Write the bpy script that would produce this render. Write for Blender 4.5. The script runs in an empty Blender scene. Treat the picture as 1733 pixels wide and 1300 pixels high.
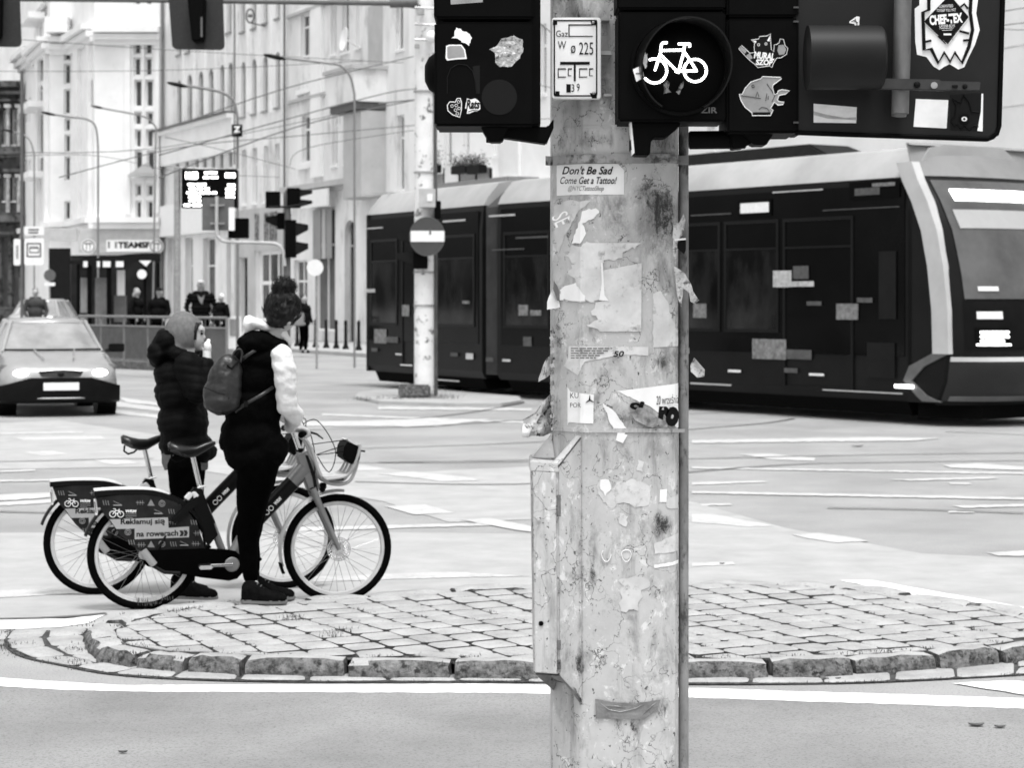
import bpy, bmesh, math, random
from mathutils import Vector, Matrix, noise
R = math.radians
random.seed(7)
scene = bpy.context.scene
# ---------- camera (numbers are the photograph's own pixels, 1733 wide) ----------
F = 3600.0; CX = 866.5; HY = 510.0; H = 1.72
cam_d = bpy.data.cameras.new("camera"); cam = bpy.data.objects.new("camera", cam_d)
scene.collection.objects.link(cam); scene.camera = cam
cam.location = (0, 0, H); cam.rotation_euler = (R(90), 0, 0)
cam_d.sensor_width = 36; cam_d.lens = F/1733*36
cam_d.shift_y = (HY-650)/1733
cam_d.clip_start = .1; cam_d.clip_end = 2000
cam_d.dof.use_dof = True; cam_d.dof.focus_distance = 6.6; cam_d.dof.aperture_fstop = 8.5
# ---------- sky, sun, exposure ----------
SUN_EL = R(70); SUN_ROT = R(195)
w = bpy.data.worlds.new("World"); scene.world = w; w.use_nodes = True
nt = w.node_tree; nt.nodes.clear()
sky = nt.nodes.new('ShaderNodeTexSky'); sky.sky_type = 'NISHITA'; sky.sun_disc = False
sky.sun_elevation = SUN_EL; sky.sun_rotation = SUN_ROT; sky.dust_density = 4; sky.air_density = 1.5
bw = nt.nodes.new('ShaderNodeRGBToBW'); bg = nt.nodes.new('ShaderNodeBackground'); wo = nt.nodes.new('ShaderNodeOutputWorld')
nt.links.new(sky.outputs[0], bw.inputs[0]); nt.links.new(bw.outputs[0], bg.inputs[0]); nt.links.new(bg.outputs[0], wo.inputs[0])
bg.inputs[1].default_value = 0.14
sd = bpy.data.lights.new("sun", 'SUN'); sd.energy = 1.5; sd.angle = R(16); sd.color = (1, 1, 1)
so = bpy.data.objects.new("sun", sd); scene.collection.objects.link(so)
so.rotation_euler = (R(17), R(10), 0); so.location = (0, -5, 20)
scene.view_settings.view_transform = 'Standard'; scene.view_settings.look = 'None'
scene.view_settings.exposure = 0.80; scene.view_settings.gamma = 1
# ---------- helpers ----------
C = scene.collection
W = {}
def P(px, py, d): return Vector(((px-CX)*d/F, d, H-(py-HY)*d/F))
def G(px, py, z=0.0):
    d = (H-z)*F/(py-HY); return P(px, py, d)
MATS = {}
def mat(name, v, v2=None, scale=6, rough=.6, metal=0, spec=.5, bump=0, bscale=60, lo=.35, hi=.65, emit=0, streak=1, v3=None, s3=2, lo3=.55, hi3=.62, coat=0, bdist=.01):
    if name in MATS: return MATS[name]
    m = bpy.data.materials.new(name); m.use_nodes = True; t = m.node_tree; N = t.nodes; L = t.links
    b = N['Principled BSDF']
    b.inputs['Base Color'].default_value = (v, v, v, 1); b.inputs['Roughness'].default_value = rough
    b.inputs['Metallic'].default_value = metal; b.inputs['Specular IOR Level'].default_value = spec
    b.inputs['Coat Weight'].default_value = coat
    tc = N.new('ShaderNodeTexCoord'); mp = N.new('ShaderNodeMapping'); L.new(tc.outputs['Object'], mp.inputs[0])
    mp.inputs['Scale'].default_value = (1, 1, streak)
    col = None
    if v2 is not None:
        n = N.new('ShaderNodeTexNoise'); n.inputs['Scale'].default_value = scale; n.inputs['Detail'].default_value = 8; n.inputs['Roughness'].default_value = .62
        L.new(mp.outputs[0], n.inputs['Vector'])
        r = N.new('ShaderNodeMapRange'); r.inputs[1].default_value = lo; r.inputs[2].default_value = hi; r.inputs[3].default_value = v; r.inputs[4].default_value = v2
        L.new(n.outputs[0], r.inputs[0]); col = r.outputs[0]
    if v3 is not None:
        n = N.new('ShaderNodeTexNoise'); n.inputs['Scale'].default_value = s3; n.inputs['Detail'].default_value = 12; n.inputs['Roughness'].default_value = .72
        L.new(mp.outputs[0], n.inputs['Vector'])
        r = N.new('ShaderNodeMapRange'); r.inputs[1].default_value = lo3; r.inputs[2].default_value = hi3
        L.new(n.outputs[0], r.inputs[0])
        x = N.new('ShaderNodeMix'); x.data_type = 'FLOAT'; L.new(r.outputs[0], x.inputs[0])
        if col: L.new(col, x.inputs[2])
        else: x.inputs[2].default_value = v
        x.inputs[3].default_value = v3; col = x.outputs[0]
    if col: L.new(col, b.inputs['Base Color'])
    if bump:
        n = N.new('ShaderNodeTexNoise'); n.inputs['Scale'].default_value = bscale; n.inputs['Detail'].default_value = 6
        L.new(tc.outputs['Object'], n.inputs['Vector'])
        bp = N.new('ShaderNodeBump'); bp.inputs['Strength'].default_value = bump; bp.inputs['Distance'].default_value = bdist
        L.new(n.outputs[0], bp.inputs['Height']); L.new(bp.outputs[0], b.inputs['Normal'])
    if emit:
        b.inputs['Emission Color'].default_value = (1, 1, 1, 1); b.inputs['Emission Strength'].default_value = emit
    MATS[name] = m; return m

def tag(o, label=None, cat=None, group=None, kind=None):
    if label: o['label'] = label
    if cat: o['category'] = cat
    if group: o['group'] = group
    if kind: o['kind'] = kind
    return o
def thing(name, label, cat, loc=(0, 0, 0), rz=0, group=None):
    o = bpy.data.objects.new(name, None); C.objects.link(o); o.empty_display_size = .1
    o.location = loc; o.rotation_euler = (0, 0, rz)
    W[o.name] = Matrix.Translation(Vector(loc)) @ Matrix.Rotation(rz, 4, 'Z')
    return tag(o, label, cat, group)
def link(name, me, m, parent=None, smooth=False, label=None):
    if m is not None:
        if len(me.materials): me.materials.clear()
        for k in (m if isinstance(m, (list, tuple)) else [m]): me.materials.append(k)
    if parent is not None:
        me.transform(W[parent.name].inverted())
    if smooth:
        for p in me.polygons: p.use_smooth = True
        if smooth != True:
            try: me.set_sharp_from_angle(angle=R(smooth))
            except Exception: pass
    o = bpy.data.objects.new(name, me); C.objects.link(o)
    if parent is not None:
        o.parent = parent; W[o.name] = W[parent.name].copy()
    else: W[o.name] = Matrix.Identity(4)
    if label: o['label'] = label
    return o
class MB:
    def __init__(s): s.bm = bmesh.new(); s.mi = 0
    def _f(s, vs):
        try:
            f = s.bm.faces.new(vs); f.material_index = s.mi; return f
        except ValueError: return None
    def quad(s, *pts): return s._f([s.bm.verts.new(p) for p in pts])
    def box(s, c, size, rot=None, taper=1):
        rot = rot or Matrix.Identity(3); c = Vector(c); sx, sy, sz = [a/2 for a in size]; vs = []
        for z in (-1, 1):
            k = taper if z > 0 else 1
            for x, y in ((-1, -1), (1, -1), (1, 1), (-1, 1)):
                vs.append(s.bm.verts.new(c + rot @ Vector((x*sx*k, y*sy*k, z*sz))))
        for q in ((0, 3, 2, 1), (4, 5, 6, 7), (0, 1, 5, 4), (1, 2, 6, 5), (2, 3, 7, 6), (3, 0, 4, 7)): s._f([vs[i] for i in q])
        return s
    def box2(s, a, b): # corner to corner
        a = Vector(a); b = Vector(b); return s.box((a+b)/2, [abs(b[i]-a[i]) for i in range(3)])
    def hexa(s, b4, t4): # bottom four, top four
        vs = [s.bm.verts.new(p) for p in list(b4)+list(t4)]
        for q in ((0, 3, 2, 1), (4, 5, 6, 7), (0, 1, 5, 4), (1, 2, 6, 5), (2, 3, 7, 6), (3, 0, 4, 7)): s._f([vs[i] for i in q])
        return s
    def tube(s, pts, r, seg=8, closed=False, caps=True, flat=None):
        pts = [Vector(p) for p in pts]; n = len(pts); rings = []
        rr = r if isinstance(r, (list, tuple)) else [r]*n
        up = None
        for i, p in enumerate(pts):
            a = pts[i-1] if (i or closed) else p; b = pts[(i+1) % n] if (i < n-1 or closed) else p
            t = (b-a).normalized()
            if up is None:
                up = Vector((0, 0, 1)) if abs(t.z) < .9 else Vector((0, 1, 0))
            x = t.cross(up)
            if x.length < 1e-5: x = t.cross(Vector((1, 0, 0)))
            x.normalize(); y = x.cross(t).normalized(); up = y
            k = flat or (1, 1)
            rings.append([s.bm.verts.new(p + (x*math.cos(q)*k[0] + y*math.sin(q)*k[1])*rr[i]) for q in [2*math.pi*j/seg for j in range(seg)]])
        m = n if closed else n-1
        for i in range(m):
            A = rings[i]; B = rings[(i+1) % n]
            for j in range(seg): s._f([A[j], A[(j+1) % seg], B[(j+1) % seg], B[j]])
        if caps and not closed: s._f(rings[0][::-1]); s._f(rings[-1])
        return s
    def cyl(s, a, b, r0, r1=None, seg=16, caps=True): return s.tube([a, b], [r0, r0 if r1 is None else r1], seg, caps=caps)
    def sph(s, c, r, seg=12, rings=8, sc=(1, 1, 1), rot=None):
        M = Matrix.Translation(Vector(c)) @ ((rot.to_4x4()) if rot else Matrix.Identity(4)) @ Matrix.Diagonal((*[r*k for k in sc], 1))
        g = bmesh.ops.create_uvsphere(s.bm, u_segments=seg, v_segments=rings, radius=1, matrix=M)
        for v in g['verts']:
            for f in v.link_faces: f.material_index = s.mi
        return s
    def prism(s, poly, vec): # planar polygon of 3D points extruded by vec
        vec = Vector(vec); A = [s.bm.verts.new(Vector(p)) for p in poly]; B = [s.bm.verts.new(Vector(p)+vec) for p in poly]
        s._f(A); s._f(B[::-1]); n = len(A)
        for i in range(n): s._f([A[i], B[i], B[(i+1) % n], A[(i+1) % n]])
        return s
    def loft(s, rings, closed=True, caps=True):
        V = [[s.bm.verts.new(p) for p in r] for r in rings]; n = len(V[0])
        for a, b in zip(V, V[1:]):
            for j in range(n if closed else n-1): s._f([a[j], a[(j+1) % n], b[(j+1) % n], b[j]])
        if caps: s._f(V[0][::-1]); s._f(V[-1])
        return s
    def add_mesh(s, me, M=None):
        n0 = len(s.bm.verts); s.bm.from_mesh(me); s.bm.verts.ensure_lookup_table()
        if M is not None:
            for v in s.bm.verts[n0:]: v.co = M @ v.co
        return s
    def split(s, name, m, parent=None, **kw): # every connected piece becomes an object of its own
        bm = s.bm; seen = set(); out = []
        for v in bm.verts:
            if v in seen: continue
            st = [v]; comp = []; seen.add(v)
            while st:
                x = st.pop(); comp.append(x)
                for e in x.link_edges:
                    y = e.other_vert(x)
                    if y not in seen: seen.add(y); st.append(y)
            fs = {f for x in comp for f in x.link_faces}; nb = MB(); mp = {x: nb.bm.verts.new(x.co) for x in comp}
            for f in fs:
                try: nb.bm.faces.new([mp[x] for x in f.verts])
                except ValueError: pass
            out.append(nb.build(name, m, parent, **kw))
        bm.free(); return out
    def build(s, name, m, parent=None, smooth=False, label=None, bevel=0, recalc=True, seg=2):
        if recalc: bmesh.ops.recalc_face_normals(s.bm, faces=s.bm.faces)
        if bevel:
            es = [e for e in s.bm.edges if len(e.link_faces) == 2 and e.calc_face_angle(0) > R(35)]
            bmesh.ops.bevel(s.bm, geom=es, offset=bevel, segments=seg, affect='EDGES', clamp_overlap=True)
        me = bpy.data.meshes.new(name); s.bm.to_mesh(me); s.bm.free()
        return link(name, me, m, parent, smooth, label)
def text_mesh(txt, size=1, bold=0, shear=0, extrude=0, spacing=1, align='LEFT'):
    cu = bpy.data.curves.new("t", 'FONT'); cu.body = txt; cu.size = size; cu.offset = bold; cu.shear = shear; cu.extrude = extrude
    cu.space_character = spacing; cu.align_x = align; cu.resolution_u = 3
    o = bpy.data.objects.new("t", cu); C.objects.link(o); dg = bpy.context.evaluated_depsgraph_get()
    me = bpy.data.meshes.new_from_object(o.evaluated_get(dg)); bpy.data.objects.remove(o); bpy.data.curves.remove(cu)
    return me
def modded(me, mods):
    o = bpy.data.objects.new("t", me); C.objects.link(o)
    for ty, kw in mods:
        md = o.modifiers.new("m", ty)
        for k, v in kw.items(): setattr(md, k, v)
    dg = bpy.context.evaluated_depsgraph_get(); r = bpy.data.meshes.new_from_object(o.evaluated_get(dg))
    bpy.data.objects.remove(o); return r
def copy_tree(o, parent=None):
    c = o.copy(); C.objects.link(c); c.parent = parent
    for ch in list(o.children): copy_tree(ch, c)
    return c
def in_poly(x, y, poly):
    c = False; n = len(poly); j = n-1
    for i in range(n):
        xi, yi = poly[i]; xj, yj = poly[j]
        if (yi > y) != (yj > y) and x < (xj-xi)*(y-yi)/(yj-yi)+xi: c = not c
        j = i
    return c
# ---------- materials ----------
m_asph = mat('asphalt', .36, .27, scale=.7, rough=.85, bump=.6, bscale=120, v3=.16, s3=95, lo3=.50, hi3=.70, spec=.3)
m_asph2 = mat('asphalt_worn', .30, .21, scale=.9, rough=.9, bump=.8, bscale=110, v3=.13, s3=85, lo3=.50, hi3=.68, spec=.3)
m_pale = mat('pale_concrete_surface', .42, .34, scale=2.5, rough=.8, bump=.3, bscale=120, spec=.3, v3=.3, s3=150, lo3=.54, hi3=.74)
m_mark = mat('road_paint', .84, .6, scale=14, rough=.6, lo=.52, hi=.72, v3=.36, s3=60, lo3=.6, hi3=.68)
m_markw = mat('worn_road_paint', .52, .42, scale=5, rough=.8, lo=.4, hi=.65, v3=.33, s3=22, lo3=.53, hi3=.66)
m_stone = mat('sett_stone', .43, .30, scale=5, rough=.85, bump=.8, bscale=70, v3=.17, s3=60, lo3=.55, hi3=.70, spec=.3)
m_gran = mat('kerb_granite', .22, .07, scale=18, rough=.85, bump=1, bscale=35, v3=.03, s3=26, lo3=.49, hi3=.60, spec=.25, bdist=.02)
m_dirt = mat('joint_dirt', .085, .02, scale=20, rough=1)
m_rail = mat('rail_steel', .09, .16, scale=5, rough=.45, metal=.3)
m_railw = mat('rail_polished', .75, .6, scale=5, rough=.35, metal=.4)
m_grass = mat('dry_grass', .10, .05, scale=8, rough=1)
m_plw = mat('plaster_white', .86, .76, scale=.7, rough=.9, bump=.2, bscale=8, v3=.5, s3=1.6, lo3=.62, hi3=.8, spec=.2)
m_plg = mat('plaster_old', .82, .66, scale=.8, rough=.9, bump=.3, bscale=6, v3=.30, s3=1.1, lo3=.53, hi3=.75, streak=.4, spec=.2)
m_pls = mat('plaster_grey', .50, .42, scale=1, rough=.9, v3=.35, s3=2, lo3=.6, hi3=.75, spec=.2)
m_dkst = mat('sooty_stone', .16, .07, scale=1.2, rough=.9, v3=.02, s3=1.8, lo3=.5, hi3=.6, spec=.2)
m_win = mat('window_glass', .05, .12, scale=.6, rough=.2, spec=.25)
m_winl = mat('window_glass_curtained', .20, .32, scale=.7, rough=.3, spec=.5)
m_frame = mat('window_frame_white', .82, rough=.6)
m_black = mat('black_paint', .0012, .002, scale=10, rough=.6, spec=.06)
m_dark = mat('dark_metal', .006, .010, scale=10, rough=.55, spec=.12)
m_galv = mat('galvanised_steel', .45, .3, scale=12, rough=.45, metal=.6, v3=.14, s3=9, lo3=.6, hi3=.7)
m_white = mat('white_paint', .85, .8, scale=5, rough=.5)
m_paper = mat('paper', .8, .68, scale=30, rough=.8, bump=.2, bscale=60, spec=.1)
m_ink = mat('black_ink', .005, rough=.6, spec=.1)
m_ink2 = mat('grey_ink', .16, rough=.7, spec=.1)
m_grey = mat('grey_paint', .13, .10, scale=6, rough=.6, spec=.3)
m_glow = mat('lamp_glow', 1, emit=3)
m_led = mat('led_glow', 1, emit=4)
# ---------- ground ----------
def sheet(name, poly, z, m, kind='structure'):
    b = MB(); b._f([b.bm.verts.new((p[0], p[1], z)) for p in poly]); o = b.build(name, m, recalc=False)
    if kind: o['kind'] = kind
    return o
sheet('ground', [(-300, -60), (300, -60), (300, 400), (-300, 400)], 0, m_asph)
nr = [G(x, y) for x, y in ((-700, 1160), (200, 1166), (831, 1166), (1171, 1173), (1733, 1191), (2500, 1215))]
sheet('near_road', [(-60, 5.9), (60, 5.9)] + [(p.x, p.y) for p in reversed(nr)], .004, m_asph2)
# tan coloured cycle crossing surface behind the island
pv = [G(x, y) for x, y in ((-300, 905), (500, 900), (900, 905), (900, 815), (1171, 850), (1330, 895), (1560, 938), (1800, 950), (2300, 975), (2300, 1100), (1733, 1060), (-400, 1090))]
sheet('cycle_path', [(p.x, p.y) for p in pv], .004, m_pale)
pv = [G(x, y) for x, y in ((-300, 800), (-300, 730), (100, 712), (700, 800), (905, 790), (905, 880), (760, 885), (650, 850), (300, 790))]
sheet('worn_road_patch', [(p.x, p.y) for p in pv], .004, m_pale)
fp = [(-60, -60), (60, -60), (60, 5.8), (-60, 5.8)]
sheet('footpath', fp, .0, m_stone)['kind'] = 'structure'
bpy.data.objects['footpath'].location.z = .004
marks = [
 [(-60, 1143), (60, 1152), (200, 1160), (500, 1159), (831, 1158), (1171, 1165), (1733, 1182), (1850, 1186), (1850, 1204), (1733, 1200), (1171, 1181), (831, 1173), (500, 1172), (230, 1171), (100, 1168), (-60, 1158)],
 [(1420, 982), (1480, 983), (1733, 1028), (1850, 1050), (1850, 1065), (1733, 1042), (1560, 1010)],
 [(-80, 1048), (0, 1047), (110, 1048), (180, 1040), (150, 1055), (100, 1062), (0, 1066), (-80, 1067)],
 [(1612, 1157), (1733, 1176), (1850, 1190), (1850, 1160), (1700, 1152)],
 [(-60, 1002), (110, 995), (150, 1003), (0, 1012), (-60, 1014)],
 # left
 [(-30, 838), (85, 834), (85, 842), (-30, 850)], [(-30, 852), (88, 845), (88, 851), (-30, 858)],
 [(-20, 797), (60, 794), (60, 797), (-20, 800)], [(-20, 813), (90, 811), (90, 814), (-20, 816)],
 [(40, 765), (90, 763), (115, 768), (70, 771)], [(160, 778), (215, 778), (235, 784), (195, 787), (175, 784)],
 [(0, 732), (140, 730), (140, 733), (0, 735)], [(20, 740), (170, 738), (180, 743), (40, 745)],
 [(200, 672), (270, 682), (270, 687), (215, 681)], [(190, 678), (270, 690), (270, 696), (195, 688)], [(182, 692), (275, 703), (275, 709), (182, 698)],
 [(240, 690), (270, 692), (270, 695)], 
 # centre
 [(640, 803), (700, 798), (800, 809), (810, 813), (745, 815), (690, 807)], [(590, 790), (640, 791), (655, 795), (600, 796)],
 [(650, 857), (720, 854), (770, 868), (700, 871)], [(780, 880), (830, 877), (905, 892), (905, 901), (880, 898)],
 [(480, 893), (790, 886), (840, 885), (840, 889), (480, 900)],
 [(500, 714), (700, 709), (835, 709), (740, 722), (520, 721)], [(640, 688), (900, 691), (900, 695), (640, 693)],
 [(545, 700), (900, 714), (905, 717), (545, 703)],
 [(530, 976), (760, 968), (900, 975), (760, 978), (530, 985)],
 # right
 [(1171, 745), (1480, 740), (1600, 742), (1540, 746), (1171, 750)],
 [(1250, 769), (1300, 768), (1380, 775), (1378, 780), (1310, 778)],
 [(1171, 790), (1733, 800), (1733, 803), (1171, 793)], [(1171, 831), (1733, 842), (1733, 846), (1171, 835)],
 [(1171, 816), (1290, 814), (1300, 816), (1171, 821)], [(1500, 812), (1680, 807), (1690, 810), (1540, 814)],
 [(1595, 787), (1660, 784), (1733, 790), (1733, 796), (1610, 792)],
 [(1185, 853), (1235, 852), (1240, 855), (1187, 856)], [(1610, 856), (1733, 853), (1733, 857), (1630, 860)], [(1605, 865), (1645, 864), (1650, 868), (1605, 868)],
 [(1605, 817), (1640, 817), (1645, 820), (1610, 820)],
 [(1171, 870), (1205, 870), (1310, 890), (1270, 892), (1171, 884)],
 [(1340, 905), (1385, 902), (1450, 911), (1470, 916), (1420, 919), (1370, 912)],
 [(1670, 936), (1733, 932), (1800, 930), (1800, 940), (1690, 941)], [(1171, 953), (1240, 951), (1245, 956), (1171, 959)],
]
for grp, m_ in ((range(0, 4), m_mark), (range(4, len(marks)), m_markw)):
    b = MB()
    for i in grp:
        z = .0058 + (i % 3)*.0010; pts = []
        poly = marks[i]
        for k, (x, y) in enumerate(poly):
            x2, y2 = poly[(k+1) % len(poly)]; nn_ = max(1, int(abs(x2-x)/(9 if i > 3 else 14)))
            for j in range(nn_): t = j/nn_; pts.append((x+(x2-x)*t, y+(y2-y)*t+(random.uniform(-.5, .5) if j else 0)))
        b._f([b.bm.verts.new(G(x, y, z)) for x, y in pts])
    b.build('road_markings', m_, recalc=False)['kind'] = 'structure'
# tram rails set in the road
def ribbon(b, pts, w, z):
    pts = [G(x, y, z) for x, y in pts]; L = []
    for i, p in enumerate(pts):
        t = (pts[min(i+1, len(pts)-1)]-pts[max(i-1, 0)]); t.z = 0; t.normalize(); n = Vector((-t.y, t.x, 0))*w/2
        L.append((b.bm.verts.new(p-n), b.bm.verts.new(p+n)))
    for a, c in zip(L, L[1:]): b._f([a[0], c[0], c[1], a[1]])
def curve(pts, n=10):
    out = []
    for i in range(len(pts)-1):
        p0 = pts[max(i-1, 0)]; p1 = pts[i]; p2 = pts[i+1]; p3 = pts[min(i+2, len(pts)-1)]
        for k in range(n):
            t = k/n
            out.append(tuple(.5*((2*p1[j])+(-p0[j]+p2[j])*t+(2*p0[j]-5*p1[j]+4*p2[j]-p3[j])*t*t+(-p0[j]+3*p1[j]-3*p2[j]+p3[j])*t**3) for j in range(len(p1))))
    out.append(tuple(pts[-1])); return out
b = MB()
for pts in ([(560, 712), (700, 708), (800, 697), (862, 686), (885, 680), (850, 676)], [(470, 728), (700, 722), (900, 710), (1171, 700), (1280, 697), (1330, 692)],
            [(560, 760), (900, 748), (1171, 726), (1290, 716), (1345, 708)], [(-100, 862), (100, 867), (300, 862)], [(-200, 785), (100, 779), (190, 776), (260, 776)],
            [(480, 783), (900, 781), (1171, 776), (1500, 769), (1900, 764)], [(600, 815), (905, 818), (1300, 788), (1500, 782), (1900, 777)],
            [(640, 782), (900, 778)], [(1400, 859), (1560, 862), (1733, 868)], [(-200, 1050), (60, 1046), (180, 1038)], [(1600, 730), (1900, 742)]):
    ribbon(b, curve(pts), .055, .0115)
b.build('tram_rails', m_rail, recalc=False)['kind'] = 'structure'
# ---------- traffic island ----------
KH = .09
top_px = [(143, 1063), (149, 1080), (165, 1092), (208, 1101), (275, 1108), (353, 1113), (431, 1116), (540, 1118), (831, 1120), (1171, 1121), (1381, 1118), (1519, 1110), (1625, 1103), (1733, 1092), (1800, 1080), (1840, 1062), (1800, 1045), (1700, 1022), (1560, 1002), (1450, 990), (1350, 983), (1170, 978), (1000, 984), (900, 988), (760, 993), (600, 1003), (430, 1014), (290, 1022), (240, 1033), (190, 1045), (160, 1053)]
outer = [G(x, y, KH) for x, y in top_px]
o2 = [(p.x, p.y) for p in outer]
def resample(pts, step):
    out = []; n = len(pts)
    for i in range(n):
        a = Vector(pts[i]); c = Vector(pts[(i+1) % n]); out.append((a, c))
    L = sum((c-a).length for a, c in out); k = int(L/step); st = L/k; res = []; acc = 0; nxt = 0
    for a, c in out:
        l = (c-a).length
        while nxt <= acc+l and len(res) < k: res.append(a+(c-a)*((nxt-acc)/l)); nxt += st
        acc += l
    return res
rs = resample(o2, .04); n = len(rs)
area = sum(rs[i].x*rs[(i+1) % n].y-rs[(i+1) % n].x*rs[i].y for i in range(n)); sgn = 1 if area > 0 else -1
def inward(i, dist, k=3):
    t = (rs[(i+k) % n]-rs[(i-k) % n]).normalized(); return rs[i % n]+Vector((-t.y, t.x))*dist*sgn
b = MB(); i = 0
while i < n:
    L = random.choice((9, 10, 11, 12, 13)); 
    if i < 30: L = 7
    j = min(i+L, n); hh = KH+random.uniform(-.008, .008); dx = random.uniform(-.012, .012); steps = 5
    bot = []; rings = []
    for s_ in range(steps+1):
        f = i+.35+(j-i-.7)*s_/steps; a = int(f); fr = f-a
        po = inward(a, 0)*(1-fr)+inward(a+1, 0)*fr; pi = inward(a, .14)*(1-fr)+inward(a+1, .14)*fr
        nn = (pi-po).normalized()
        def q(p, z, o_=0):
            j_ = .006; return Vector((p.x+nn.x*(o_+dx)+random.uniform(-j_, j_), p.y+nn.y*(o_+dx)+random.uniform(-j_, j_), z+random.uniform(-.004, .004)))
        e = .012 if s_ in (0, steps) else 0
        rings.append([q(po, -.02, -.012), q(po, hh*.35, -.008), q(po, hh*.75-e*.3, .0), q(po, hh-e, .02), q(pi, hh-e*.5, -.03), q(pi, hh-.012-e, 0), q(pi, -.02, 0)])
    b.loft(rings); i = j
bmesh.ops.recalc_face_normals(b.bm, faces=b.bm.faces)
for f in b.bm.faces: f.material_index = 1 if f.normal.z > .82 else 0  # upward faces pale, sides dark: shade of the sides put into the colour
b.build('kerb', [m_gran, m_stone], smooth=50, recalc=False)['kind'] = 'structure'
inner = [inward(i, .15) for i in range(0, n, 3)]; ip = [(p.x, p.y) for p in inner]
b = MB(); b._f([b.bm.verts.new((x, y, KH-.022)) for x, y in ip]); b.build('island_bed', m_dirt, recalc=False)['kind'] = 'structure'
def sett(b, quad, z, h=.03, wob=.006):
    c = sum((Vector(p) for p in quad), Vector((0, 0)))/4; tl = random.uniform(-.0018, .0018); tx = random.uniform(-.006, .006); ty = random.uniform(-.006, .006)
    def pt(k, sc, dz):
        p = c+(Vector(quad[k])-c)*sc; r = p-c; return (p.x, p.y, z+tl+dz+tx*r.x+ty*r.y)
    Q = [Vector(p)+Vector((random.uniform(-wob, wob), random.uniform(-wob, wob))) for p in quad]
    quad = Q; out = []
    # eight-cornered outline with rounded corners
    pts = []
    for k in range(4):
        a, p, d_ = Q[k-1], Q[k], Q[(k+1) % 4]; pts += [p+(a-p)*.1, p+(d_-p)*.1]
    def ring(sc, dz): return [b.bm.verts.new((c.x+(p.x-c.x)*sc, c.y+(p.y-c.y)*sc, z+tl+dz+tx*(p.x-c.x)+ty*(p.y-c.y))) for p in pts]
    r0 = ring(1, -h); r1 = ring(.982, -.006); r2 = ring(.91, -.0005); r3 = ring(.5, random.uniform(0, .003))
    for A, B in ((r0, r1), (r1, r2), (r2, r3)):
        b.mi = 1 if A is r0 else 0
        for k in range(8): b._f([A[k], A[(k+1) % 8], B[(k+1) % 8], B[k]])
    b._f(r3)
b = MB(); ang = math.atan2(-1.73, .81); ux = Vector((math.cos(ang), math.sin(ang))); uy = Vector((-ux.y, ux.x)); org = Vector((0, 10.6))
for r_ in range(-34, 35):
    wr = .195; l = -8+random.uniform(0, .3)
    while l < 8:
        ln = random.uniform(.16, .24); g = .007; gl = .015
        q = [org+ux*(l+gl)+uy*(r_*wr+g), org+ux*(l+ln-gl)+uy*(r_*wr+g), org+ux*(l+ln-gl)+uy*((r_+1)*wr-g), org+ux*(l+gl)+uy*((r_+1)*wr-g)]
        # bend the rows slightly
        q = [p+Vector((.05*math.sin(p.y*2.1+p.x*.8), .04*math.sin(p.x*1.7))) for p in q]
        if all(in_poly(p.x, p.y, ip) for p in q): sett(b, q, KH-.004+.004*math.sin(q[0].x*3)*math.sin(q[0].y*4))
        else:
            c = sum(q, Vector((0, 0)))/4
            if in_poly(c.x, c.y, ip) or any(in_poly(p.x, p.y, ip) for p in q):
                q2 = []
                for p in q:
                    if not in_poly(p.x, p.y, ip): p = min(inner, key=lambda a: (a-p).length)
                    q2.append(p)
                ar = abs(sum(q2[k].x*q2[(k+1) % 4].y-q2[(k+1) % 4].x*q2[k].y for k in range(4)))/2
                if ar > .006 and len({(round(p.x, 3), round(p.y, 3)) for p in q2}) == 4: sett(b, q2, KH-.006)
        l += ln
b.build('island_paving', [m_stone, m_dirt], smooth=40)['kind'] = 'structure'
# gutter setts round the near side of the island
gut = [(20, 1070), (8, 1085), (12, 1100), (40, 1115), (100, 1128), (180, 1143), (300, 1152), (500, 1157), (831, 1157), (1171, 1161), (1381, 1160), (1500, 1157), (1640, 1150), (1760, 1143)]
gin = [(150, 1068), (143, 1078), (150, 1092), (166, 1106), (200, 1119), (250, 1130), (320, 1139), (500, 1145), (831, 1147), (1171, 1149), (1381, 1147), (1500, 1140), (1640, 1131), (1760, 1119)]
go = [Vector(G(x, y)[:2]) for x, y in curve(gut, 12)]; gi = [Vector(G(x, y)[:2]) for x, y in curve(gin, 12)]
b = MB(); b.loft([[(p.x, p.y, .006) for p in go], [(p.x, p.y, .006) for p in gi]], closed=False, caps=False); b.build('gutter_bed', m_dirt)['kind'] = 'structure'
b = MB(); k = 0
while k < len(go)-3:
    # step so that one stone is about 0.4 m long
    j = k+1
    while j < len(go)-1 and (go[j]-go[k]).length < .3: j += 1
    wdt = (go[k]-gi[k]).length; rows = max(1, round(wdt/.2))
    for r_ in range(rows):
        f0 = r_/rows+.02; f1 = (r_+1)/rows-.02
        q = [go[k].lerp(gi[k], f0), go[j].lerp(gi[j], f0), go[j].lerp(gi[j], f1), go[k].lerp(gi[k], f1)]
        c = sum(q, Vector((0, 0)))/4; q = [c+(p-c)*.95 for p in q]; sett(b, q, .016, .02, .012)
    k = j
b.build('gutter_setts', [m_stone, m_dirt], smooth=40)['kind'] = 'structure'
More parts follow.
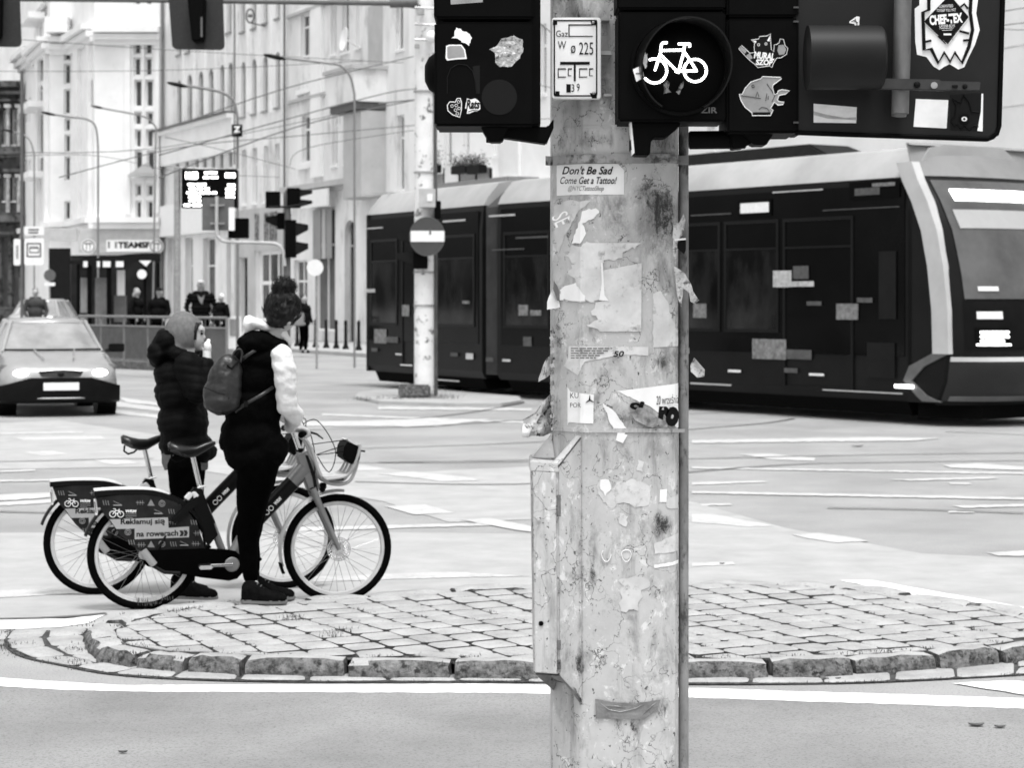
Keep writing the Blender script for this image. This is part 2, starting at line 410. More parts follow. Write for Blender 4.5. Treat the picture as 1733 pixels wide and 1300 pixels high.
# weeds and moss in the joints
b = MB()
def tuft(b, x, y, z, hgt, n_, sp):
    for _ in range(n_):
        px = x+random.gauss(0, sp); py = y+random.gauss(0, sp*.5); a = random.uniform(0, 6.28); h_ = hgt*random.uniform(.4, 1); l = random.uniform(.2, .8)*h_
        wv = Vector((math.cos(a), math.sin(a), 0)); sd_ = Vector((-wv.y, wv.x, 0))*.0022
        p0 = Vector((px, py, z)); p1 = p0+Vector((0, 0, h_*.6))+wv*l*.3; p2 = p0+Vector((0, 0, h_))+wv*l
        A = [b.bm.verts.new(v) for v in (p0-sd_, p0+sd_, p1+sd_*.7, p1-sd_*.7)]; b._f(A); t_ = b.bm.verts.new(p2); b._f([A[3], A[2], t_])
for _ in range(330):
    i = random.randrange(n); p = rs[i]
    if p.y < 10.2 or p.x < -1.4:
        q = inward(i, random.choice((-.02, .16, .17))); tuft(b, q.x, q.y, .0 if random.random() < .5 else KH-.01, .018, 10, .03)
for _ in range(260):
    p = random.choice(go if random.random() < .3 else gi)
    if p.x < 3.2: tuft(b, p.x, p.y, .006, .014, 8, .03)
for _ in range(420):
    u_ = random.uniform(-7, 7); v_ = random.randrange(-24, 25)*.195; q = org+ux*u_+uy*v_; q = q+Vector((.05*math.sin(q.y*2.1+q.x*.8), .04*math.sin(q.x*1.7)))
    if in_poly(q.x, q.y, ip) and (noise.noise(Vector((q.x*1.3, q.y*1.3, 3))) > -.05): tuft(b, q.x, q.y, KH-.012, .02, 12, .018)
for px, py in ((480, 1068), (560, 1095), (640, 1100), (235, 1040), (140, 1100), (125, 1118), (250, 1120), (30, 1090)):
    p = G(px, py, .02)
    for _ in range(4): tuft(b, p.x+random.gauss(0, .06), p.y+random.gauss(0, .05), KH-.01 if py < 1100 and px > 200 else .004, .035, 16, .03)
for px in range(610, 770, 6):
    p = G(px+random.uniform(-4, 4), 679+random.uniform(-2, 2)); tuft(b, p.x, p.y, .02, .16 if px > 690 else .09, 26, .12)
b.build('weeds', m_grass, recalc=False)['kind'] = 'stuff'
# dry leaves and bits of litter on the road
m_leaf = mat('dead_leaf', .05, .12, scale=30, rough=.9)
for i, (px, py, sz, lb) in enumerate(((208, 1275, .03, 'tiny dark leaf on the near road below the big kerb, at lower left'), (1652, 1229, .055, 'curled dark leaf on the near road in front of the island, left one of two'), (1692, 1232, .04, 'curled dark leaf on the near road, right one of two at lower right'), (1451, 756, .12, 'dark scrap lying on the road in front of the tram'), (1222, 955, .03, 'small dark stone on the pale surface right of the pole'), (1408, 1152, .07, 'crumpled leaf lying in the gutter against the right kerb'))):
    p = G(px, py, .006); b = MB(); V = []
    for a in range(9):
        t = a/8*math.pi*2; V.append((p.x+math.cos(t)*sz*.6, p.y+math.sin(t)*sz*.35, .009+.10*sz*abs(math.cos(t))**2))
    b._f([b.bm.verts.new(v) for v in V[:-1]]); b.prism([(v[0]*1, v[1], v[2]+.002) for v in V[:-1]], (0, 0, .002)); o = b.build('dead_leaf' if i not in (3, 4) else ('litter' if i == 3 else 'pebble'), m_leaf); tag(o, lb, 'leaf' if i not in (3, 4) else ('litter' if i == 3 else 'stone'))
# ---------- foreground pole ----------
PD = 5.2
def X(px, d=PD): return (px-CX)*d/F
def Z(py, d=PD): return H-(py-HY)*d/F
def pole_mat():
    m = mat('pole_paint', .46, .53, scale=9, rough=.75, bump=.5, bscale=22, spec=.25, bdist=.004)
    t = m.node_tree; N = t.nodes; L = t.links; b = N['Principled BSDF']; src = b.inputs['Base Color'].links[0].from_socket
    tc = N.new('ShaderNodeTexCoord')
    def math_(op, a, c=None):
        n = N.new('ShaderNodeMath'); n.operation = op
        for i, v in enumerate((a, c)):
            if v is None: continue
            if isinstance(v, (int, float)): n.inputs[i].default_value = v
            else: L.new(v, n.inputs[i])
        return n.outputs[0]
    tot = None
    spots = [(1115, 350, 38, 60, .17), (1125, 420, 26, 90, .10), (1045, 345, 18, 28, .10), (1060, 620, 55, 25, .06), (1125, 612, 30, 28, .14), (1062, 703, 40, 28, .14), (1122, 888, 18, 26, .22), (1003, 965, 9, 75, .13), (982, 1000, 6, 230, .10),
             (1075, 1240, 14, 60, .14), (1045, 1210, 10, 60, .13), (1000, 238, 60, 16, .12), (985, 30, 40, 30, .14), (1105, 1060, 10, 80, .10), (1120, 1205, 20, 22, .14), (1008, 500, 70, 20, .07), (1085, 330, 30, 30, .1),
             (975, 1120, 30, 30, .14), (1070, 770, 60, 20, .05), (1120, 240, 30, 30, .14), (944, 560, 10, 70, .13), (944, 690, 8, 60, .12), (1150, 700, 4, 600, .10), (1060, 900, 90, 60, .03), (1060, 1010, 60, 50, .05)]
    for px, py, rx, ry, wt in spots:
        s = N.new('ShaderNodeVectorMath'); s.operation = 'SUBTRACT'; L.new(tc.outputs['Object'], s.inputs[0]); s.inputs[1].default_value = (X(px)-POX, 0, Z(py))
        k = N.new('ShaderNodeVectorMath'); k.operation = 'MULTIPLY'; L.new(s.outputs[0], k.inputs[0]); k.inputs[1].default_value = (1/(rx*PD/F), 0, 1/(ry*PD/F))
        l = N.new('ShaderNodeVectorMath'); l.operation = 'LENGTH'; L.new(k.outputs[0], l.inputs[0])
        r = N.new('ShaderNodeMapRange'); L.new(l.outputs['Value'], r.inputs[0]); r.inputs[1].default_value = 1.3; r.inputs[2].default_value = .2; r.inputs[3].default_value = 0; r.inputs[4].default_value = wt
        tot = r.outputs[0] if tot is None else math_('ADD', tot, r.outputs[0])
    def nz(scale, sz, det, rg):
        mp = N.new('ShaderNodeMapping'); L.new(tc.outputs['Object'], mp.inputs[0]); mp.inputs['Scale'].default_value = (1, 1, sz)
        n = N.new('ShaderNodeTexNoise'); L.new(mp.outputs[0], n.inputs[0]); n.inputs['Scale'].default_value = scale; n.inputs['Detail'].default_value = det; n.inputs['Roughness'].default_value = rg
        n.inputs['Distortion'].default_value = .4
        return n.outputs[0]
    def layer(base, fac, lo, hi, val):
        r = N.new('ShaderNodeMapRange'); L.new(fac, r.inputs[0]); r.inputs[1].default_value = lo; r.inputs[2].default_value = hi
        x = N.new('ShaderNodeMix'); x.data_type = 'FLOAT'; L.new(r.outputs[0], x.inputs[0]); L.new(base, x.inputs[2]); x.inputs[3].default_value = val
        return x.outputs[0]
    c = layer(src, nz(26, .8, 10, .7), .56, .62, .68)
    c = layer(c, nz(5, .5, 8, .65), .50, .68, .36)
    c = layer(c, math_('ADD', nz(16, .5, 12, .74), math_('MULTIPLY', tot, 1.0)), .53, .70, .22)
    c = layer(c, math_('ADD', nz(42, .45, 14, .86), math_('MULTIPLY', tot, .82)), .612, .70, .03)
    c = layer(c, nz(14, .10, 8, .7), .55, .72, .20)
    c = layer(c, nz(110, .7, 5, .6), .635, .69, .07)
    v = N.new('ShaderNodeTexVoronoi'); v.feature = 'DISTANCE_TO_EDGE'; v.inputs['Scale'].default_value = 9
    dn = N.new('ShaderNodeTexNoise'); dn.inputs['Scale'].default_value = 14; dn.inputs['Detail'].default_value = 6; L.new(tc.outputs['Object'], dn.inputs[0])
    av = N.new('ShaderNodeVectorMath'); av.operation = 'MULTIPLY_ADD'; L.new(dn.outputs[1], av.inputs[0]); av.inputs[1].default_value = (.2, .2, .3); L.new(tc.outputs['Object'], av.inputs[2]); L.new(av.outputs[0], v.inputs['Vector'])
    cr = N.new('ShaderNodeMapRange'); L.new(v.outputs['Distance'], cr.inputs[0]); cr.inputs[1].default_value = .016; cr.inputs[2].default_value = .003
    mk = N.new('ShaderNodeMapRange'); L.new(nz(7, 1, 3, .5), mk.inputs[0]); mk.inputs[1].default_value = .46; mk.inputs[2].default_value = .54
    mm = math_('MULTIPLY', cr.outputs[0], mk.outputs[0])
    x = N.new('ShaderNodeMix'); x.data_type = 'FLOAT'; L.new(mm, x.inputs[0]); L.new(c, x.inputs[2]); x.inputs[3].default_value = .10
    L.new(x.outputs[0], b.inputs['Base Color'])
    return m
POX = X(1050)
m_pole = pole_mat()
# half section left to right (front), depth
SEC = [(935, .16), (934.5, .085), (937, .07), (978, .012), (982, .004), (988, 0), (1120, 0), (1132, .003), (1143, .012), (1149, .03), (1151, .06), (1151, .16)]
def ysurf(px):
    for (a, ya), (c, yc) in zip(SEC, SEC[1:]):
        if a <= px <= c and c > a: return PD+ya+(yc-ya)*(px-a)/(c-a)
    return PD+(.07 if px < 1000 else .05)
pole = thing('signal_pole', 'big weathered pale pole in the foreground covered with torn posters, peeling paint and rust', 'pole', (POX, PD+.16, 0))
b = MB(); secpts = [(X(p), PD+y) for p, y in SEC]; secpts += [(X(1151), PD+.3), (X(1120), PD+.34), (X(965), PD+.34), (X(935), PD+.3)]
zs = [0, .3, .6, .9, 1.2, 1.5, 1.8, 2.1, 2.4, 3, 4, 5.2]
b.loft([[(x, y, z) for x, y in secpts] for z in zs]); b.build('shaft', m_pole, pole, smooth=30)
b = MB(); b.tube([(X(1161), PD+.075, z) for z in (0, 1, 2, 2.6, 4)], .0125*1.0, 12); b.tube([(X(1161), PD+.075, Z(600)), (X(1161), PD+.075, Z(590))], .0145, 12)
b.build('conduit', mat('conduit_paint', .3, .14, scale=14, rough=.7, v3=.05, s3=18, lo3=.53, hi3=.62, streak=.5), pole, smooth=40)
# control cabinet on the left of the pole
b = MB(); yf = PD-.05
b.hexa([(X(903), yf, Z(1133)), (X(946), yf-.004, Z(1136)), (X(946), PD+.2, Z(1136)), (X(903), PD+.2, Z(1133))], [(X(898), yf, Z(778)), (X(944), yf-.004, Z(785)), (X(944), PD+.2, Z(785)), (X(898), PD+.2, Z(778))])
b.build('cabinet', m_pole, pole, bevel=.003)
b = MB(); b.hexa([(X(905), yf-.012, Z(1131)), (X(942), yf-.014, Z(1134)), (X(942), yf-.006, Z(1134)), (X(905), yf-.006, Z(1131))], [(X(901), yf-.012, Z(795)), (X(940), yf-.014, Z(797)), (X(940), yf-.006, Z(797)), (X(901), yf-.006, Z(795))])
door = b.build('cabinet_door', m_pole, pole, bevel=.0015)
b = MB()
for py in (852, 1085, 1118):
    b = MB(); b.cyl((X(945), yf-.012, Z(py-(18 if py == 852 else 8))), (X(945), yf-.012, Z(py+(18 if py == 852 else 8))), .0045, seg=8)
    b.build('hinge', mat('rusty_iron', .07, .2, scale=40, rough=.8, v3=.02, s3=20), pole, smooth=40)
b = MB(); b.cyl((X(911), yf-.022, Z(874)), (X(911), yf-.012, Z(874)), .0065, seg=16); b.cyl((X(911), yf-.026, Z(874)), (X(911), yf-.022, Z(874)), .003, seg=10); b.build('lock', m_pole, door, smooth=40)
b = MB(); b.cyl((X(915), yf-.0155, Z(1049)), (X(915), yf-.013, Z(1049)), .006, seg=12); b.build('keyhole', m_black, door)
# sloping hood over the cabinet and shoulder to the pole face
b = MB()
b.hexa([(X(896), yf-.006, Z(795)), (X(946), yf-.008, Z(797)), (X(946), PD+.2, Z(797)), (X(896), PD+.2, Z(795))], [(X(897), yf-.006, Z(779)), (X(943), yf-.008, Z(783)), (X(943), PD+.2, Z(783)), (X(897), PD+.2, Z(779))])
b.prism([(X(943), yf-.004, Z(787)), (X(984), PD-.006, Z(738)), (X(976), PD+.01, Z(738)), (X(934), yf+.02, Z(783))], (0, .02, 0))
b.prism([(X(899), PD+.06, Z(779)), (X(934), PD+.06, Z(738)), (X(940), PD+.06, Z(779))], (0, .02, 0))
b.build('cabinet_hood', m_pole, pole, bevel=.002)
b = MB()
b.hexa([(X(946), yf-.002, Z(1138)), (X(985), PD-.003, Z(1185)), (X(985), PD+.05, Z(1185)), (X(946), PD+.1, Z(1138))], [(X(944), yf-.002, Z(790)), (X(983), PD-.003, Z(742)), (X(983), PD+.05, Z(742)), (X(944), PD+.1, Z(790))])
b.build('cabinet_shoulder', m_pole, pole, bevel=.002)
b = MB(); b.prism([(X(905), yf+.03, Z(1139)), (X(950), yf+.01, Z(1139)), (X(975), yf+.03, Z(1165)), (X(984), PD-.002, Z(1195)), (X(970), PD+.02, Z(1175)), (X(945), PD+.05, Z(1150)), (X(938), PD+.06, Z(1178))], (0, .05, 0))
b.build('cabinet_bracket', mat('rusty_bracket', .12, .3, scale=20, rough=.8, v3=.03, s3=20), pole, bevel=.002)
# steel straps
m_strap = mat('strap_paint', .22, .34, scale=16, rough=.7, v3=.05, s3=20, lo3=.5, hi3=.6)
def band(y0, y1, x0, x1, off, m, name):
    b = MB(); xs = [x0]+[p for p, _ in SEC if x0 < p < x1]+[x1]; ra = []
    for px in xs: ra.append([(X(px), ysurf(px)-off, Z(y0)), (X(px), ysurf(px)-off, Z(y1)), (X(px), ysurf(px)+.01, Z(y1)), (X(px), ysurf(px)+.01, Z(y0))])
    b.loft(ra); return b.build(name, m, pole)
band(261, 276, 924, 1167, .012, m_strap, 'strap'); band(725, 732, 933, 1152, .004, m_pole, 'strap'); band(213, 216, 950, 1060, .002, m_pole, 'strap'); 
b = MB(); b.box((X(1148), PD-.004, Z(729)), (.03, .008, .008)); b.build('strap_buckle', m_galv, pole)
# papers that follow the pole's surface
def patch(poly, m, name='torn_poster', off=.0015, warp=0, parent=None, mtx=None):
    b = MB(); vs = [b.bm.verts.new((x, 0, y)) for x, y in poly]; b._f(vs); bm = b.bm
    for px in [p for p, _ in SEC]+list(range(940, 1160, 14)):
        bmesh.ops.bisect_plane(bm, geom=bm.verts[:]+bm.edges[:]+bm.faces[:], plane_co=(px, 0, 0), plane_no=(1, 0, 0))
    for py in range(300, 1260, 14): bmesh.ops.bisect_plane(bm, geom=bm.verts[:]+bm.edges[:]+bm.faces[:], plane_co=(0, 0, py), plane_no=(0, 0, 1))
    for v in bm.verts:
        px, py = v.co.x, v.co.z; o_ = off+abs(noise.noise(Vector((px*.03, py*.03, 1))))*warp
        v.co = Vector((X(px), ysurf(px)-o_, Z(py)))
    return b.build(name, m, parent or pole, recalc=False)
def rough_poly(poly, amp=3, step=6, seed=1, keep=()):
    rnd = random.Random(seed); out = []; n_ = len(poly)
    for i in range(n_):
        a = poly[i]; c = poly[(i+1) % n_]; L = math.hypot(c[0]-a[0], c[1]-a[1]); k = max(1, int(L/step)) if i not in keep else 1
        for j in range(k):
            t = j/k; am = amp if j else 0
            out.append((a[0]+(c[0]-a[0])*t+rnd.uniform(-am, am), a[1]+(c[1]-a[1])*t+rnd.uniform(-am, am)))
    return out
def tbox(parent, txt, box, d, m, shear=0, bold=0, name='lettering', rot=0, sp=1, flip=False):
    x0, y0, x1, y1 = box; me = text_mesh(txt, 1, bold, shear, spacing=sp)
    xs = [v.co.x for v in me.vertices]; ys = [v.co.y for v in me.vertices]; mx, Mx, my, My = min(xs), max(xs), min(ys), max(ys)
    cx, cy = (x0+x1)/2, (y0+y1)/2; ca, sa = math.cos(R(rot)), math.sin(R(rot))
    for v in me.vertices:
        u = ((v.co.x-mx)/(Mx-mx)-.5)*(x1-x0); w_ = -((v.co.y-my)/(My-my)-.5)*(y1-y0)
        u, w_ = u*ca-w_*sa, u*sa+w_*ca
        p = P(cx+u, cy+w_, d); v.co = p
    return link(name, me, m, parent)
def blk(parent, box, d, m, rows=1, name='illegible_print', seed=0): # print too small to read: short dashes word by word
    x0, y0, x1, y1 = box; rnd = random.Random(seed); b = MB(); h_ = (y1-y0)/rows
    for r_ in range(rows):
        x = x0; ya = y0+r_*h_+h_*.2; yb = y0+(r_+1)*h_-h_*.2
        while x < x1-h_*.5:
            e = min(x1, x+rnd.uniform(1.2, 4)*h_); b._f([b.bm.verts.new(P(a, c, d)) for a, c in ((x, ya), (e, ya), (e, yb), (x, yb))]); x = e+h_*.5
    return b.build(name, m, parent, recalc=False)
m_p1 = mat('poster_white', .86, .76, scale=12, rough=.8, spec=.1)
m_p2 = mat('poster_worn', .68, .52, scale=14, rough=.85, spec=.1, v3=.26, s3=30, lo3=.55, hi3=.68, bump=.5, bscale=30, bdist=.004)
m_p3 = mat('poster_faded', .62, .50, scale=20, rough=.85, spec=.1, v3=.25, s3=30, lo3=.58, hi3=.68)
st = patch([(943, 277), (1046, 277), (1056, 288), (1056, 329), (943, 329)], m_p1, 'sticker')
tbox(st, "Don't Be Sad", (951, 281, 1038, 295), PD-.0035, m_ink, .35, .02)
tbox(st, "Come Get a Tattoo!", (948, 299, 1044, 311), PD-.0035, m_ink, .35, .012)
tbox(st, "@NYCTattooShop", (961, 314, 1022, 325), PD-.0035, m_ink2, .4, .01)
pa = patch(rough_poly([(938, 348), (960, 338), (1000, 340), (985, 352), (968, 375), (955, 398), (946, 428), (940, 405)], 2, 6, 2), m_p3)
tbox(pa, "SE", (940, 356, 960, 385), PD+.03, m_p1, .0, 0, rot=65)
patch(rough_poly([(985, 357), (1008, 352), (1014, 360), (1000, 372), (985, 378), (992, 395), (982, 412), (968, 412), (975, 388)], 2, 5, 3), m_p1, warp=.004)
patch(rough_poly([(965, 418), (1000, 411), (1088, 411), (1062, 424), (1046, 437), (1020, 441), (1019, 508), (945, 508), (950, 490), (975, 480), (962, 458), (975, 446), (958, 432)], 4, 5, 4, keep=(1,)), m_p2, off=.002, warp=.004)
patch(rough_poly([(1020, 452), (1022, 457), (1086, 445), (1085, 561), (1015, 561), (992, 550), (1012, 541), (1000, 527), (1008, 512), (1021, 508)], 2.5, 6, 5, keep=(1, 2, 3)), m_p2, off=.003, warp=.004)
patch([(1017, 444), (1020, 446), (1023, 500), (1030, 509), (1014, 508), (1018, 480)], m_p1, off=.006)
patch(rough_poly([(948, 490), (975, 478), (990, 500), (990, 509), (946, 508)], 3, 5, 8), m_p1, off=.005)
patch(rough_poly([(1105, 497), (1118, 492), (1130, 510), (1137, 540), (1149, 560), (1149, 586), (1105, 588)], 1.5, 6, 6, keep=(5,)), m_p2)
pt = patch(rough_poly([(963, 586), (1097, 587), (1097, 602), (1060, 600), (1022, 606), (990, 612), (978, 636), (955, 620), (962, 606)], 1.2, 7, 7, keep=(0, 1)), m_p2)
for k in range(5): blk(pt, (966, 588+k*4, 1036-k*7, 591.5+k*4), PD-.003, m_ink2, 1, seed=k)
tbox(pt, "50", (1038, 594, 1056, 604), PD-.0035, m_ink, .2, .02)
kp = patch([(961, 656), (966, 664), (1005, 668), (1004, 717), (963, 716), (961, 722)], m_p1)
tbox(kp, "KU", (965, 665, 979, 674), PD-.003, m_ink); tbox(kp, "POR", (965, 682, 983, 690), PD-.003, m_ink)
b = MB(); c0 = P(998, 677, PD-.003)
for a in (90, 215, 330): b.tube([c0, c0+Vector((math.cos(R(a))*.012, 0, math.sin(R(a))*.012))], [.0022, .0005], 6)
b.build('printed_mark', m_ink, kp)
wp = patch(rough_poly([(1044, 662), (1150.5, 649), (1150.5, 728), (1135, 712), (1112, 697), (1088, 682)], 2, 6, 11, keep=(0, 1)), m_p1)
tbox(wp, "20 września", (1110, 668, 1148, 684), PD-.0035, m_ink, .3, 0, rot=-4)
tbox(wp, "ro", (1113, 688, 1149, 722), PD-.0035, m_ink, .1, .08, rot=2)
tbox(wp, "ci", (1066, 678, 1090, 694), PD-.0035, m_ink, .1, .06, rot=10)
patch(rough_poly([(1085, 690), (1100, 700), (1125, 712), (1130, 722), (1100, 722), (1075, 712), (1062, 700)], 3, 6, 12), mat('torn_underside', .10, .4, scale=40, rough=.9), off=.006, warp=.006)
patch(rough_poly([(1020, 682), (1037, 694), (1062, 727), (1050, 740), (1032, 716)], 1.5, 6, 13), m_p1, off=.003, warp=.006)
patch([(1045, 732), (1062, 736), (1054, 750), (1042, 745)], m_p1, off=.005)
patch(rough_poly([(1014, 815), (1030, 812), (1036, 825), (1052, 815), (1075, 812), (1092, 818), (1100, 835), (1098, 855), (1075, 860), (1050, 852), (1034, 862), (1020, 850), (1012, 830)], 4, 6, 14), m_p2)
patch(rough_poly([(1016, 812), (1030, 812), (1034, 828), (1024, 840), (1016, 828)], 2, 5, 15), m_p1, off=.003)
patch(rough_poly([(1080, 778), (1090, 782), (1088, 800), (1078, 796)], 2, 5, 16), m_p2)
patch(rough_poly([(1048, 868), (1063, 874), (1060, 892), (1048, 886)], 2, 5, 17), m_p2)
patch([(1117, 829), (1129, 828), (1128, 850), (1116, 850)], m_p1); patch(rough_poly([(1128, 846), (1150, 838), (1150, 862), (1130, 860)], 2, 5, 18), m_p3)
patch(rough_poly([(1107, 920), (1150, 904), (1150, 934), (1108, 938)], 1.2, 6, 19, keep=(1,)), m_p2); patch(rough_poly([(1107, 956), (1150, 950), (1150, 956), (1107, 962)], .8, 6, 20), m_p1)
patch(rough_poly([(1050, 980), (1075, 975), (1100, 985), (1085, 1005), (1080, 1035), (1050, 1034)], 4, 6, 21), m_p3)
patch(rough_poly([(908, 812), (913, 808), (914, 832), (908, 833)], .8, 5, 22), m_p1, off=.066)
for i, (cx_, cy_) in enumerate(((1026, 938), (1060, 938))):
    b = MB(); b.tube([(X(cx_+math.cos(t)*8), PD-.003, Z(cy_+math.sin(t)*(10+3*math.sin(t)))) for t in [k/14*2*math.pi for k in range(14 if i else 10)]], .0012, 6, closed=bool(i)); b.build('glue_blob', m_p1, pole)
    if i: patch([(cx_+math.cos(k/10*6.283)*7, cy_+math.sin(k/10*6.283)*9) for k in range(10)], m_p2)
tp = patch(rough_poly([(1007, 1183), (1040, 1189), (1075, 1191), (1118, 1184), (1110, 1203), (1090, 1218), (1008, 1216)], .6, 8, 23), mat('duct_tape', .16, .24, scale=20, rough=.32, metal=.25, bump=.8, bscale=18, spec=.5), 'duct_tape', off=.003, warp=.006)
b = MB(); 
for pts in ([(1012, 1188), (1030, 1202), (1050, 1206), (1075, 1200), (1090, 1192)], [(1020, 1196), (1045, 1196), (1060, 1199)], [(1062, 1204), (1050, 1214)], [(1085, 1214), (1100, 1198), (1112, 1188)]):
    b.tube([P(x, y, PD-.005) for x, y in pts], [.0004]+[.0018]*(len(pts)-2)+[.0004], 6)
b.build('tape_crease', MATS['duct_tape'], tp, smooth=True)
# peeling posters standing away from the pole
def crumple(poly, d0, d1, m, seed, amp=.02, tint=None):
    b = MB(); b._f([b.bm.verts.new((x, 0, y)) for x, y in poly]); bm = b.bm
    for k in range(860, 1220, 5): bmesh.ops.bisect_plane(bm, geom=bm.verts[:]+bm.edges[:]+bm.faces[:], plane_co=(k, 0, 0), plane_no=(1, 0, 0))
    for k in range(300, 800, 5): bmesh.ops.bisect_plane(bm, geom=bm.verts[:]+bm.edges[:]+bm.faces[:], plane_co=(0, 0, k), plane_no=(0, 0, 1))
    xs = [v.co.x for v in bm.verts]; a, c = min(xs), max(xs)
    for v in bm.verts:
        px, py = v.co.x, v.co.z; t = (px-a)/(c-a); f = noise.noise(Vector((px*.06+seed, py*.05, seed)))
        d = d0+(d1-d0)*t+f*amp; v.co = Vector(((px-CX)*PD/F+f*.004, d, Z(py)))
    return b.build('peeling_poster', m, pole, recalc=False)
m_peel = mat('peeling_paper', .70, .45, scale=30, rough=.9, v3=.12, s3=40, lo3=.52, hi3=.6, spec=.1)
m_peeld = mat('peeling_paper_back', .22, .5, scale=40, rough=.9, v3=.03, s3=45, lo3=.5, hi3=.58, spec=.1)
crumple([(883, 722), (890, 716), (884, 710), (905, 700), (915, 688), (926, 676), (934, 668), (936, 735), (920, 741), (900, 738), (893, 741), (885, 735)], PD-.03, PD+.08, m_peeld, 1, .035)
crumple([(883, 722), (884, 710), (905, 700), (915, 688), (922, 680), (916, 700), (900, 722), (896, 738), (885, 737)], PD-.06, PD-.02, m_peel, 1.3, .02)
crumple([(912, 640), (918, 622), (924, 608), (935, 600), (935, 634), (925, 640), (911, 646)], PD-.02, PD+.08, m_peel, 3)
crumple([(926, 512), (930, 500), (936, 488), (946, 505), (948, 520), (938, 522), (926, 524)], PD-.0, PD+.03, m_p1, 4, .01)
crumple([(938, 474), (944, 484), (949, 510), (943, 508), (937, 490)], PD+.0, PD+.03, m_ink2, 5, .01)
crumple([(1140, 450), (1150, 456), (1158, 462), (1168, 478), (1173, 492), (1182, 508), (1175, 515), (1168, 510), (1166, 495), (1156, 488), (1153, 520), (1146, 500), (1142, 478)], PD-.01, PD+.0, m_peel, 6, .02)
crumple([(1140, 380), (1150, 376), (1156, 362), (1160, 372), (1156, 395), (1148, 405), (1142, 450), (1138, 420)], PD-.01, PD+.0, m_peel, 8, .01)
crumple([(1170, 618), (1176, 606), (1184, 614), (1194, 626), (1193, 638), (1182, 640), (1172, 630)], PD+.04, PD+.02, m_peel, 7, .02)
crumple([(1140, 405), (1160, 403), (1161, 424), (1158, 430), (1142, 418)], PD-.006, PD-.002, m_ink, 9, .004)
cz = crumple([(1141, 404.5), (1160, 403), (1160, 406), (1141, 407.5)], PD-.012, PD-.008, m_p1, 9, .002)
for i in range(16):
    y_ = 560+i*11+random.uniform(-4, 4); s_ = random.uniform(2, 7)
    crumple([(936-s_, y_), (937, y_-s_*.8), (940, y_+s_), (934-s_*.3, y_+s_)], PD+.03, PD+.06, m_peel if i % 2 else m_peeld, i+20, .01)
# ---------- gas marker plate ----------
gd = PD-.06
gp = thing('gas_marker_plate', 'small white plate on the pole reading Gaz W 225 with black border', 'sign', P(976, 97, gd))
def rrect(x0, y0, x1, y1, r, d, n=5, sk=0):
    pts = []
    for cx_, cy_, a0 in ((x1-r, y0+r, -90), (x1-r, y1-r, 0), (x0+r, y1-r, 90), (x0+r, y0+r, 180)):
        for k in range(n+1):
            a = R(a0+90*k/n); pts.append(P(cx_+r*math.cos(a), cy_+r*math.sin(a)+sk*(cx_-x0), d))
    return pts
b = MB(); b.prism(rrect(934, 29, 1017, 167, 5, gd), (0, .025, 0)); pl = b.build('plate', mat('plate_white', .88, .8, scale=15, rough=.35, spec=.4), gp, bevel=.002)
b = MB(); o_ = rrect(937, 33, 1011, 163, 4, gd-.001); i_ = rrect(939.5, 35.5, 1008.5, 160.5, 4, gd-.001)
b.loft([o_, i_], caps=False); b.build('border', m_ink, pl, recalc=False)
b = MB()
for x, y in ((1004, 33), (1004, 157)): b.prism([P(x-6, y, gd-.0012), P(x+6, y, gd-.0012), P(x+6, y+9, gd-.0012), P(x-2, y+9, gd-.0012)], (0, .001, 0))
for x, y in ((936, 33), (940, 154)): b.prism([P(x, y, gd-.0012), P(x+7, y, gd-.0012), P(x+7, y+8, gd-.0012), P(x, y+9, gd-.0012)], (0, .001, 0))
b.build('corner_mark', m_ink, pl)
b = MB()
for x, y in ((1004, 37.5), (1005, 157)):
    b = MB(); b.sph(P(x, y, gd-.003), .004, 10, 6); b.build('screw', m_galv, pl, smooth=True)
for t, bx, sh in (("Gaz", (941, 51, 961, 62), 0), ("W", (944, 69, 958, 82), 0), ("ø", (966, 76, 974, 90), 0), ("225", (980, 71, 1004, 92), 0), ("3", (967, 142, 972, 155), 0), ("9", (976, 141, 981, 154), 0)):
    tbox(pl, t, bx, gd-.0015, m_ink, sh, .0)
b = MB()
def bar(x0, y0, x1, y1): b.prism([P(x0, y0, gd-.0012), P(x1, y0, gd-.0012), P(x1, y1, gd-.0012), P(x0, y1, gd-.0012)], (0, .0008, 0))
bar(948, 104, 998, 109); bar(971, 109, 974.5, 137); bar(962, 40.5, 1003, 42.5); bar(962, 41, 964, 62); bar(962, 60, 1003, 61.5)
for x0 in (944, 980): bar(x0, 115, x0+14, 117); bar(x0, 115, x0+1.5, 131); bar(x0, 129, x0+14, 130.5); bar(x0+17, 115, x0+24, 117); bar(x0+17, 115, x0+18.5, 128); bar(x0+17, 127, x0+23, 128)
bar(958.5, 142, 966, 156)
b.build('printed_lines', m_ink, pl)
b = MB(); b.box(P(1000, 90, gd+.04), (.1, .03, .01)); b.box(P(1024, 34, gd+.04), (.02, .05, .006)); b.box(P(1028, 162, gd+.04), (.02, .05, .006)); b.build('bracket', m_galv, gp)
